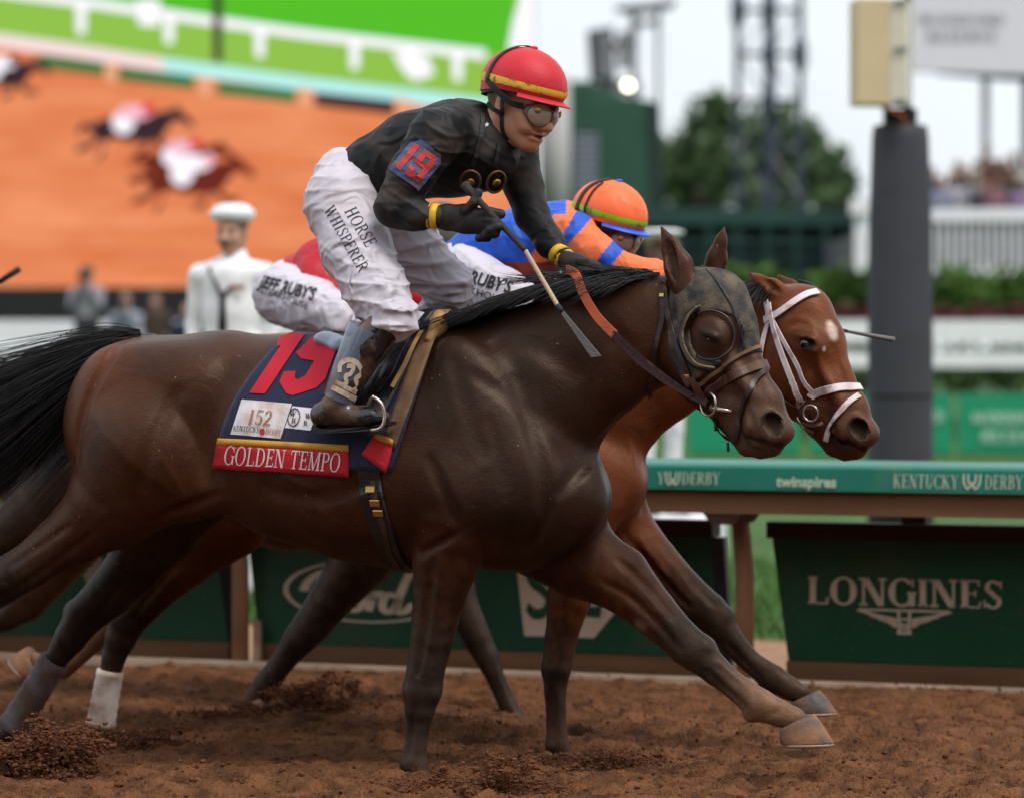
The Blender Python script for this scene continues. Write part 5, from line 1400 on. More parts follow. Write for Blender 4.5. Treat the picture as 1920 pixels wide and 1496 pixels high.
# ---- manes, tails, eyes
def mane(T, root, crest, seed, n, drift, drop, width=0.0021, spread=0.05):
    """crest: photo points along the neck; every strand leaves it and is blown back (drift, drop in pixels)"""
    rs = np.random.default_rng(seed); R = []
    cr = np.array(crest, float)
    for _ in range(n):
        u = rs.random() * (len(cr) - 1); i = int(u); f = u - i
        c = cr[i] * (1 - f) + cr[min(i + 1, len(cr) - 1)] * f
        t0 = rs.normal(0, 0.012)
        L = rs.uniform(0.55, 1.15); lift = rs.uniform(-5, 9)
        side = -abs(rs.normal(0.035, 0.03)) if rs.random() < 0.75 else rs.normal(0.03, 0.03)
        p0 = T.p(c[0], c[1] + rs.uniform(-4, 12), t0)
        p1 = T.p(c[0] + drift * 0.3 * L, c[1] + drop * 0.10 * L - abs(lift) * .8, t0 + side * 0.8)
        p2 = T.p(c[0] + drift * 0.7 * L, c[1] + drop * 0.5 * L + lift, t0 + side * 1.4)
        p3 = T.p(c[0] + drift * L, c[1] + drop * L + lift * 2.0, t0 + side * 2.0)
        R.append([p0, p1, p2, p3])
    return strands(R, "mane", 9, width, HAIR, root, seed)
mane(T1, horse1, [(880, 592), (960, 566), (1040, 535), (1110, 515), (1180, 512), (1238, 515)], 5, 3600, -150, 44, .0016)
mane(T1, horse1, [(1030, 530), (1110, 512), (1180, 505), (1235, 510)], 6, 260, -110, -8, .0013)
mane(T2, horse2, [(1330, 548), (1385, 534), (1425, 528), (1445, 534)], 7, 350, -70, 30)
mane(T2, horse2, [(1425, 522), (1450, 530), (1470, 536)], 8, 160, -40, 40)
mane(T3, horse3, [(850, 680), (920, 655), (980, 640), (1020, 632)], 9, 200, -90, 30)
def tail(T, root, ctrl, seed, n, width=0.0026):
    """ctrl: four rows of (px, py, spread px, lateral spread)"""
    rs = np.random.default_rng(seed); R = []
    for _ in range(n):
        g = rs.normal(0, 1); l = rs.normal(0, 1); w = rs.uniform(-1, 1)
        row = []
        for (x, y, sp, sl) in ctrl:
            g2 = g * 0.55 + rs.normal(0, 0.30) + w * 0.5
            row.append(T.p(x + rs.normal(0, sp * 0.12), y + g2 * sp, l * sl + rs.normal(0, sl * 0.3)))
        R.append(row)
    return strands(R, "tail", 12, width, HAIR, root, seed)
tail(T1, horse1, [(262, 648, 13, 0.02), (170, 652, 22, 0.035), (70, 738, 46, 0.05), (-150, 850, 80, 0.09)], 21, 5200, .0019)
tail(T1, horse1, [(246, 655, 16, 0.02), (160, 680, 36, 0.03), (80, 800, 60, 0.05), (-60, 905, 44, 0.07)], 22, 2600, .0017)
V_, Q_, me_ = clay("tail_dock", T1.circ([(285, 655, 30), (215, 655, 30), (130, 700, 42), (20, 780, 38)], k=0.02, kl=0.8), 0.012, tintp=False)
obj("tail_dock", me_, HAIR, horse1)
tail(T2, horse2, [(330, 690, 14, 0.02), (250, 690, 30, 0.03), (170, 760, 50, 0.05), (60, 860, 60, 0.08)], 23, 400)
tail(T3, horse3, [(70, 720, 14, 0.02), (0, 720, 30, 0.03), (-80, 780, 40, 0.05), (-200, 860, 50, 0.08)], 24, 300)

def eyeball(T, root, px, py, t, rpx):
    c = T.p(px, py, t); r = rpx * T.pl.scale(px, t)
    m = MB(); m.lathe([(r * math.sin(a), -r * math.cos(a)) for a in np.linspace(0.05, math.pi - 0.05, 12)], c, 16)
    return m.build("eye", EYE, root, smooth=True)
eyeball(TH1, horse1, 1334, 636, -0.0965, 11)
eyeball(TH2, horse2, 1511, 646, -0.0895, 13)
# ------------------------------------------------------------------ people: shared pieces
SKIN = pm("skin", attr=True, rough=0.5, var=0.10, scale=22, bump=0.06, bscale=160, spec=0.4, bdist=0.004)
TAN, PALE, DEEP = (0.50, 0.245, 0.138), (0.48, 0.26, 0.18), (0.20, 0.085, 0.045)
def axes(yaw, pitch=0.0, roll=0.0):
    """columns: forward, far side, up; yaw in degrees towards the camera from the frame's heading"""
    a, p, r = map(math.radians, (yaw, pitch, roll))
    f = np.array([math.cos(a), -math.sin(a), 0]); l = np.array([math.sin(a), math.cos(a), 0]); u = np.array([0, 0, 1.0])
    f2 = math.cos(p) * f - math.sin(p) * u; u2 = math.sin(p) * f + math.cos(p) * u
    l3 = math.cos(r) * l + math.sin(r) * u2; u3 = -math.sin(r) * l + math.cos(r) * u2
    return np.stack([f2, l3, u3], 1)
def head_prims(C, R, k, skin, hair=None, smile=True, beard=None):
    L = lambda x, y, z: C + R @ (np.array([x, y, z]) * k)
    e = lambda x, y, z, a, b, c, kk=.02, col=skin, op='+': ell(L(x, y, z), np.array([a, b, c]) * k, R, kk * k, col, op)
    lip = tuple(np.array(skin) * np.array([.95, .70, .70])); dk = tuple(np.array(skin) * .25)
    P = [e(-.012, 0, .035, .098, .077, .092), e(.030, 0, -.028, .066, .060, .082, .03), e(.066, 0, -.100, .026, .028, .020, .03)]
    for s in (-1, 1):
        P += [cone(L(-.018, s * .054, -.050), L(.060, s * .014, -.102), .020 * k, .016 * k, 1, None, .03 * k, skin), e(.060, s * .042, -.022, .026, .022, .020, .025),
              e(.092, s * .032, -.001, .015, .019, .012, .008, op='-'), e(.077, s * .031, -.003, .013, .014, .011, .004, (.42, .36, .32)), e(.0895, s * .031, -.003, .0045, .0055, .0055, .002, (.02, .012, .01)),
              e(.086, s * .032, .008, .008, .018, .004, .006, skin), e(.101, s * .013, -.045, .011, .010, .009, .01),
              e(-.012, s * .079, -.008, .019, .010, .032, .008), e(-.006, s * .090, -.006, .010, .006, .018, .006, op='-'),
              cone(L(.100, s * .024, -.042), L(.078, s * .046, -.076), .0048 * k, .004 * k, 1, None, .008 * k, None, '-'), cone(L(.074, s * .056, -.046), L(.060, s * .058, -.078), .003 * k, .003 * k, 1, None, .008 * k, None, '-'),
              e(.082, s * .034, .020, .008, .022, .0045, .006, tuple(np.array(skin) * .3))]
    P += [cone(L(.090, 0, .008), L(.120, 0, -.040), .010 * k, .0145 * k, 1, None, .014 * k, skin), e(.080, 0, .024, .020, .054, .012, .02),
          e(.089, 0, -.066, .012, .036, .006, .010, lip), e(.087, 0, -.083, .012, .032, .007, .010, lip)]
    for s in (-1, 1): P += [cone(L(.099, 0, -.0755), L(.066, s * .043, -.0620), .0045 * k, .0040 * k, 1, None, .003 * k, (.035, .010, .008), '-'), cone(L(.0890, s * .002, -.0728), L(.072, s * .030, -.0662), .0030 * k, .0026 * k, 1, None, .001 * k, (.50, .46, .40)), e(.070, s * .046, -.050, .022, .016, .020, .02)]
    if beard: P += [e(.104, 0, -.060, .010, .030, .008, .008, beard)]
    if hair: P += [e(-.024, 0, .044, .096, .082, .094, .01, hair)]
    P += [cone(L(-.022, 0, -.03), L(-.050, 0, -.16), .056 * k, .060 * k, 1, None, .03 * k, skin)]
    return P, L
def helmet(root, C, R, k, shell_mat, band_mat, brim_mat, button_mat, sc=(.134, .108, .110), dirt=None):
    """skull cap with silk, band, short peak, button and dark lining"""
    L = lambda x, y, z: C + R @ (np.array([x, y, z]) * k)
    a, b, c = sc; zc = .046; nt = 40
    rim = lambda th: zc - .022 + .004 * math.cos(th) - .022 * max(0, -math.cos(th))     # lower at the back
    def surf(th, f, g=1.0):
        z1 = rim(th); ph = math.pi / 2 * (1 - f)
        zz = zc + c * math.sin(ph) if f <= 1 else zc - (f - 1) * (zc - z1)
        r = math.cos(ph) if f <= 1 else 1.0 - .05 * (f - 1)
        wr = 1 + .004 * math.sin(9 * th) * (f if f <= 1 else 1)
        return L(a * g * r * math.cos(th) * wr, b * g * r * math.sin(th) * wr, zc + (zz - zc) * g)
    def shell(f0, f1, g, rows, name, mat, th0=0, th1=2 * math.pi):
        V, Fc = [], []
        for i in range(rows + 1):
            for j in range(nt + 1): V.append(surf(th0 + (th1 - th0) * j / nt, f0 + (f1 - f0) * i / rows, g))
        for i in range(rows):
            for j in range(nt): q = i * (nt + 1) + j; Fc.append((q, q + nt + 1, q + nt + 2, q + 1))
        return obj(name, mesh_from(name, V, Fc, True), mat, root)
    sh = shell(.002, 2.0, 1.0, 16, "helmet", shell_mat)
    shell(.93, 1.35, 1.012, 5, "helmet_band", band_mat)
    shell(1.25, 2.25, .965, 5, "helmet_lining", BLACKP)
    V, Fc = [], []
    for j in range(25):
        th = -1.15 + 2.3 * j / 24; w = .030 * math.cos(th * .95) + .002
        p, o = surf(th, 1.93, 1.0), surf(th, 1.93, 1.0) + R @ np.array([w * math.cos(th), w * math.sin(th) * .6, -.010]) * k
        V += [p, o, o - R[:, 2] * .004, p - R[:, 2] * .006]
    for j in range(24):
        q = j * 4
        for s in range(4): Fc.append((q + s, q + (s + 1) % 4, q + 4 + (s + 1) % 4, q + 4 + s))
    obj("helmet_peak", mesh_from("helmet_peak", V, Fc, True), brim_mat, root)
    top = L(0, 0, zc + c)
    MB().lathe([(.001, .006), (.010, .006), (.014, .001), (.012, -.004)], top, 14).build("helmet_button", button_mat, root, smooth=True)
    return L, surf
def ribbon(name, pts, nors, width, mat, root, thick=0.0022):
    """flat strap through points, facing their normals"""
    P, Nn = np.array(pts, float), np.array(nors, float)
    t = np.gradient(P, axis=0); t /= np.linalg.norm(t, axis=1, keepdims=True) + 1e-9
    s = np.cross(t, Nn); s /= np.linalg.norm(s, axis=1, keepdims=True) + 1e-9
    w = (np.asarray(width) if np.ndim(width) else np.full(len(P), width))[:, None] / 2
    V = np.stack([P - s * w, P + s * w, P + s * w * .9 + Nn * thick, P - s * w * .9 + Nn * thick], 1).reshape(-1, 3)
    Fc = []
    for i in range(len(P) - 1):
        for q in range(4): Fc.append((i * 4 + q, i * 4 + (q + 1) % 4, i * 4 + 4 + (q + 1) % 4, i * 4 + 4 + q))
    Fc += [(3, 2, 1, 0), tuple(len(P) * 4 - 4 + q for q in range(4))]
    return obj(name, mesh_from(name, V, Fc, False), mat, root)
def strap_px(name, bvh, fr, px, wpx, mat, root, off=0.004, n=6, thick=0.0025):
    """strap laid on a surface along photo points"""
    sm = smoothpath(px, n + 4); P, Nn = [], []
    for x, y in sm:
        h_ = shoot(bvh, fr, x, y, off)
        if h_ is None: continue
        if P and np.linalg.norm(h_[0] - P[-1]) > 0.12: continue
        P.append(h_[0]); Nn.append(h_[1])
    if len(P) < 2: return None
    Nn = np.array(Nn); Nn = (Nn + np.roll(Nn, 1, 0) + np.roll(Nn, -1, 0)) if len(P) > 4 else Nn
    Nn[0], Nn[-1] = Nn[1], Nn[-2]; Nn /= np.linalg.norm(Nn, axis=1, keepdims=True)
    return ribbon(name, P, Nn, wpx * fr.scale(px[0][0]), mat, root, thick)
def goggles(root, L, R, k, lens_mat, frame_mat):
    for s in (-1, 1):
        yaw = s * math.radians(27)
        f = R @ np.array([math.cos(yaw), math.sin(yaw), -.05]); l = R @ np.array([-math.sin(yaw), math.cos(yaw), 0]); u = R[:, 2]
        c = L(.104, s * .037, -.008); th = np.linspace(0, 2 * np.pi, 25)
        rx = lambda q: (.041 + .004 * math.cos(2 * q)) * k
        ring = [c + l * math.cos(q) * rx(q) + u * math.sin(q) * .033 * k for q in th]
        back = [c - f * .030 * k + (p - c) * 1.04 for p in ring]
        m_ = MB(); m_.tube(ring, .0042 * k, 8, cap=False); fr_ = m_.build("goggle_frame", frame_mat, root, smooth=True)
        V = ring[:-1] + back[:-1]; n = len(ring) - 1
        obj("goggle_skirt", mesh_from("goggle_skirt", V, [(i, (i + 1) % n, (i + 1) % n + n, i + n) for i in range(n)], True), frame_mat, root)
        V, Fc = [c + f * .015 * k], []
        for q in (.35, .7, 1.0):
            V += [c + f * .015 * k * (1 - q * q) + (p - c) * q for p in ring[:-1]]
        Fc += [(0, 1 + i, 1 + (i + 1) % n) for i in range(n)]
        for g in range(2): Fc += [(1 + g * n + i, 1 + (g + 1) * n + i, 1 + (g + 1) * n + (i + 1) % n, 1 + g * n + (i + 1) % n) for i in range(n)]
        obj("goggle_lens", mesh_from("goggle_lens", V, Fc, True), lens_mat, root)
        vc = L(.108, s * .056, .004)
        MB().lathe([(.001, .004), (.009 * k, .004), (.011 * k, 0), (.009 * k, -.003)], (0, 0, 0), 14).build("goggle_vent", BRASS, root, smooth=True).matrix_local = Matrix.Translation(Vector(vc)) @ Vector(f).to_track_quat('Z', 'Y').to_matrix().to_4x4()
    MB().tube([L(.108, -.012, .0), L(.113, 0, .004), L(.108, .012, .0)], .006 * k, 8).build("goggle_bridge", frame_mat, root, smooth=True)
BRASS = pm("brass", (0.62, 0.40, 0.14), rough=0.3, metal=1.0, var=0.1, bump=0.03)
LENS = pm("goggle_lens", (0.78, 0.68, 0.58), rough=0.05, var=0.25, scale=60, bump=0.6, bscale=34, alpha=0.46, spec=0.9, coat=0.5, dust=(lin(150, 128, 104), .5, .8, 60, .6))
LENSF = pm("goggle_rubber", lin(112, 82, 66), rough=0.4, bump=0.05)
def glove(prims_extra, name, root, mat, h=0.0042, colfn=None):
    V, Q, me = clay(name, prims_extra, h, smooth=1, tintp=False)
    return obj(name, me, mat, root), V, Q
SILK_BLACK = pm("black_silk", (0.0075, 0.0075, 0.0085), rough=0.52, var=0.2, scale=20, bump=0.12, bscale=260, spec=0.22, sheen=0.0,
                dust=(lin(96, 86, 74), 0.50, 0.76, 8.0, 0.62), fold=(8, .8, 'RIDGED_MULTIFRACTAL'))
BREECH = pm("white_breeches", (0.56, 0.52, 0.57), rough=0.45, var=0.05, scale=8, bump=0.06, bscale=200, spec=0.35, speck=(lin(140, 110, 92), 60, .74), fold=(9, 1.0, 'RIDGED_MULTIFRACTAL'), dust=(lin(176, 158, 150), .60, .85, 5, .5))
BREECH2 = pm("white_breeches_soft", (0.58, 0.55, 0.61), rough=0.55, var=0.05, bump=0.06, fold=(9, .9, 'RIDGED_MULTIFRACTAL'))
BOOT = pm("black_boot", (0.010, 0.010, 0.012), rough=0.22, var=0.2, bump=0.12, bscale=40, spec=0.6, coat=.3, dust=(lin(110, 78, 52), 0.46, 0.64, 11, 0.80))
GLOVE = pm("black_glove", (0.009, 0.009, 0.010), rough=0.6, var=0.3, scale=30, bump=0.25, bscale=150, dust=(lin(92, 72, 54), 0.52, 0.75, 18, 0.55))
YELLOW = pm("yellow_band", lin(226, 178, 40), rough=0.6, var=0.1, bump=0.1, bscale=150, dust=(lin(150, 112, 50), .5, .75, 30, .5))
INK = pm("black_print", (0.010, 0.009, 0.014), rough=0.6, var=0.1, bump=0)

# ------------------------------------------------------------------ rider of the near horse
j1 = empty("person", mat=H1.matrix(), label="rider in black silks and red cap standing in the stirrups with a whip", cat="person", group="riders")
hk = 1.10
R1 = axes(15, 15, -4)
ear1 = H1.P(939, 196, -0.085)
C1 = ear1 - R1 @ (np.array([-.012, -.079, -.008]) * hk)
hp, L1 = head_prims(C1, R1, hk, TAN, hair=(.008, .006, .006))
t1 = lambda L, **kw: T1.circ(L, **kw)
torso_in = t1([(655, 350, 46), (700, 322, 52), (770, 292, 66), (850, 282, 76), (905, 262, 60)], kl=.9, k=.03, col=TAN)
arm_n = [(818, 258, 52, 1, None, -.185), (772, 326, 44, 1, None, -.235), (740, 390, 38, 1, None, -.255), (776, 403, 31, 1, None, -.25), (820, 406, 22, 1, None, -.24)]
arm_f = [(962, 288, 48, 1, None, .17), (980, 345, 38, 1, None, .16), (997, 403, 33, 1, None, .13), (1032, 457, 27, 1, None, .08), (1064, 490, 18, 1, None, .04)]
leg_n = [(640, 380, 70, 1, None, -.11), (670, 470, 67, 1, None, -.19), (705, 545, 58, 1, None, -.265), (738, 596, 47, 1, None, -.318)]
leg_f = [(690, 385, 66, 1, None, .11), (765, 462, 60, 1, None, .19), (838, 535, 48, 1, None, .25), (828, 585, 40, 1, None, .30)]
boot_n = [(726, 606, 36, 1, None, -.33), (690, 650, 36, 1, None, -.345), (652, 715, 31, 1, None, -.35), (632, 755, 26, 1, None, -.35)]
boot_f = [(815, 590, 36, 1, None, .32), (785, 660, 34, 1, None, .345), (752, 720, 30, 1, None, .35), (738, 760, 26, 1, None, .35)]
shr = lambda L, f: [(a[0], a[1], a[2] * f, 1, TAN) + tuple(a[5:]) for a in L]
inner = torso_in + t1([(655, 350, 46, 1, TAN), (668, 372, 46, 1, TAN, 0.0)], k=.03) + t1(shr(arm_n, .62), k=.02) + t1(shr(arm_f, .62), k=.02) + t1(shr(leg_n, .62), k=.02) + t1(shr(leg_f, .62), k=.02) + t1(shr(boot_n, .6), k=.02) + t1(shr(boot_f, .6), k=.02)
inner += [cone(T1.p(655, 360, 0), T1.p(640, 380, -.11), .08, .07, 1, None, .02, TAN), cone(T1.p(655, 360, 0), T1.p(690, 385, .11), .08, .07, 1, None, .02, TAN),
          cone(T1.p(890, 265, 0), T1.p(818, 258, -.185), .07, .055, 1, None, .02, TAN), cone(T1.p(890, 265, 0), T1.p(962, 288, .17), .07, .055, 1, None, .02, TAN),
          cone(L1(-.05, 0, -.15), T1.p(890, 262, 0), .062, .075, 1, None, .03, TAN)]
JV, JQ, me = clay("body", hp + inner, 0.0048, smooth=1, soft=0.0035)
obj("body", me, SKIN, j1); JB = bvh_of(JV, JQ)
# jacket
jk = t1([(668, 332, 56, .95), (712, 318, 68, .95), (775, 292, 82, .92), (850, 280, 90, .92), (900, 285, 78, .95)], k=.03)
jk += t1(arm_n, k=.02) + t1(arm_f, k=.02)
jk += [cone(T1.p(875, 262, 0), T1.p(820, 256, -.18), .125, .085, 1, None, .03), cone(T1.p(885, 268, 0), T1.p(960, 286, .165), .125, .08, 1, None, .03),
       cone(T1.p(900, 250, 0), L1(-.052, 0, -.105), .085, .068, 1, None, .03)]
ax_arm = T1.p(740, 390, -.25) - T1.p(818, 258, -.185); ax_arm /= np.linalg.norm(ax_arm)
hemA, hemB = T1.p(640, 282, -.05), T1.p(728, 392, -.05)               # the shirt hem runs down and forward from the small of the back
hn = np.array([-(hemB - hemA)[2], 0, (hemB - hemA)[0]]); hn /= np.linalg.norm(hn); hn = hn if hn[0] < 0 else -hn
def jcut(X, Y, Z):
    d = (X - hemA[0]) * hn[0] + (Z - hemA[2]) * hn[2]
    body = np.where(Z < T1.p(700, 470, 0)[2], -1.0, d)
    arm = np.sqrt((X - T1.p(760, 380, -.25)[0]) ** 2 + (Y - T1.p(760, 380, -.25)[1]) ** 2 + (Z - T1.p(760, 380, -.25)[2]) ** 2) - 0.18
    return np.where((Y < -.15) & (arm < 0), -1.0, body)
KV, KQ, me = clay("jacket", jk, 0.0052, smooth=1, disp=lambda V: folds(V, 3, 58, .0055, ax_arm), cut=jcut, tintp=False)
obj("jacket", me, SILK_BLACK, j1); KB = bvh_of(KV, KQ)
# breeches
tr = t1([(648, 345, 58, .95), (660, 372, 62, .95)], k=.03) + t1(leg_n, k=.025) + t1(leg_f, k=.025)
tr += [cone(T1.p(652, 352, 0), T1.p(640, 380, -.11), .115, .118, 1, None, .04), cone(T1.p(655, 355, 0), T1.p(690, 385, .11), .115, .112, 1, None, .04),
       cone(T1.p(640, 320, -.04), T1.p(650, 372, -.04), .075, .10, 1, None, .03)]
ax_leg = T1.p(700, 540, -.26) - T1.p(640, 380, -.11); ax_leg /= np.linalg.norm(ax_leg)
BVx, BQx, me = clay("breeches", tr, 0.0052, smooth=1, disp=lambda V: folds(V, 9, 46, .011, ax_leg * .9, .06) + folds(V, 19, 95, .005, None, .06), tintp=False)
obj("breeches", me, BREECH, j1); BB = bvh_of(BVx, BQx)
def print_on(name, polys, width, a, b, up, bvh, fr, mat, root, off=0.0025, maxlen=.25):
    """print in photo space: baseline from a to b, cap height vector up (pixels)"""
    a, b, up = np.array(a, float), np.array(b, float), np.array(up, float)
    def mp(u, v):
        q = a + (b - a) * u / width + up * v
        h_ = shoot(bvh, fr, q[0], q[1], off)
        return None if h_ is None else h_[0]
    return decal(name, polys, mp, mat, root, maxlen)
ps, w = serif_text("HORSE", W=.11, T=.05, S=.045); print_on("lettering", ps, w, (645, 397), (687, 466), (21, -10), BB, H1, INK, j1)
ps, w = serif_text("WHISPERER", W=.11, T=.05, S=.045); print_on("lettering", ps, w, (607, 394), (674, 512), (19, -10), BB, H1, INK, j1)
# boots with clear gaiter
def boot(L, t, foot, root, gait):
    P = t1(L, k=.015)
    (hx, hy), (bx_, by), (tx, ty) = foot
    P += T1.circ([(L[-1][0], L[-1][1] + 6, 26), (hx, hy - 8, 21)], t=t, k=.015) + T1.circ([(hx, hy, 21), ((hx + bx_) / 2, (hy + by) / 2 - 6, 21), (bx_, by - 2, 20), (tx, ty, 13)], t=t, k=.015, kl=.95)
    V, Q, me = clay("boot", P, 0.005, smooth=1, disp=lambda V: folds(V, 5, 90, .003, None, .03), tintp=False)
    o = obj("boot", me, BOOT, root)
    MB().prism([T1.p(hx - 18, hy + 20, t - .034), T1.p(hx + 10, hy + 23, t - .034), T1.p((hx + bx_) / 2, by + 18, t - .036), T1.p(bx_ + 8, by + 16, t - .038), T1.p(tx + 10, ty + 8, t - .028), T1.p(tx + 10, ty + 14, t - .028), T1.p(bx_, by + 24, t - .038), T1.p(hx, hy + 31, t - .034), T1.p(hx - 18, hy + 28, t - .034)], (0, .068, 0)).build("sole", BLACKP, o)
    return o, V, Q
bo, BOV, BOQ = boot(boot_n, -.35, ((603, 782), (685, 784), (718, 782)), j1, True)
boot(boot_f, .35, ((715, 782), (790, 784), (820, 782)), j1, False)
GAIT = pm("clear_gaiter", lin(120, 138, 160), rough=0.08, var=0.1, bump=0.04, alpha=.55, spec=.8, coat=.6, dust=(lin(146, 98, 62), .54, .64, 7, .9))
g_ = MB(); g_.tube([T1.p(692, 616, -.345), T1.p(676, 655, -.347), T1.p(655, 700, -.35), T1.p(636, 748, -.35)], [.068, .066, .060, .052], 28, cap=False)
g_.build("boot_gaiter", GAIT, j1, smooth=True)
BOB = bvh_of(np.array(g_.v), np.array(g_.f[:28 * 3]))
GOLD = pm("cream_sticker", lin(222, 206, 186), rough=.6, bump=0, dust=(lin(160, 116, 74), .48, .62, 24, .9))
emb = stroke(smoothpath([(.15, .55), (.10, .80), (.35, 1.0), (.70, .98), (.95, .75), (.80, .50), (.95, .30), (.80, .12)]), .16) + stroke(smoothpath([(.35, .80), (.60, .85), (.55, .60), (.40, .50), (.50, .30), (.30, .18)]), .14) + stroke([(.0, .06), (1.0, -.10)], .18) + stroke([(.05, .24), (.95, .10)], .14)
print_on("boot_emblem", emb, 1.0, (622, 728), (668, 742), (16, -58), BOB, H1, GOLD, j1, .003, .3)
# near hand in a glove round the whip, far hand on the neck
def fing(T, pts, t, r, k=.006):
    q = [(T.p(x, y, t + dt), r * T.pl.scale(x, t)) for x, y, dt in pts]; return chain(q, k)
tg = -.235
gl = T1.circ([(822, 407, 20), (838, 408, 22)], t=tg, k=.012, kl=.8) + T1.circ([(840, 408, 24), (872, 411, 26), (900, 416, 25)], t=tg, k=.02, kl=.62)
gl += fing(T1, [(893, 402, -.01), (918, 398, -.012), (939, 402, -.008)], tg, 9.5)
gl += fing(T1, [(872, 396, -.022), (889, 380, -.02), (896, 362, -.012)], tg, 9.5)
gl += fing(T1, [(902, 412, -.004), (926, 414, -.018), (934, 426, -.034), (918, 432, -.042)], tg, 9)
gl += fing(T1, [(900, 422, .0), (922, 426, -.012), (928, 438, -.03), (910, 441, -.038)], tg, 9)
gl += fing(T1, [(894, 430, .006), (912, 437, -.006), (914, 446, -.024), (898, 447, -.030)], tg, 8)
glove(gl, "glove", j1, GLOVE)
gf = T1.circ([(1062, 488, 18), (1078, 498, 22), (1100, 508, 24)], t=.03, k=.012, kl=.8)
for i_ in range(4): gf += fing(T1, [(1100, 500 + i_ * 6, -.02 + .014 * i_), (1118, 508 + i_ * 7, -.03 + .014 * i_), (1116, 524 + i_ * 5, -.035 + .014 * i_), (1104, 528 + i_ * 3, -.03 + .014 * i_)], .02, 8)
gf += fing(T1, [(1086, 492, -.03), (1106, 494, -.04), (1120, 500, -.04)], .02, 8.5)
glove(gf, "glove", j1, GLOVE)
for (xa, ya, xb, yb) in ((796, 405, 808, 405.5), (810, 405.5, 822, 406)):
    MB().tube([T1.p(xa, ya, -.245), T1.p(xb, yb, -.242)], 23.5 * H1.scale(800), 22).build("wrist_band", YELLOW, j1, smooth=True)
for (xa, ya, xb, yb) in ((1046, 474, 1053, 481), (1055, 483, 1062, 489)):
    MB().tube([T1.p(xa, ya, .055), T1.p(xb, yb, .045)], 21 * H1.scale(1055), 22).build("wrist_band", YELLOW, j1, smooth=True)
# helmet, goggles, straps
REDSILK = pm("red_cap_silk", lin(196, 22, 38), rough=.55, var=.08, scale=12, bump=.12, bscale=120, sheen=.1, fold=(10, .15), dust=(lin(130, 62, 48), .58, .80, 26, .6))
GOLDB = pm("yellow_cap_band", lin(232, 184, 60), rough=.6, bump=.1, dust=(lin(140, 98, 44), .50, .60, 30, .8))
LH1, SH1 = helmet(j1, L1(-.004, 0, .012), R1, hk * 1.04, REDSILK, GOLDB, REDSILK, REDSILK)
goggles(j1, L1, R1, hk, LENS, LENSF)
BLKSTRAP = pm("black_strap", (.010, .010, .012), rough=.6, bump=.15, bscale=200)
def cap_strap(root, surf, L, k, th_n, top_f, width, mat, R):
    """goggle strap from the side of the face up over the cap"""
    for s in (-1, 1):
        P = [L(.070, s * .078, .004), L(.030, s * .096, .006)] + [surf(s * th, f, 1.022) for th, f in ((1.75, 1.9), (1.95, 1.4), (2.02, 1.0), (2.05, .75), (2.1, .5), (2.2, .25), (3.0, .12))]
        P = smoothpath(P, 4); ctr = L(0, 0, .03)
        Nn = P - ctr; Nn /= np.linalg.norm(Nn, axis=1, keepdims=True)
        ribbon("goggle_strap", P, Nn, width, mat, root)
cap_strap(j1, SH1, L1, hk, 2.0, .2, .021, BLKSTRAP, R1)
strap_px("chin_strap", JB, H1, [(944, 178), (942, 200), (941, 225), (944, 248), (953, 262)], 8, BLKSTRAP, j1, .003)
strap_px("chin_strap", JB, H1, [(915, 195), (925, 204), (936, 210), (942, 212)], 9, BLKSTRAP, j1, .003)
# neck band with stars, spare goggles on the chest
STAR = pm("white_star", (.75, .75, .75), bump=0)
st = [[(.5, 1), (.62, .64), (.98, .62), (.7, .4), (.8, .04), (.5, .25), (.2, .04), (.3, .4), (.02, .62), (.38, .64)]]
print_on("star", st, 1.0, (907, 240), (917, 239), (1, -10), KB, H1, STAR, j1, .003, None); print_on("star", st, 1.0, (903, 230), (909, 229), (1, -7), KB, H1, STAR, j1, .003, None)
for pth in ([(905, 215), (902, 250), (893, 290), (886, 312)], [(935, 270), (932, 290), (928, 308)]): strap_px("spare_goggle_strap", KB, H1, pth, 9, BLKSTRAP, j1, .004)
LEATH = pm("brown_rubber", lin(96, 62, 48), rough=.45, bump=.05)
for cx, cy, sg in ((884, 334, -1), (926, 336, 1)):
    c = shoot(KB, H1, cx, cy, .018); fx = H1.scale(cx)
    if c is None: continue
    n_ = c[1]; u_ = np.array([0, 0, 1.0]) - n_ * n_[2]; u_ /= np.linalg.norm(u_); s_ = np.cross(u_, n_)
    pts = [c[0] + (s_ * math.cos(a) * 19 + u_ * (math.sin(a) * 24 - 4 * math.cos(a) * sg)) * fx for a in np.linspace(0, 2 * np.pi, 22)]
    MB().tube(pts, .0045, 8, cap=False).build("spare_goggle_rim", LEATH, j1, smooth=True)
    obj("spare_goggle_lens", mesh_from("spare_goggle_lens", pts[:-1], [tuple(range(21))], True), pm("smoked_lens", (.012, .011, .010), rough=.12, bump=0, var=.2, dust=(lin(96, 78, 60), .5, .75, 30, .6)) if "smoked_lens" not in bpy.data.materials else bpy.data.materials["smoked_lens"], j1)
    b_ = MB().lathe([(.001, .006), (.010, .006), (.014, .003), (.016, -.002)], (0, 0, 0), 16).build("spare_goggle_vent", BRASS, j1, smooth=True)
    b_.matrix_local = Matrix.Translation(Vector(c[0] + n_ * .004)) @ Vector(n_).to_track_quat('Z', 'Y').to_matrix().to_4x4()
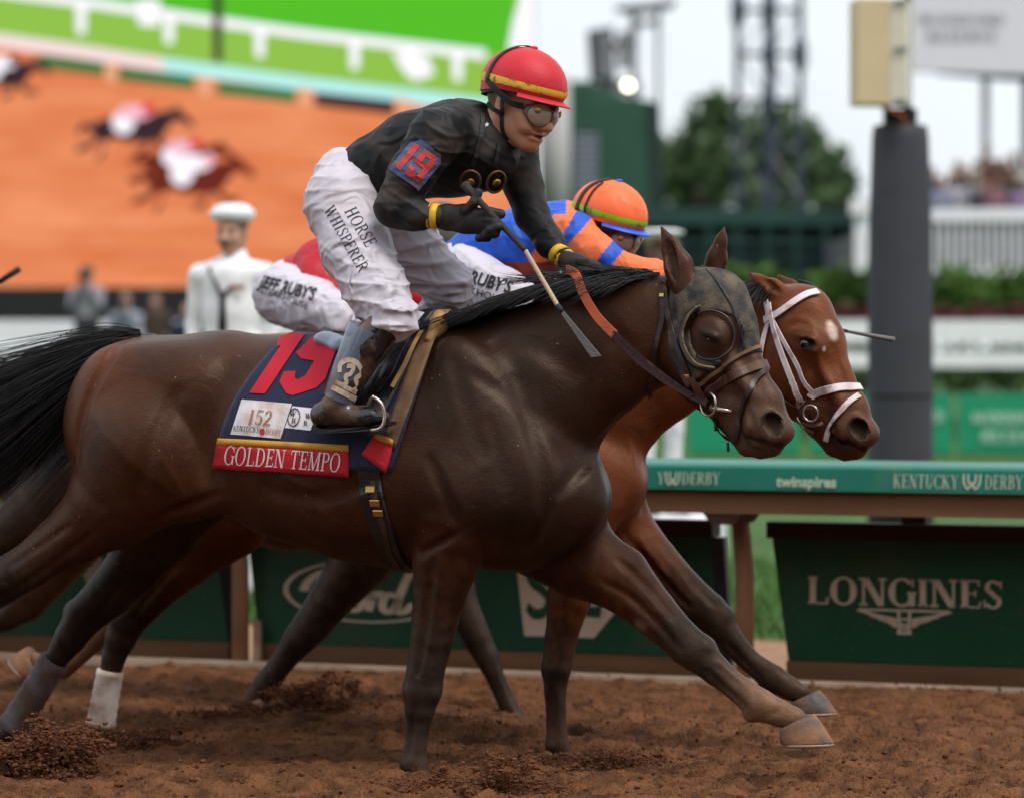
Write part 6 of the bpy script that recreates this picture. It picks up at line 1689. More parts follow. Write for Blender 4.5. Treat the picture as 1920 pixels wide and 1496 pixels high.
# number patch on the sleeve
PATCH = pm("blue_patch", lin(72, 88, 128), rough=.75, var=.2, scale=25, bump=.3, bscale=200, dust=(lin(112, 100, 86), .46, .70, 16, .8))
REDNUM = pm("red_number", lin(196, 58, 54), rough=.7, var=.15, bump=.3, bscale=200, dust=(lin(140, 84, 66), .50, .75, 22, .6))
def patch_map(off):
    a, ux, vy = np.array([731., 318.]), np.array([53., 39.]), np.array([50., -62.])
    def mp(u, v):
        q = a + ux * u + vy * v; h_ = shoot(KB, H1, q[0], q[1], off); return None if h_ is None else h_[0]
    return mp
gp = []
for i in range(10):
    for j in range(10):
        f = lambda u, v: (u if v < .8 else .5 + (u - .5) * (1 - (v - .8) * 1.6), v)
        gp.append([f(i / 10, j / 10), f((i + 1) / 10, j / 10), f((i + 1) / 10, (j + 1) / 10), f(i / 10, (j + 1) / 10)])
ab = decal("number_patch", gp, patch_map(.006), PATCH, j1)
num = [[(.12, .15), (.28, .15), (.28, .85), (.12, .85)], [(.42, .15), (.84, .15), (.84, .27), (.42, .27)], [(.70, .27), (.86, .27), (.86, .73), (.70, .73)], [(.42, .73), (.84, .73), (.84, .86), (.42, .86)], [(.40, .48), (.56, .48), (.56, .73), (.40, .73)], [(.50, .46), (.72, .46), (.72, .57), (.50, .57)], [(.40, .27), (.54, .27), (.54, .36), (.40, .36)]]
for p_ in ([num[0]], num[1:]): decal("number", p_, patch_map(.0085), REDNUM, ab, .15)
# whip
wh = empty("riding_whip", mat=H1.matrix(), label="long black whip with a beige bound shaft in the standing rider's glove", cat="whip")
wpt = lambda x, y, t: T1.p(x, y, t)
WA, WB_, WC, WD = wpt(869, 346, tg - .015), wpt(985, 470, tg - .03), wpt(1046, 574, tg - .04), wpt(1117, 669, tg - .05)
GRIP = pm("whip_grip", (.02, .02, .022), rough=.75, bump=.4, bscale=120, dust=(lin(84, 68, 54), .5, .8, 14, .5))
m_ = MB(); gp_ = [WA + (WB_ - WA) * q / 26 for q in range(27)]
m_.tube(gp_, [.0145 + .001 * (q % 2) if q < 4 else .0115 + .0009 * (q % 3 == 0) - .0001 * q for q in range(27)], 12); m_.build("grip", GRIP, wh, smooth=True)
m_ = MB(); gp_ = [WB_ + (WC - WB_) * q / 40 for q in range(41)]
m_.tube(gp_, [.0068 + .0011 * (q % 2) for q in range(41)], 10); m_.build("bound_shaft", pm("beige_binding", lin(186, 164, 138), rough=.8, bump=.2), wh, smooth=True)
MB().prism([WC + np.array([-.010, -.004, .006]), WC + np.array([.010, -.004, -.006]), WD + np.array([.014, -.004, -.004]) + np.array([.004, 0, .006]), WD + np.array([-.014, -.004, -.002])], (0, .008, 0)).build("flap", pm("grey_flap", lin(96, 92, 88), rough=.8, bump=.3, bscale=120, var=.2), wh)
MB().tube([WC + (WC - WB_) * -.02, WC + (WD - WC) * .12], .0085, 10).build("keeper", GRIP, wh, smooth=True)
# ------------------------------------------------------------------ tack of the near horse
NAVY = pm("navy_cloth", lin(24, 32, 62), rough=.8, var=.15, scale=12, bump=.25, bscale=220, sheen=.1, dust=(lin(88, 66, 50), .56, .80, 7, .6), fold=(7, .3))
REDC = pm("red_cloth", lin(190, 28, 44), rough=.75, var=.1, bump=.2, bscale=220, dust=(lin(128, 70, 50), .56, .82, 9, .55), fold=(7, .25))
GOLDC = pm("gold_trim", lin(206, 150, 50), rough=.7, bump=.2, bscale=220, dust=(lin(130, 92, 50), .5, .75, 12, .6))
TANC = pm("tan_edging", lin(186, 144, 88), rough=.8, var=.15, bump=.2, bscale=180, dust=(lin(112, 80, 56), .46, .66, 7, .85))
WTXT = pm("white_thread", lin(232, 214, 214), rough=.7, bump=.1, var=.05)
WBADGE = pm("white_badge", lin(226, 222, 226), rough=.7, bump=.1, var=.05, dust=(lin(176, 140, 104), .50, .72, 13, .7))
def spot(x, y, off):
    """surface of the near horse under a photo pixel; slides down at the back's edge"""
    for k_ in range(40):
        h_ = shoot(BV1, H1, x, y + 2 * k_, off)
        if h_ is not None: return h_[0]
    return None
def hide_sheet(name, quad, nu, nv, off, mat, root, over=False, wave=0.0, bulge=0.0):
    """cloth on the horse's back inside a photo quad (hem-rear, hem-front, top-front, top-rear); over: carried across the spine"""
    a, b, c, d = [np.array(q, float) for q in quad]
    rows = []
    for j in range(nv + 1):
        v = j / nv; row = []
        for i in range(nu + 1):
            u = i / nu; q = (a * (1 - u) + b * u) * (1 - v) + (d * (1 - u) + c * u) * v - np.array([bulge * (1 - u) * math.sin(math.pi * v), bulge * .3 * (1 - u) * math.sin(math.pi * v)])
            row.append(spot(q[0], q[1], off + wave * (1 - v) * (.5 + .5 * math.sin(u * 17 + v * 3))))
        rows.append(row)
    R = np.array(rows)
    if over:
        top = R[-1].copy(); ridge = []
        for p in top:
            hit = BV1.ray_cast(Vector((p[0], 0, 3.0)), Vector((0, 0, -1)))[0]
            ridge.append([p[0], 0, (hit.z if hit else p[2]) + off])
        mir = R[::-1].copy(); mir[:, :, 1] *= -1
        R = np.concatenate([R, np.array(ridge)[None], mir])
    n = nu + 1; m_ = len(R)
    Q = [(j * n + i, j * n + i + 1, (j + 1) * n + i + 1, (j + 1) * n + i) for j in range(m_ - 1) for i in range(nu)]
    o = obj(name, mesh_from(name, R.reshape(-1, 3), Q, True), mat, root)
    s_ = o.modifiers.new("thickness", 'SOLIDIFY'); s_.thickness = .004; s_.offset = 1.0
    return o
sc = empty("saddlecloth", mat=H1.matrix(), label="navy saddlecloth with red number 19 and the name GOLDEN TEMPO on the near horse", cat="saddlecloth")
hide_sheet("cloth", [(404, 872), (735, 884), (829, 606), (532, 636)], 34, 24, .006, NAVY, sc, True, .004, 24.0)
hide_sheet("name_strip", [(402, 876), (657, 893), (657, 846), (412, 832)], 18, 5, .013, REDC, sc)
hide_sheet("gold_line", [(412, 833), (657, 847), (657, 835), (415, 821)], 18, 2, .014, GOLDC, sc)
EDGEM = pm("muddy_edging", lin(128, 98, 70), rough=.85, var=.2, scale=14, bump=.25, bscale=180, dust=(lin(86, 64, 48), .42, .66, 9, .85))
hide_sheet("front_edging", [(718, 838), (744, 840), (834, 604), (796, 606)], 4, 22, .012, EDGEM, sc, True)
hide_sheet("front_flap", [(682, 852), (729, 886), (741, 826), (708, 812)], 6, 6, .017, REDC, sc)
hide_sheet("front_flap_trim", [(706, 822), (740, 836), (743, 826), (710, 812)], 6, 2, .023, GOLDC, sc)
def on_hide(name, polys, width, a, b, up, mat, root, off, maxlen=None):
    a, b, up = np.array(a, float), np.array(b, float), np.array(up, float)
    def mp(u, v):
        q = a + (b - a) * u / width + up * v; return spot(q[0], q[1], off)
    return decal(name, polys, mp, mat, root, maxlen)
ps, w = serif_text("GOLDEN TEMPO", gap=.02, W=.13, T=.055, S=.05); on_hide("lettering", ps, w, (426, 868), (641, 884), (5, -33), WTXT, sc, .0205, .3)
one = [(471, 739), (500, 741), (572, 634), (545, 631), (522, 642), (521, 656), (531, 653)]
nine = [[(557, 667), (588, 637), (612, 637), (603, 660)], [(557, 667), (603, 660), (592, 682), (567, 678)], [(612, 637), (648, 640), (630, 668), (603, 660)], [(592, 682), (603, 660), (630, 668), (613, 715)],
        [(592, 682), (613, 715), (597, 731), (576, 708)], [(576, 708), (597, 731), (552, 745), (562, 716)], [(562, 716), (552, 745), (540, 741), (555, 712)], [(555, 712), (540, 741), (527, 720), (535, 701)], [(535, 701), (557, 700), (556, 712), (545, 722)]]
REDN = pm("red_felt", lin(196, 26, 48), rough=.8, bump=.2, bscale=200, var=.1, dust=(lin(128, 60, 52), .6, .85, 10, .4))
def raw_px(name, polys, off, mat, root, sub=9):
    out = []
    for p in polys:
        if len(p) == 4: out += subdiv(p, sub)
        else:
            c = np.mean(np.array(p, float), 0)
            for i in range(len(p)): out += [[p[i], p[(i + 1) % len(p)], tuple(c)]]
    return decal(name, out, lambda x, y: spot(x, y, off), mat, root)
raw_px("number", [[(471, 739), (500, 741), (560, 652), (531, 650)], [(531, 650), (560, 652), (573, 633), (543, 631)], [(521, 656), (533, 652), (545, 632), (524, 640)]], .014, REDN, sc)
raw_px("number", nine, .0145, REDN, sc)
bdg = raw_px("badge", [[(437, 814), (530, 823), (551, 760), (457, 751)]], .014, WBADGE, sc)
BRN = pm("bronze_print", lin(172, 112, 70), bump=0)
ps, w = serif_text("152", gap=.04, W=.16, T=.07); on_hide("badge_number", ps, w, (468, 796), (512, 799), (6, -26), BRN, bdg, .017, .4)
ps, w = serif_text("KENTUCKY", gap=.02, W=.15, T=.08); on_hide("lettering", ps, w, (442, 808), (491, 812), (2, -10), INK, bdg, .017, .6)
ps, w = serif_text("DERBY", gap=.02, W=.15, T=.08); on_hide("lettering", ps, w, (502, 814), (531, 817), (2, -10), BRN, bdg, .017, .6)
on_hide("rose", stroke(np.stack([.5 + .4 * np.cos(th[::4]), .5 + .4 * np.sin(th[::4])], 1), .5, True), 1.0, (492, 814), (500, 815), (1, -9), REDN, bdg, .017)
bd_ = raw_px("badge", [[(538, 803), (586, 808), (600, 769), (552, 764)]], .014, WBADGE, sc)
on_hide("badge_ring", stroke(np.stack([.5 + .46 * np.cos(th), .5 + .46 * np.sin(th)], 1), .07, True), 1.0, (541, 800), (564, 803), (6, -34), INK, bd_, .017)
for tx, a_, b_, u_ in (("W", (547, 782), (559, 783), (2, -10)), ("R", (550, 795), (559, 796), (2, -10)), ("W", (576, 786), (588, 787), (1, -9)), ("R", (573, 799), (581, 800), (1, -9))):
    ps, w = serif_text(tx, W=.18, T=.09); on_hide("lettering", ps, w, a_, b_, u_, INK, bd_, .017)

# saddle: seat, flap, pommel roll, leathers, girth, stirrups
sd = empty("racing_saddle", mat=H1.matrix(), label="small black racing saddle with pale seat pad, tan pommel roll and steel stirrups", cat="saddle")
BLEA = pm("black_leather", (.012, .012, .014), rough=.25, var=.2, bump=.15, bscale=40, spec=.6, dust=(lin(92, 66, 48), .55, .8, 9, .5))
PADM = pm("grey_blue_pad", lin(150, 166, 184), rough=.35, var=.1, bump=.05, spec=.5)
V_, Q_, me_ = clay("seat_pad", T1.circ([(612, 636, 15), (650, 650, 16), (690, 655, 16)], t=-.06, k=.02, kl=3.2) + T1.circ([(612, 636, 15), (650, 650, 16)], t=.06, k=.02, kl=3.2), .006, tintp=False); obj("seat_pad", me_, PADM, sd)
V_, Q_, me_ = clay("tree", T1.circ([(640, 640, 14, 4.2), (700, 652, 16, 4.4), (760, 628, 16, 4.0), (800, 612, 12, 3.4)], k=.02), .007, tintp=False); obj("tree", me_, BLEA, sd)
for sgn in (1,):
    hide_sheet("flap", [(640, 790), (728, 780), (806, 612), (672, 640)], 12, 14, .020, BLEA, sd, True)
V_, Q_, me_ = clay("pommel_roll", [cone(T1.p(822, 612, -.11), T1.p(826, 600, 0), .026, .030, 1, None, .02), cone(T1.p(826, 600, 0), T1.p(830, 610, .11), .030, .026, 1, None, .02), cone(T1.p(822, 612, -.11), T1.p(805, 636, -.16), .026, .016, 1, None, .02)], .006, disp=lambda V: folds(V, 4, 90, .002), tintp=False); obj("pommel_roll", me_, TANC, sd)
hide_sheet("white_pad", [(756, 640), (768, 646), (803, 600), (790, 598)], 3, 8, .032, pm("pale_pad", lin(196, 206, 214), rough=.3, bump=.03), sd)
for pth, w_, m__ in (([(790, 625), (760, 670), (735, 715), (712, 742)], 15, BLEA), ([(800, 640), (772, 690), (745, 735)], 9, TANC), ([(770, 625), (742, 668), (716, 715), (704, 744)], 7, BLEA)):
    o = strap_px("stirrup_leather", BV1, H1, pth, w_, m__, sd, .042)
for tq in (-.355, .355):
    ir = [(701, 744), (716, 758), (721, 782), (716, 800), (700, 806), (684, 800), (686, 770), (696, 748), (701, 744)]
    dx_ = 0 if tq < 0 else 105
    MB().tube([T1.p(x + dx_, y, tq - .045 + .09 * (abs(x - 700) / 22 if x < 700 else 0)) for x, y in smoothpath(ir, 4)], .006, 10).build("stirrup_iron", SHOE if False else pm("steel_bright", (.55, .48, .42), rough=.25, metal=.9, bump=.03) if "steel_bright" not in bpy.data.materials else bpy.data.materials["steel_bright"], sd, smooth=True)
strap_px("girth", BV1, H1, [(690, 860), (698, 930), (715, 990), (735, 1040), (760, 1078)], 46, BLEA, sd, .006, 8, .006)
strap_px("girth_strap", BV1, H1, [(702, 900), (706, 940), (720, 985), (732, 1030), (752, 1060)], 11, pm("brown_strap", lin(66, 46, 36), rough=.6, bump=.1), sd, .014, 8)
for x, y in ((699, 918), (706, 940), (712, 958)):
    h_ = shoot(BV1, H1, x, y, .020)
    if h_ is not None:
        b_ = MB().box((0, 0, 0), (.034, .022, .006), bev=.002).build("buckle", BRASS, sd); b_.matrix_local = Matrix.Translation(Vector(h_[0])) @ Vector(h_[1]).to_track_quat('Z', 'Y').to_matrix().to_4x4()

# bridle, hood, reins
br = empty("bridle", mat=H1.matrix(), label="dark brown leather bridle with orange rubber rein grips on the hooded horse", cat="bridle")
DLEA = pm("dark_leather", lin(44, 28, 24), rough=.4, var=.2, bump=.15, bscale=60, dust=(lin(112, 82, 58), .55, .8, 20, .6))
BLEA2 = pm("brown_leather", lin(84, 56, 46), rough=.5, var=.2, bump=.15, bscale=60, dust=(lin(128, 96, 68), .52, .8, 20, .6))
# hood: a second skin over the head, open at ears, eye and below the cheek
hood_poly = [(1262, 536), (1288, 492), (1310, 478), (1360, 500), (1420, 560), (1450, 640), (1424, 652), (1385, 668), (1352, 690), (1322, 712), (1302, 730), (1292, 700), (1274, 660), (1262, 610), (1256, 570)]
def headxy(x, y, t=-.06):
    w_ = HP1.loc(HP1.W(x, y, t)); return (w_[0], w_[2])
hp2d = [headxy(x, y) for x, y in hood_poly]; eye2d = headxy(1333, 630, -.105)
er = 45 * HP1.scale(1330)
rot = np.array([[HP1.F @ H1.F, HP1.F @ H1.N], [HP1.N @ H1.F, HP1.N @ H1.N]]); piv = H1.loc(np.array([HP1.O[0], HP1.O[1], 0]))
def hood_cut(X, Y, Z):
    s_ = (X - piv[0]) * rot[0, 0] + (Y - piv[1]) * rot[0, 1] + 0 * Z
    z_ = Z + 0 * s_; s_ = s_ + 0 * Z
    d = poly2d(s_, z_, hp2d)
    e_ = er - np.sqrt((s_ - eye2d[0]) ** 2 + (z_ - eye2d[1]) ** 2)
    return np.maximum(d, e_)
hprims = [dict(p) for p in horse_head(TH1, head1, None, BAY, DARK, MUZ, None)] + [dict(TH1.blob(1332, 628, -0.098, 34, 26, 0.030, -35, 0.02)), dict(TH1.blob(1300, 670, -0.07, 74, 66, 0.045, -40, 0.03)), dict(TH1.blob(1300, 670, 0.07, 74, 66, 0.045, -40, 0.03))] + [dict(p) for p in neck1[-2:]]
for p in hprims:
    if p['t'] == 'c': p['ra'] += .007; p['rb'] += .007
    else: p['rad'] = p['rad'] + .007
HOODM = pm("muddy_hood", (.020, .019, .020), rough=.7, var=.3, scale=14, bump=.35, bscale=120, dust=(lin(112, 98, 80), .40, .66, 16, .80))
V_, Q_, me_ = clay("hood", hprims, .006, smooth=1, cut=hood_cut, tintp=False)
hd = obj("hood", me_, HOODM, None, H1, label="mud spattered black racing hood on the near horse's head", cat="hood")
MUDTAN = pm('muddy_tan', lin(128, 104, 72), rough=.8, var=.3, scale=30, bump=.3, dust=(lin(60, 46, 34), .45, .65, 30, .8))
cupP = [(1313, 578), (1296, 596), (1285, 628), (1290, 660), (1308, 684), (1336, 690)]
cp = [shoot(BV1, H1, x, y, .016)[0] for x, y in smoothpath(cupP, 5)]
MB().tube(cp, .0105, 10).build("blinker_cup", BLEA, hd, smooth=True)
cp2 = [shoot(BV1, H1, x + 5, y - 2, .024)[0] for x, y in smoothpath(cupP, 5)]
MB().tube(cp2, .0042, 8).build("blinker_lining", MUDTAN, hd, smooth=True)
eh = []
for a in np.linspace(-2.2, 2.2, 30):
    h_ = shoot(BV1, H1, 1333 + 43 * math.cos(a), 629 - 45 * math.sin(a), .009)
    if h_ is not None and (not eh or np.linalg.norm(h_[0] - eh[-1]) < .05): eh.append(h_[0])
MB().tube(eh, .0034, 8).build("eye_hole_binding", BLEA, hd, smooth=True)
strap_px("hood_hem", BV1, H1, [(1424, 650), (1390, 666), (1355, 688), (1325, 710), (1306, 726)], 7, EDGEM, hd, .010)
strap_px("hood_seam", BV1, H1, [(1312, 492), (1345, 530), (1372, 575), (1388, 620), (1396, 655)], 4, BLEA, hd, .009)
for nm, pth, w_, m__, of in (("crownpiece", [(1251, 530), (1248, 540), (1246, 552)], 13, DLEA, .014), ("throatlatch", [(1247, 545), (1243, 600), (1232, 655), (1222, 705), (1217, 742), (1226, 756), (1240, 748)], 10, DLEA, .012),
                             ("cheekpiece", [(1250, 540), (1256, 590), (1270, 640), (1285, 680), (1300, 712), (1312, 735)], 11, DLEA, .012), ("cheekpiece", [(1300, 706), (1312, 728), (1326, 748)], 14, BLEA2, .016),
                             ("noseband", [(1322, 738), (1350, 716), (1385, 700), (1420, 686), (1440, 684)], 18, BLEA2, .007), ("flash_noseband", [(1440, 690), (1420, 708), (1404, 736), (1394, 770), (1386, 800), (1378, 828)], 10, DLEA, .008),
                             ("curb_strap", [(1342, 780), (1352, 806), (1372, 822), (1384, 818)], 9, DLEA, .008)):
    strap_px(nm, BV1, H1, pth, w_, m__, br, of)
def ring(x, y, rpx, root, bvh, fr, off, mat, tr=.0042):
    h_ = shoot(bvh, fr, x, y, off)
    if h_ is None: return None
    n_ = h_[1]; u_ = np.array([0, 0, 1.0]) - n_ * n_[2]; u_ /= np.linalg.norm(u_); s_ = np.cross(u_, n_); r_ = rpx * fr.scale(x)
    MB().tube([h_[0] + (s_ * math.cos(a) + u_ * math.sin(a)) * r_ for a in np.linspace(0, 2 * np.pi, 26)], tr, 8, cap=False).build("bit_ring", mat, root, smooth=True)
    return h_
STB = bpy.data.materials["steel_bright"]
rg = ring(1337, 757, 22, br, BV1, H1, .020, STB)
q0, q1 = shoot(BV1, H1, 1342, 764, .020)[0], shoot(BV1, H1, 1374, 771, .012)[0]
MB().tube([q0, (q0 + q1) / 2, q1], [.010, .008, .005], 10).build("bit", STB, br, smooth=True)
for x, y in ((1246, 556), (1294, 704), (1256, 716)):
    h_ = shoot(BV1, H1, x, y, .018)
    if h_ is not None:
        b_ = MB().box((0, 0, 0), (.018, .012, .005), bev=.0015).build("buckle", BRASS, br); b_.matrix_local = Matrix.Translation(Vector(h_[0])) @ Vector(h_[1]).to_track_quat('Z', 'Y').to_matrix().to_4x4()
for x, y in ((1346, 800), (1353, 822), (1370, 838)):
    a_ = shoot(BV1, H1, x, y - 12, .012); 
    if a_ is not None: MB().tube([a_[0], a_[0] + np.array([.004, -.004, -.028])], .005, 6).build("loose_strap_end", DLEA, br, smooth=True)
def free_strap(nm, pts, w_, mat, root):
    """pts: (px, py, t) hanging free; faces the near side"""
    P = smoothpath([T1.p(*p) for p in pts], 6); n_ = np.tile(np.array([0, -1.0, .12]), (len(P), 1))
    return ribbon(nm, P, n_, w_, mat, root, .004)
ORUB = pm("orange_rubber", lin(188, 92, 56), rough=.65, var=.12, bump=.25, bscale=150, dust=(lin(120, 72, 50), .56, .8, 16, .5))
MRUB = pm("maroon_leather", lin(64, 34, 38), rough=.5, var=.2, bump=.25, bscale=120)
free_strap("rein", [(1150, 626, -.135), (1190, 668, -.135), (1238, 706, -.135), (1290, 738, -.135), (1326, 756, -.128)], .024, MRUB, br)
free_strap("rein_grip", [(1062, 506, -.03), (1080, 516, -.09), (1092, 548, -.135), (1118, 592, -.14), (1152, 628, -.135)], .030, ORUB, br)
free_strap("rein_grip", [(1062, 506, -.03), (1084, 512, .04), (1106, 530, .09)], .030, ORUB, br)
free_strap("rein", [(1106, 530, .09), (1200, 600, .11), (1300, 700, .11), (1345, 757, .10)], .022, MRUB, br)
free_strap("martingale", [(1150, 622, -.142), (1195, 662, -.142), (1240, 698, -.142), (1300, 742, -.14)], .008, DLEA, br)

# ------------------------------------------------------------------ white bridle of the middle horse
bw = empty("bridle", mat=H2.matrix(), label="white bridle on the red bay horse", cat="bridle")
WLEA = pm("white_strap", lin(226, 210, 212), rough=.5, var=.08, bump=.08, bscale=80, dust=(lin(150, 104, 74), .56, .72, 22, .8))
for nm, pth, w_, of in (("browband", [(1437, 600), (1462, 588), (1490, 568), (1512, 555), (1532, 550)], 14, .010), ("throatlatch", [(1439, 566), (1443, 600), (1434, 636), (1428, 668), (1430, 700)], 12, .007),
                        ("cheekpiece", [(1446, 572), (1456, 620), (1472, 672), (1488, 716), (1502, 764)], 12, .012), ("cheekpiece", [(1448, 590), (1468, 632), (1492, 676), (1508, 712), (1524, 738)], 9, .008),
                        ("noseband", [(1520, 744), (1536, 734), (1562, 729), (1590, 726), (1614, 728)], 15, .009), ("flash_noseband", [(1610, 742), (1588, 758), (1570, 782), (1556, 806), (1550, 826)], 11, .008)):
    strap_px(nm, BV2, H2, pth, w_, WLEA, bw, of)
ring(1524, 774, 15, bw, BV2, H2, .018, STB)
strap_px("rein", BV2, H2, [(1450, 735), (1475, 752), (1500, 766), (1520, 774)], 14, BLEA2, bw, .012)
for pth in ([(1508, 790), (1528, 796), (1545, 792)], [(1500, 782), (1512, 800), (1530, 808)]): strap_px("bit", BV2, H2, pth, 6, STB, bw, .012)
h_ = shoot(BV2, H2, 1500, 748, .02)
b_ = MB().box((0, 0, 0), (.026, .020, .006), bev=.002).build("buckle", STB, bw); b_.matrix_local = Matrix.Translation(Vector(h_[0])) @ Vector(h_[1]).to_track_quat('Z', 'Y').to_matrix().to_4x4()
free2 = smoothpath([T2.p(1498, 526, .03), T2.p(1522, 534, .02), T2.p(1534, 548, .0), T2.p(1528, 556, -.01)], 6)
MB().tube(free2, .004, 8).build("forelock_cord", DLEA, bw, smooth=True)
# ------------------------------------------------------------------ rider in blue and orange on the red bay
def silk(name, c, **kw): return pm(name, c, rough=.48, var=.06, scale=10, bump=.10, bscale=220, spec=.35, fold=(12, .4), **kw)
BLUE, ORNG, ORNG_SHADE, REDS = lin(26, 84, 196), lin(238, 118, 66), lin(140, 52, 28), lin(176, 18, 34)
SILKS = pm("blue_orange_silk", attr=True, rough=.48, var=.05, scale=10, bump=.10, bscale=220, spec=.35, fold=(11, .45))
t2 = lambda L, **kw: T2.circ(L, **kw)
j2 = empty("person", mat=H2.matrix(), label="rider in blue and orange silks and orange cap crouched over the red bay horse", cat="person", group="riders")
R2 = axes(18, 17, -3); k2 = 1.06
C2 = H2.P(1102, 434, -.085) - R2 @ (np.array([-.012, -.079, -.008]) * k2)
hp, L2 = head_prims(C2, R2, k2, DEEP, hair=(.008, .006, .006))
a2n = [(1075, 440, 40, 1, None, -.17), (1125, 478, 34, 1, None, -.24), (1172, 506, 30, 1, None, -.25), (1222, 512, 24, 1, None, -.18), (1262, 512, 18, 1, None, -.10)]
a2f = [(1095, 440, 38, 1, None, .17), (1150, 490, 32, 1, None, .23), (1195, 520, 28, 1, None, .22), (1262, 530, 22, 1, None, .14), (1290, 532, 18, 1, None, .10)]
l2n = [(872, 515, 56, 1, None, -.12), (940, 552, 50, 1, None, -.22), (1010, 590, 42, 1, None, -.28), (985, 625, 34, 1, None, -.31)]
l2f = [(882, 515, 54, 1, None, .12), (950, 552, 48, 1, None, .22), (1020, 590, 40, 1, None, .28), (995, 625, 34, 1, None, .31)]
b2n = [(985, 625, 33, 1, None, -.32), (950, 680, 32, 1, None, -.34), (915, 735, 26, 1, None, -.34), (905, 760, 24, 1, None, -.34), (980, 770, 16, 1, None, -.34)]
b2f = [(995, 625, 33, 1, None, .32), (960, 680, 32, 1, None, .34), (925, 735, 26, 1, None, .34), (915, 760, 24, 1, None, .34), (990, 770, 16, 1, None, .34)]
tor2 = [(862, 492, 46, 1.1), (915, 468, 58, 1.15), (985, 452, 62, 1.2), (1050, 442, 58, 1.25), (1085, 432, 44, 1.2)]
shr2 = lambda L, f: [(a[0], a[1], a[2] * f, 1, DEEP) + tuple(a[5:]) for a in L]
V_, Q_, me_ = clay("body", hp + t2([(a[0], a[1], a[2] * .8, 1, DEEP) for a in tor2], k=.03) + sum([t2(shr2(q, .62), k=.02) for q in (a2n, a2f, l2n, l2f, b2n, b2f)], []) +
                   [cone(T2.p(872, 505, 0), T2.p(872, 515, s * .12), .07, .07, 1, None, .02, DEEP) for s in (-1, 1)] + [cone(T2.p(1060, 440, 0), T2.p(1080, 440, s * .17), .06, .05, 1, None, .02, DEEP) for s in (-1, 1)] + [cone(L2(-.05, 0, -.15), T2.p(1070, 440, 0), .06, .07, 1, None, .03, DEEP)], .0062, smooth=1, soft=.004)
obj("body", me_, SKIN, j2); J2B = bvh_of(V_, Q_)
jk2 = t2(tor2, k=.03) + t2(a2n, k=.02) + t2(a2f, k=.02) + [cone(T2.p(1050, 440, 0), T2.p(1076, 440, s * .165), .11, .075, 1, None, .03) for s in (-1, 1)]
jk2 += [cone(T2.p(1065, 436, 0), L2(-.055, 0, -.10), .075, .062, 1, None, .03), cone(T2.p(930, 500, -.05), T2.p(1010, 500, -.05), .06, .07, 1, None, .03)]
def col_j2(V, N, C):
    """hooped silks: blue body, orange yoke, blue and orange sleeve hoops, lower edge darkened as shade"""
    W_ = H2.world(V); X, Y = pix(W_)
    c = np.tile(np.array(BLUE), (len(V), 1))
    put = lambda m_, q: c.__setitem__(m_, q)
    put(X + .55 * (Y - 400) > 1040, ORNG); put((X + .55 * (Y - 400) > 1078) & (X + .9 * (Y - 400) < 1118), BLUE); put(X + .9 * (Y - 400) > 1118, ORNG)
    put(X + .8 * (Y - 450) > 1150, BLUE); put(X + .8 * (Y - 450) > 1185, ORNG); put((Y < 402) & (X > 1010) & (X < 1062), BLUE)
    put((Y > 492 + .0006 * (X - 1000) ** 2 * -1 + .02 * (1000 - X)) & (X > 925) & (X < 1060) & (V[:, 1] < 0), ORNG_SHADE); put((Y > 520) & (X > 940) & (X < 1060), tuple(np.array(BLUE) * .5))  # lower stripe is the orange painted as in shade, blue below it darkened too
    return c
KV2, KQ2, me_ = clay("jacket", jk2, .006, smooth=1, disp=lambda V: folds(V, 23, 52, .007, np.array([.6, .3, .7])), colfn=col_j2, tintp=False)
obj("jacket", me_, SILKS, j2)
tr2 = t2([(860, 500, 50, 1.3), (880, 515, 54, 1.3)], k=.03) + t2(l2n, k=.025) + t2(l2f, k=.025)
BV2p, BQ2p, me_ = clay("breeches", tr2, .006, smooth=1, disp=lambda V: folds(V, 29, 70, .006, None, .04), tintp=False)
obj("breeches", me_, BREECH2, j2); BB2 = bvh_of(BV2p, BQ2p)
for L_ in (b2n, b2f):
    V_, Q_, me_ = clay("boot", t2(L_, k=.015), .007, tintp=False); obj("boot", me_, BOOT, j2)
for (x, y, t) in ((1262, 512, -.09), (1292, 532, .10)):
    g2 = T2.circ([(x - 6, y, 17), (x + 18, y + 2, 19)], t=t, k=.01, kl=.8)
    for i_ in range(4): g2 += fing(T2, [(x + 18, y - 8 + 6 * i_, 0), (x + 34, y - 4 + 6 * i_, 0), (x + 32, y + 10 + 4 * i_, 0)], t - .02 + .013 * i_, 7.5)
    g2 += fing(T2, [(x + 6, y - 12, -.02), (x + 24, y - 16, -.02), (x + 32, y - 10, -.02)], t, 8)
    glove(g2, "glove", j2, GLOVE, .006)
CAPO = pm("orange_cap_silk", lin(248, 112, 60), rough=.5, var=.05, bump=.1, bscale=120, fold=(9, .12), dust=(lin(196, 84, 46), .56, .75, 22, .6))
LIME = pm("lime_cap_band", lin(142, 208, 30), rough=.5, bump=.05, dust=(lin(120, 104, 44), .54, .66, 28, .8))
BLUEP = pm("blue_peak", lin(48, 98, 214), rough=.4, bump=.03)
LH2, SH2 = helmet(j2, L2(-.004, 0, .012), R2, k2 * 1.02, CAPO, LIME, BLUEP, BLUEP)
goggles(j2, L2, R2, k2, LENS, LENSF)
cap_strap(j2, SH2, L2, k2, 2.0, .2, .024, BLKSTRAP, R2)
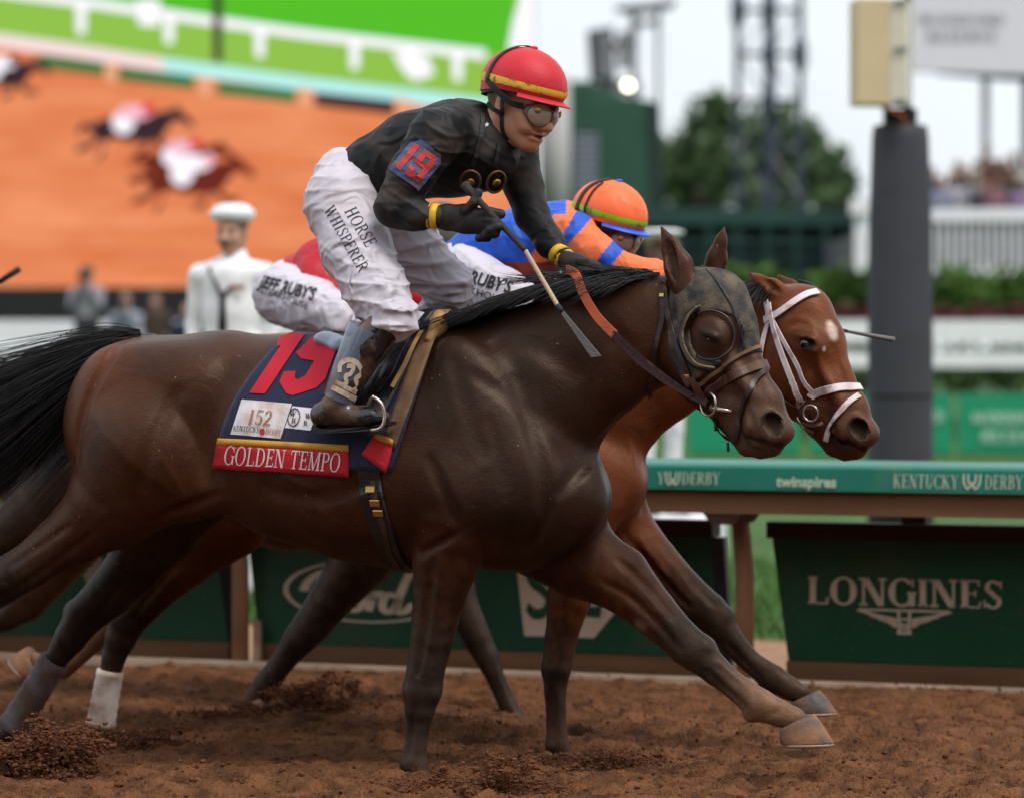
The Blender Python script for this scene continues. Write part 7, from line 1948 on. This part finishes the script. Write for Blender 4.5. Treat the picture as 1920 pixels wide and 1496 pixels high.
for s in (-1, 1):
    P_ = smoothpath([SH2(s * th_, f_, 1.024) for th_, f_ in ((1.62, 1.9), (1.68, 1.3), (1.72, .9), (1.75, .6), (1.8, .35))], 4); Nn_ = P_ - L2(0, 0, .03); Nn_ /= np.linalg.norm(Nn_, axis=1, keepdims=True)
    ribbon("goggle_strap", P_, Nn_, .010, BLKSTRAP, j2)
strap_px("chin_strap", J2B, H2, [(1086, 412), (1098, 440), (1112, 462), (1130, 478)], 6, LEATH, j2, .004)
ps, w = block_text("JEFF RUBY'S", .03, .15); print_on("lettering", ps, w, (826, 516), (957, 551), (7, -23), BB2, H2, INK, j2, .003, None)
ps, w = block_text("STEAKHOUSE", .0); print_on("lettering", ps, w, (838, 538), (952, 572), (3, -13), BB2, H2, INK, j2, .003, None)
sd2 = empty("racing_saddle", mat=H2.matrix(), label="dark saddle under the blue and orange rider", cat="saddle")
V_, Q_, me_ = clay("seat", T2.circ([(900, 640, 20, 5.5), (960, 645, 22, 6.0), (1020, 632, 18, 5.0)], k=.02), .01, tintp=False); obj("seat", me_, BLEA, sd2)
w2 = empty("riding_whip", mat=H2.matrix(), label="whip tip poking out beyond the red bay's forehead", cat="whip")
MB().tube([T2.p(1300, 560, .22), T2.p(1500, 602, .22), T2.p(1590, 622, .22)], .006, 8).build("shaft", GRIP, w2, smooth=True)
MB().tube([T2.p(1590, 622, .22), T2.p(1640, 631, .22), T2.p(1676, 637, .22)], [.010, .016, .019], 10, flat=.5).build("flap", pm("whip_flap_grey", lin(110, 106, 102), rough=.8, bump=.2), w2, smooth=True)

# ------------------------------------------------------------------ rider in red on the rail horse
j3 = empty("person", mat=H3.matrix(), label="rider in red silks and white breeches bent low behind the standing rider", cat="person", group="riders")
t3 = lambda L, **kw: T3.circ(L, **kw)
R3 = axes(8, 40, 0); C3 = H3.P(822, 462, 0)
hp, L3 = head_prims(C3, R3, 1.0, TAN, hair=(.01, .008, .006))
l3n = [(532, 552, 60, 1, None, -.12), (585, 575, 54, 1, None, -.20), (635, 592, 42, 1, None, -.26), (640, 610, 36, 1, None, -.28)]
l3f = [(545, 552, 58, 1, None, .12), (610, 575, 50, 1, None, .20), (670, 600, 40, 1, None, .26), (660, 620, 34, 1, None, .28)]
b3n = [(640, 612, 33, 1, None, -.28), (615, 660, 30, 1, None, -.31), (590, 715, 25, 1, None, -.31), (645, 735, 15, 1, None, -.31)]
b3f = [(660, 620, 33, 1, None, .28), (635, 670, 30, 1, None, .31), (610, 720, 25, 1, None, .31), (665, 740, 15, 1, None, .31)]
a3n = [(735, 500, 38, 1, None, -.17), (770, 555, 32, 1, None, -.22), (830, 590, 26, 1, None, -.16), (870, 600, 18, 1, None, -.09)]
a3f = [(750, 500, 38, 1, None, .17), (790, 555, 32, 1, None, .22), (840, 595, 26, 1, None, .16), (880, 605, 18, 1, None, .09)]
tor3 = [(565, 520, 46, 1.1), (610, 502, 56, 1.15), (675, 490, 60, 1.2), (735, 485, 54, 1.25), (770, 478, 42, 1.2)]
V_, Q_, me_ = clay("body", hp + t3([(a[0], a[1], a[2] * .8, 1, TAN) for a in tor3], k=.03) + sum([t3([(a[0], a[1], a[2] * .62, 1, TAN) + tuple(a[5:]) for a in q], k=.02) for q in (l3n, l3f, b3n, b3f, a3n, a3f)], []) +
                   [cone(T3.p(560, 530, 0), T3.p(535, 552, s * .12), .07, .07, 1, None, .02, TAN) for s in (-1, 1)] + [cone(T3.p(735, 490, 0), T3.p(740, 500, s * .17), .06, .05, 1, None, .02, TAN) for s in (-1, 1)] + [cone(L3(-.05, 0, -.15), T3.p(755, 484, 0), .06, .07, 1, None, .03, TAN)], .010, smooth=1, soft=.006)
obj("body", me_, SKIN, j3)
REDSK = silk("red_silk", REDS)
V_, Q_, me_ = clay("jacket", t3(tor3, k=.03) + t3(a3n, k=.02) + t3(a3f, k=.02) + [cone(T3.p(735, 488, 0), T3.p(742, 500, s * .165), .10, .07, 1, None, .03) for s in (-1, 1)] + [cone(T3.p(595, 525, -.12), T3.p(665, 570, -.14), .085, .055, 1, None, .04), cone(T3.p(595, 525, .12), T3.p(665, 560, .12), .085, .055, 1, None, .04)], .008, disp=lambda V: folds(V, 33, 45, .008), tintp=False)
obj("jacket", me_, REDSK, j3)
V_, Q_, me_ = clay("breeches", t3([(545, 530, 46, 1.3), (555, 545, 50, 1.3)], k=.03) + t3(l3n, k=.025) + t3(l3f, k=.025), .008, disp=lambda V: folds(V, 39, 60, .006, None, .04), tintp=False)
obj("breeches", me_, BREECH2, j3); BB3 = bvh_of(V_, Q_)
for L_ in (b3n, b3f):
    V_, Q_, me_ = clay("boot", t3(L_, k=.015), .009, tintp=False); obj("boot", me_, BOOT, j3)
for (x, y, t) in ((872, 600, -.09), (882, 606, .09)):
    g3 = T3.circ([(x - 6, y, 16), (x + 16, y + 2, 18)], t=t, k=.01, kl=.8)
    for i_ in range(4): g3 += fing(T3, [(x + 16, y - 8 + 6 * i_, 0), (x + 32, y - 4 + 6 * i_, 0), (x + 30, y + 10 + 4 * i_, 0)], t - .02 + .013 * i_, 7.5)
    g3 += fing(T3, [(x + 6, y - 12, -.02), (x + 22, y - 16, -.02)], t, 8)
    glove(g3, "glove", j3, GLOVE, .008)
OLIVE = pm("olive_cap", lin(84, 84, 72), rough=.6, bump=.1)
LH3, SH3 = helmet(j3, L3(-.004, 0, .012), R3, 1.02, OLIVE, pm("olive_band", lin(110, 112, 56), bump=.1), OLIVE, OLIVE)
goggles(j3, L3, R3, 1.0, LENS, LENSF)
ps, w = block_text("JEFF RUBY'S", .03, .12); print_on("lettering", ps, w, (484, 538), (588, 564), (8, -22), BB3, H3, INK, j3, .004, None)
ps, w = block_text("STEAKHOUSE", .0); print_on("lettering", ps, w, (488, 548), (576, 580), (4, -12), BB3, H3, INK, j3, .004, None)
sd3 = empty("racing_saddle", mat=H3.matrix(), label="dark saddle under the red rider, mostly hidden", cat="saddle")
V_, Q_, me_ = clay("seat", T3.circ([(570, 655, 18, 5.5), (630, 660, 20, 6.0), (690, 650, 17, 5.0)], k=.02), .012, tintp=False); obj("seat", me_, BLEA, sd3)

# a fourth runner just coming into the picture at the left: horse and rider copied from the rail runner
def copy_tree(o, shift, parent=None):
    c = o.copy(); COL.objects.link(c)
    if parent is None: c.matrix_world = Matrix.Translation(Vector(shift)) @ o.matrix_world
    else:
        c.parent = parent
    for ch in list(o.children): copy_tree(ch, shift, c)
    return c
bpy.context.view_layer.update()
sh4 = tuple(H3.F * -2.92 + H3.N * .40 + np.array([0, 0, .0]))
h4 = copy_tree(horse3, sh4); h4["label"] = "brown horse whose nose just enters at the left edge"
p4 = copy_tree(j3, sh4); p4["label"] = "rider following just outside the left edge of the picture"
w4 = empty("riding_whip", mat=H3.matrix(), label="whip tip raised at the left edge of the picture", cat="whip")
MB().tube([T3.p(-90, 600, .3), T3.p(-20, 540, .3), T3.p(12, 520, .3)], .008, 8).build("shaft", GRIP, w4, smooth=True)
MB().tube([T3.p(0, 528, .3), T3.p(36, 505, .3)], [.012, .014], 8).build("flap", GRIP, w4, smooth=True)

# ------------------------------------------------------------------ people standing by: white uniforms, photographers, crowd
def stander(label, base, height, yaw, top_col, leg_col, skin, hat=None, hat_col=(.8, .8, .8), group=None, arms="down", h=.016, hair=(.02, .015, .012), beard=None, detail=True):
    """a standing person at base (x, y, z); yaw = degrees the body faces, 0 = towards +x, 90 = towards the camera"""
    k = height / 1.75
    m_ = Matrix.Translation(Vector(base)) @ Matrix.Rotation(math.radians(-yaw), 4, 'Z')
    root = empty("person", mat=m_, label=label, cat="person", group=group)
    R_ = axes(0, 0, 0); C_ = np.array([.01, 0, 1.62]) * k
    P = lambda x, y, z: np.array([x, y, z]) * k
    hp, L_ = head_prims(C_, R_, k, skin, hair=hair, beard=beard)
    if not detail: hp = [p for p in hp if p['op'] == '+']
    torso = [cone(P(0, 0, 1.00), P(0, 0, 1.18), .135 * k, .130 * k, 1.25, None, .04), cone(P(0, 0, 1.18), P(0, 0, 1.36), .130 * k, .135 * k, 1.3, None, .04)]
    sh = []
    for s in (-1, 1):
        sh += [cone(P(0, 0, 1.38), P(0, s * .19, 1.385), .085 * k, .062 * k, 1, None, .04)]
        if arms == "down": sh += [cone(P(0, s * .205, 1.38), P(-.03, s * .25, 1.10), .060 * k, .047 * k, 1, None, .03), cone(P(-.03, s * .25, 1.10), P(.04, s * .23, .86), .047 * k, .034 * k, 1, None, .02)]
        else: sh += [cone(P(0, s * .205, 1.38), P(.12, s * .22, 1.18), .058 * k, .046 * k, 1, None, .03), cone(P(.12, s * .22, 1.18), P(.20, s * .06, 1.48), .046 * k, .034 * k, 1, None, .02)]
    hands = [ell(P(.05, s * .225, .80) if arms == "down" else P(.21, s * .05, 1.52), np.array([.035, .022, .055]) * k, None, .02, skin) for s in (-1, 1)]
    legs = []
    for s in (-1, 1): legs += [cone(P(0, s * .09, .98), P(0, s * .10, .52), .095 * k, .062 * k, 1, None, .03), cone(P(0, s * .10, .52), P(-.02, s * .10, .10), .060 * k, .048 * k, 1, None, .02)]
    feet = [cone(P(-.03, s * .10, .05), P(.13, s * .115, .035), .045 * k, .032 * k, 1, None, .02, (.01, .01, .01)) for s in (-1, 1)]
    thin = lambda L: [dict(p, ra=p['ra'] * .85, rb=p['rb'] * .85, col=skin) for p in L]
    V_, Q_, me_ = clay("body", hp + thin(torso) + thin(sh) + hands + thin(legs) + feet, h * .62 if detail else h, smooth=1, soft=.006)
    obj("body", me_, SKIN, root)
    cm = lambda n, c: pm(n, c, rough=.7, var=.06, bump=.1, fold=(9, .3))
    V_, Q_, me_ = clay("shirt", torso + sh + [cone(P(0, 0, 1.38), P(-.03, 0, 1.50), .09 * k, .066 * k, 1, None, .03)], h, disp=lambda V: folds(V, 7, 40, .006), tintp=False); obj("shirt", me_, cm("shirt_cloth", top_col), root)
    V_, Q_, me_ = clay("trousers", legs + [cone(P(0, 0, .98), P(0, 0, 1.02), .138 * k, .135 * k, 1.25, None, .04)], h, disp=lambda V: folds(V, 8, 35, .005), tintp=False); obj("trousers", me_, cm("trouser_cloth", leg_col), root)
    H = lambda x, y, z: L_(x, y, z)
    top = H(-.01, 0, .06)
    if hat == "sailor":
        MB().lathe([(.10 * k, .0), (.118 * k, .012), (.134 * k, .055), (.126 * k, .062), (.112 * k, .05), (.108 * k, .085), (.06 * k, .105), (.001, .108)], top, 28).build("white_cap", cm("hat_cloth", hat_col), root, smooth=True)
        MB().tube([P(.10, -.10, 1.42), P(.135, -.04, 1.32), P(.142, 0, 1.24), P(.15, .0, 1.06)], [.014, .014, .022, .032], 10, flat=.5).build("neckerchief", cm("black_silk_tie", (.012, .012, .014)), root, smooth=True)
        MB().tube([P(-.06, .09, 1.47), P(.10, .08, 1.40), P(.140, .0, 1.25)], .014, 8, flat=.5).build("neckerchief", cm("black_silk_tie", (.012, .012, .014)), root, smooth=True)
        for s in (-1,): MB().box(P(.138, .085, 1.31), (.012, .09 * k, .022 * k)).build("ribbon_bar", pm("ribbon_bar", lin(150, 96, 80), bump=0), root)
    elif hat == "officer":
        MB().lathe([(.100 * k, .0), (.102 * k, .035), (.145 * k, .06), (.150 * k, .072), (.10 * k, .086), (.001, .09)], top, 28).build("white_cap", cm("hat_cloth", hat_col), root, smooth=True)
        MB().lathe([(.101 * k, .004), (.104 * k, .006), (.104 * k, .030), (.101 * k, .032)], top, 28).build("gold_band", pm("gold_band", lin(150, 120, 50), bump=.1), root, smooth=True)
        V2, F2 = [], []
        for j in range(13):
            a = -1.0 + 2.0 * j / 12; V2 += [top + np.array([.100 * math.cos(a), .100 * math.sin(a), .006]) * k, top + np.array([.100 * math.cos(a) + .06 * math.cos(a), .12 * math.sin(a), -.018]) * k]
        for j in range(12): F2.append((2 * j, 2 * j + 1, 2 * j + 3, 2 * j + 2))
        obj("peak", mesh_from("peak", V2, F2, True), BLEA, root)
    elif hat == "brim":
        MB().lathe([(.16 * k, .0), (.165 * k, .006), (.10 * k, .012), (.095 * k, .075), (.06 * k, .09), (.001, .088)], top, 24).build("hat", cm("hat_cloth", hat_col), root, smooth=True)
    elif hat == "cap":
        MB().lathe([(.102 * k, -.02), (.104 * k, .02), (.085 * k, .06), (.04 * k, .08), (.001, .082)], top, 20).build("cap", cm("hat_cloth", hat_col), root, smooth=True)
    if arms == "camera":
        MB().box(P(.22, 0, 1.60), (.10 * k, .14 * k, .10 * k), bev=.01).build("camera_body", BLACKP, root)
        MB().tube([P(.26, 0, 1.60), P(.46, 0, 1.60)], .045 * k, 16).build("camera_lens", BLACKP, root, smooth=True)
    return root
def at(px, d, z=0.0):
    b = B(px, 0, d); return (b[0], b[1], z)
stander("sailor with a moustache in white uniform, round white cap and black neckerchief", at(436, 21.4, .40), 1.79, 108, (.86, .86, .88), (.86, .86, .88), PALE, "sailor", (.80, .80, .82), "service members in white", beard=(.03, .02, .015), h=.012)
stander("officer in white uniform with a peaked white cap, mostly hidden behind the horses", at(1238, 23.6, .33), 1.80, 60, (.74, .74, .78), (.74, .74, .78), DEEP, "officer", (.80, .80, .82), "service members in white", h=.014)
for lb, px, d, z in (("low white riser under the sailor, hidden behind the horses", 436, 21.4, .40), ("low white riser under the officer, hidden behind the board", 1238, 23.6, .33)):
    r_ = empty("low_riser", at(px, d), label=lb, cat="platform"); MB().box((0, 0, z / 2 - .004), (.8, .7, z), bev=.01).build("top", WHITE, r_)
for i, (px, d, z, hgt, tc, lc, hat, arms, lb) in enumerate((
    (163, 52, .80, 1.72, (.24, .24, .27), (.02, .02, .025), "cap", "camera", "photographer in pale shirt and dark cap aiming a camera below the screen"),
    (236, 53, .55, 1.62, (.26, .28, .34), (.02, .02, .02), None, "camera", "second photographer in a pale blue shirt, lower than the capped one"),
    (292, 54, .50, 1.70, (.045, .028, .016), (.03, .02, .015), "cap", "down", "dark brown clad person standing right of the two photographers"),
    (352, 53, .40, 1.62, (.012, .020, .06), (.012, .02, .06), None, "down", "person in dark navy just left of the sailor"))):
    stander(lb, at(px, d, z), hgt, 95, tc, lc, PALE, hat, (.06, .055, .04), "people below the screen", arms, .02, detail=False)
dk = empty("photo_stand", at(250, 53), label="low black platform under the people below the screen", cat="platform")
MB().box((0, .6, .20), (5.0, 3.4, .40)).build("deck", BLACKP, dk)
cw = [("man in a pale blue shirt at the left end of the crowd", 1762, 330, (.30, .34, .46), None), ("woman in a white dress near the column", 1785, 322, (.60, .58, .64), "brim"), ("man in a navy jacket behind the white dress", 1797, 302, (.015, .022, .05), None),
      ("man in a light grey suit with a straw hat", 1828, 318, (.30, .29, .29), "brim"), ("tall man in a tan coat standing above the others", 1850, 270, (.20, .15, .11), None), ("woman in dusty pink near the roof post", 1868, 326, (.32, .16, .19), None),
      ("man in a dark brown jacket in the middle of the crowd", 1882, 296, (.035, .020, .014), None), ("person in black at the right of the crowd", 1902, 284, (.010, .010, .012), None), ("woman in a lilac dress at the right edge", 1916, 330, (.34, .24, .42), "brim"),
      ("man in a white shirt behind the lilac dress", 1928, 290, (.50, .50, .52), None), ("man in a blue blazer half hidden by the column", 1746, 312, (.03, .06, .16), None), ("person in beige behind the straw hat", 1838, 300, (.26, .22, .17), None),
      ("man in a charcoal suit between the white dress and the straw hat", 1808, 312, (.02, .02, .024), None), ("person in maroon right of the tan coat", 1862, 300, (.09, .015, .02), None), ("man in an olive jacket beside the dark brown one", 1894, 318, (.05, .05, .03), None), ("woman in navy low behind the fence", 1846, 336, (.012, .02, .06), None)]
for i, (lb, px, ytop, c, hat) in enumerate(cw):
    d = 65.0 + (2.6 if ytop < 305 else (1.2 if ytop < 320 else 0)) + (i * 7 % 5) * .12
    hz_ = B(px, ytop, d)[2]
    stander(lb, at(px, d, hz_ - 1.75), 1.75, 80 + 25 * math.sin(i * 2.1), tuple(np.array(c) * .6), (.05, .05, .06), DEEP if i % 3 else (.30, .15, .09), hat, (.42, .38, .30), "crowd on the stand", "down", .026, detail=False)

# ------------------------------------------------------------------ thrown dirt
def clods(name, label, groups, seed, kind="stuff"):
    """groups: (centre world, spread xyz, count, size range); lumps of soil, one mesh per spray"""
    rs = np.random.default_rng(seed); VV, FF = [], []; base = 0
    t_ = (1 + 5 ** .5) / 2
    ico = np.array([(-1, t_, 0), (1, t_, 0), (-1, -t_, 0), (1, -t_, 0), (0, -1, t_), (0, 1, t_), (0, -1, -t_), (0, 1, -t_), (t_, 0, -1), (t_, 0, 1), (-t_, 0, -1), (-t_, 0, 1)]) / 1.9
    fi = np.array([(0, 11, 5), (0, 5, 1), (0, 1, 7), (0, 7, 10), (0, 10, 11), (1, 5, 9), (5, 11, 4), (11, 10, 2), (10, 7, 6), (7, 1, 8), (3, 9, 4), (3, 4, 2), (3, 2, 6), (3, 6, 8), (3, 8, 9), (4, 9, 5), (2, 4, 11), (6, 2, 10), (8, 6, 7), (9, 8, 1)])
    for c, sp, n, (s0, s1), floor in groups:
        p = np.asarray(c) + rs.normal(size=(n, 3)) * np.asarray(sp)
        if floor: p[:, 2] = track_height(p[:, 0], p[:, 1]) + np.abs(rs.normal(0, .004, n))
        else: p[:, 2] = np.maximum(p[:, 2], track_height(p[:, 0], p[:, 1]) + .003)
        s = s0 * (s1 / s0 * 1.35) ** (rs.random(n) ** 3.2)
        v = ico[None] * s[:, None, None] * rs.uniform(.55, 1.25, (n, 12, 1)) * (rs.uniform(.6, 1.2, (n, 1, 3)) * np.array([1.2, 1.0, .9])) + p[:, None]
        VV.append(v.reshape(-1, 3)); FF.append((fi[None] + base + 12 * np.arange(n)[:, None, None]).reshape(-1, 3)); base += 12 * n
    return obj(name, mesh_from(name, np.concatenate(VV), np.concatenate(FF), False), CLOD, label=label, cat="dirt", kind=kind)
g_at = lambda px, py: B(px, py, CAMZ * FPX / (py - HZ))
def spray(px, py, wpx, hpx, n, lean=0.0, s=(.0018, .0075)):
    """a burst of soil leaving the ground at a photo pixel: dense low, thin high"""
    c = g_at(px, py); d_ = c[1] - CAMY; k = d_ / FPX; out = []
    rs = np.random.default_rng(int(px * 7 + py))
    for q in range(26):                              # ragged: many small bursts, low ones dense, high ones thin, strays beyond
        f = rs.random() ** 1.5
        x_ = rs.normal(0, .50) * (1 - .35 * f) + lean * f + .12 * math.sin(9 * f)
        wide = rs.uniform(.05, .20) if q % 5 else .40
        out.append((c + np.array([x_ * wpx * k, rs.normal(0, .06), hpx * k * (.04 + .95 * f)]), (wpx * k * wide, .05, hpx * k * rs.uniform(.05, .16)), int(n / 26 * 1.9 * (2.0 - 1.3 * f) * (1 if q % 5 else .5)), s, False))
    return out
clods("dirt_spray", "burst of dark soil thrown up behind the rail horse's planted foreleg", spray(560, 1345, 95, 78, 2600, .55) + spray(470, 1350, 120, 26, 1600, -.2), 51)
clods("dirt_spray", "big burst of soil around the grey wrapped hind foot", spray(85, 1450, 135, 95, 3400, .25, (.002, .009)) + spray(30, 1440, 90, 60, 1500), 52)
clods("dirt_spray", "small scatter of soil right of the white wrapped hind foot", spray(270, 1402, 75, 42, 1300, .2) + spray(215, 1395, 60, 20, 700), 53)
clods("dirt_spray", "soil heaped and flying at the near horse's planted forefoot", spray(890, 1488, 110, 66, 2800, .2, (.002, .008)) + spray(800, 1476, 70, 14, 900), 54)
clods("dirt_spray", "low ridge of loose soil right of the red bay's planted forefoot", spray(1150, 1436, 70, 30, 1200, .1) + spray(1060, 1438, 40, 12, 500), 55)
clods("loose_soil", "loose crumbs of soil scattered over the whole track", [((0.0, y_, 0), (2.2, .55, 0), 7000, (.0018, .0075), True) for y_ in (-1.4, -.5, .5, 1.6, 2.6)], 56)
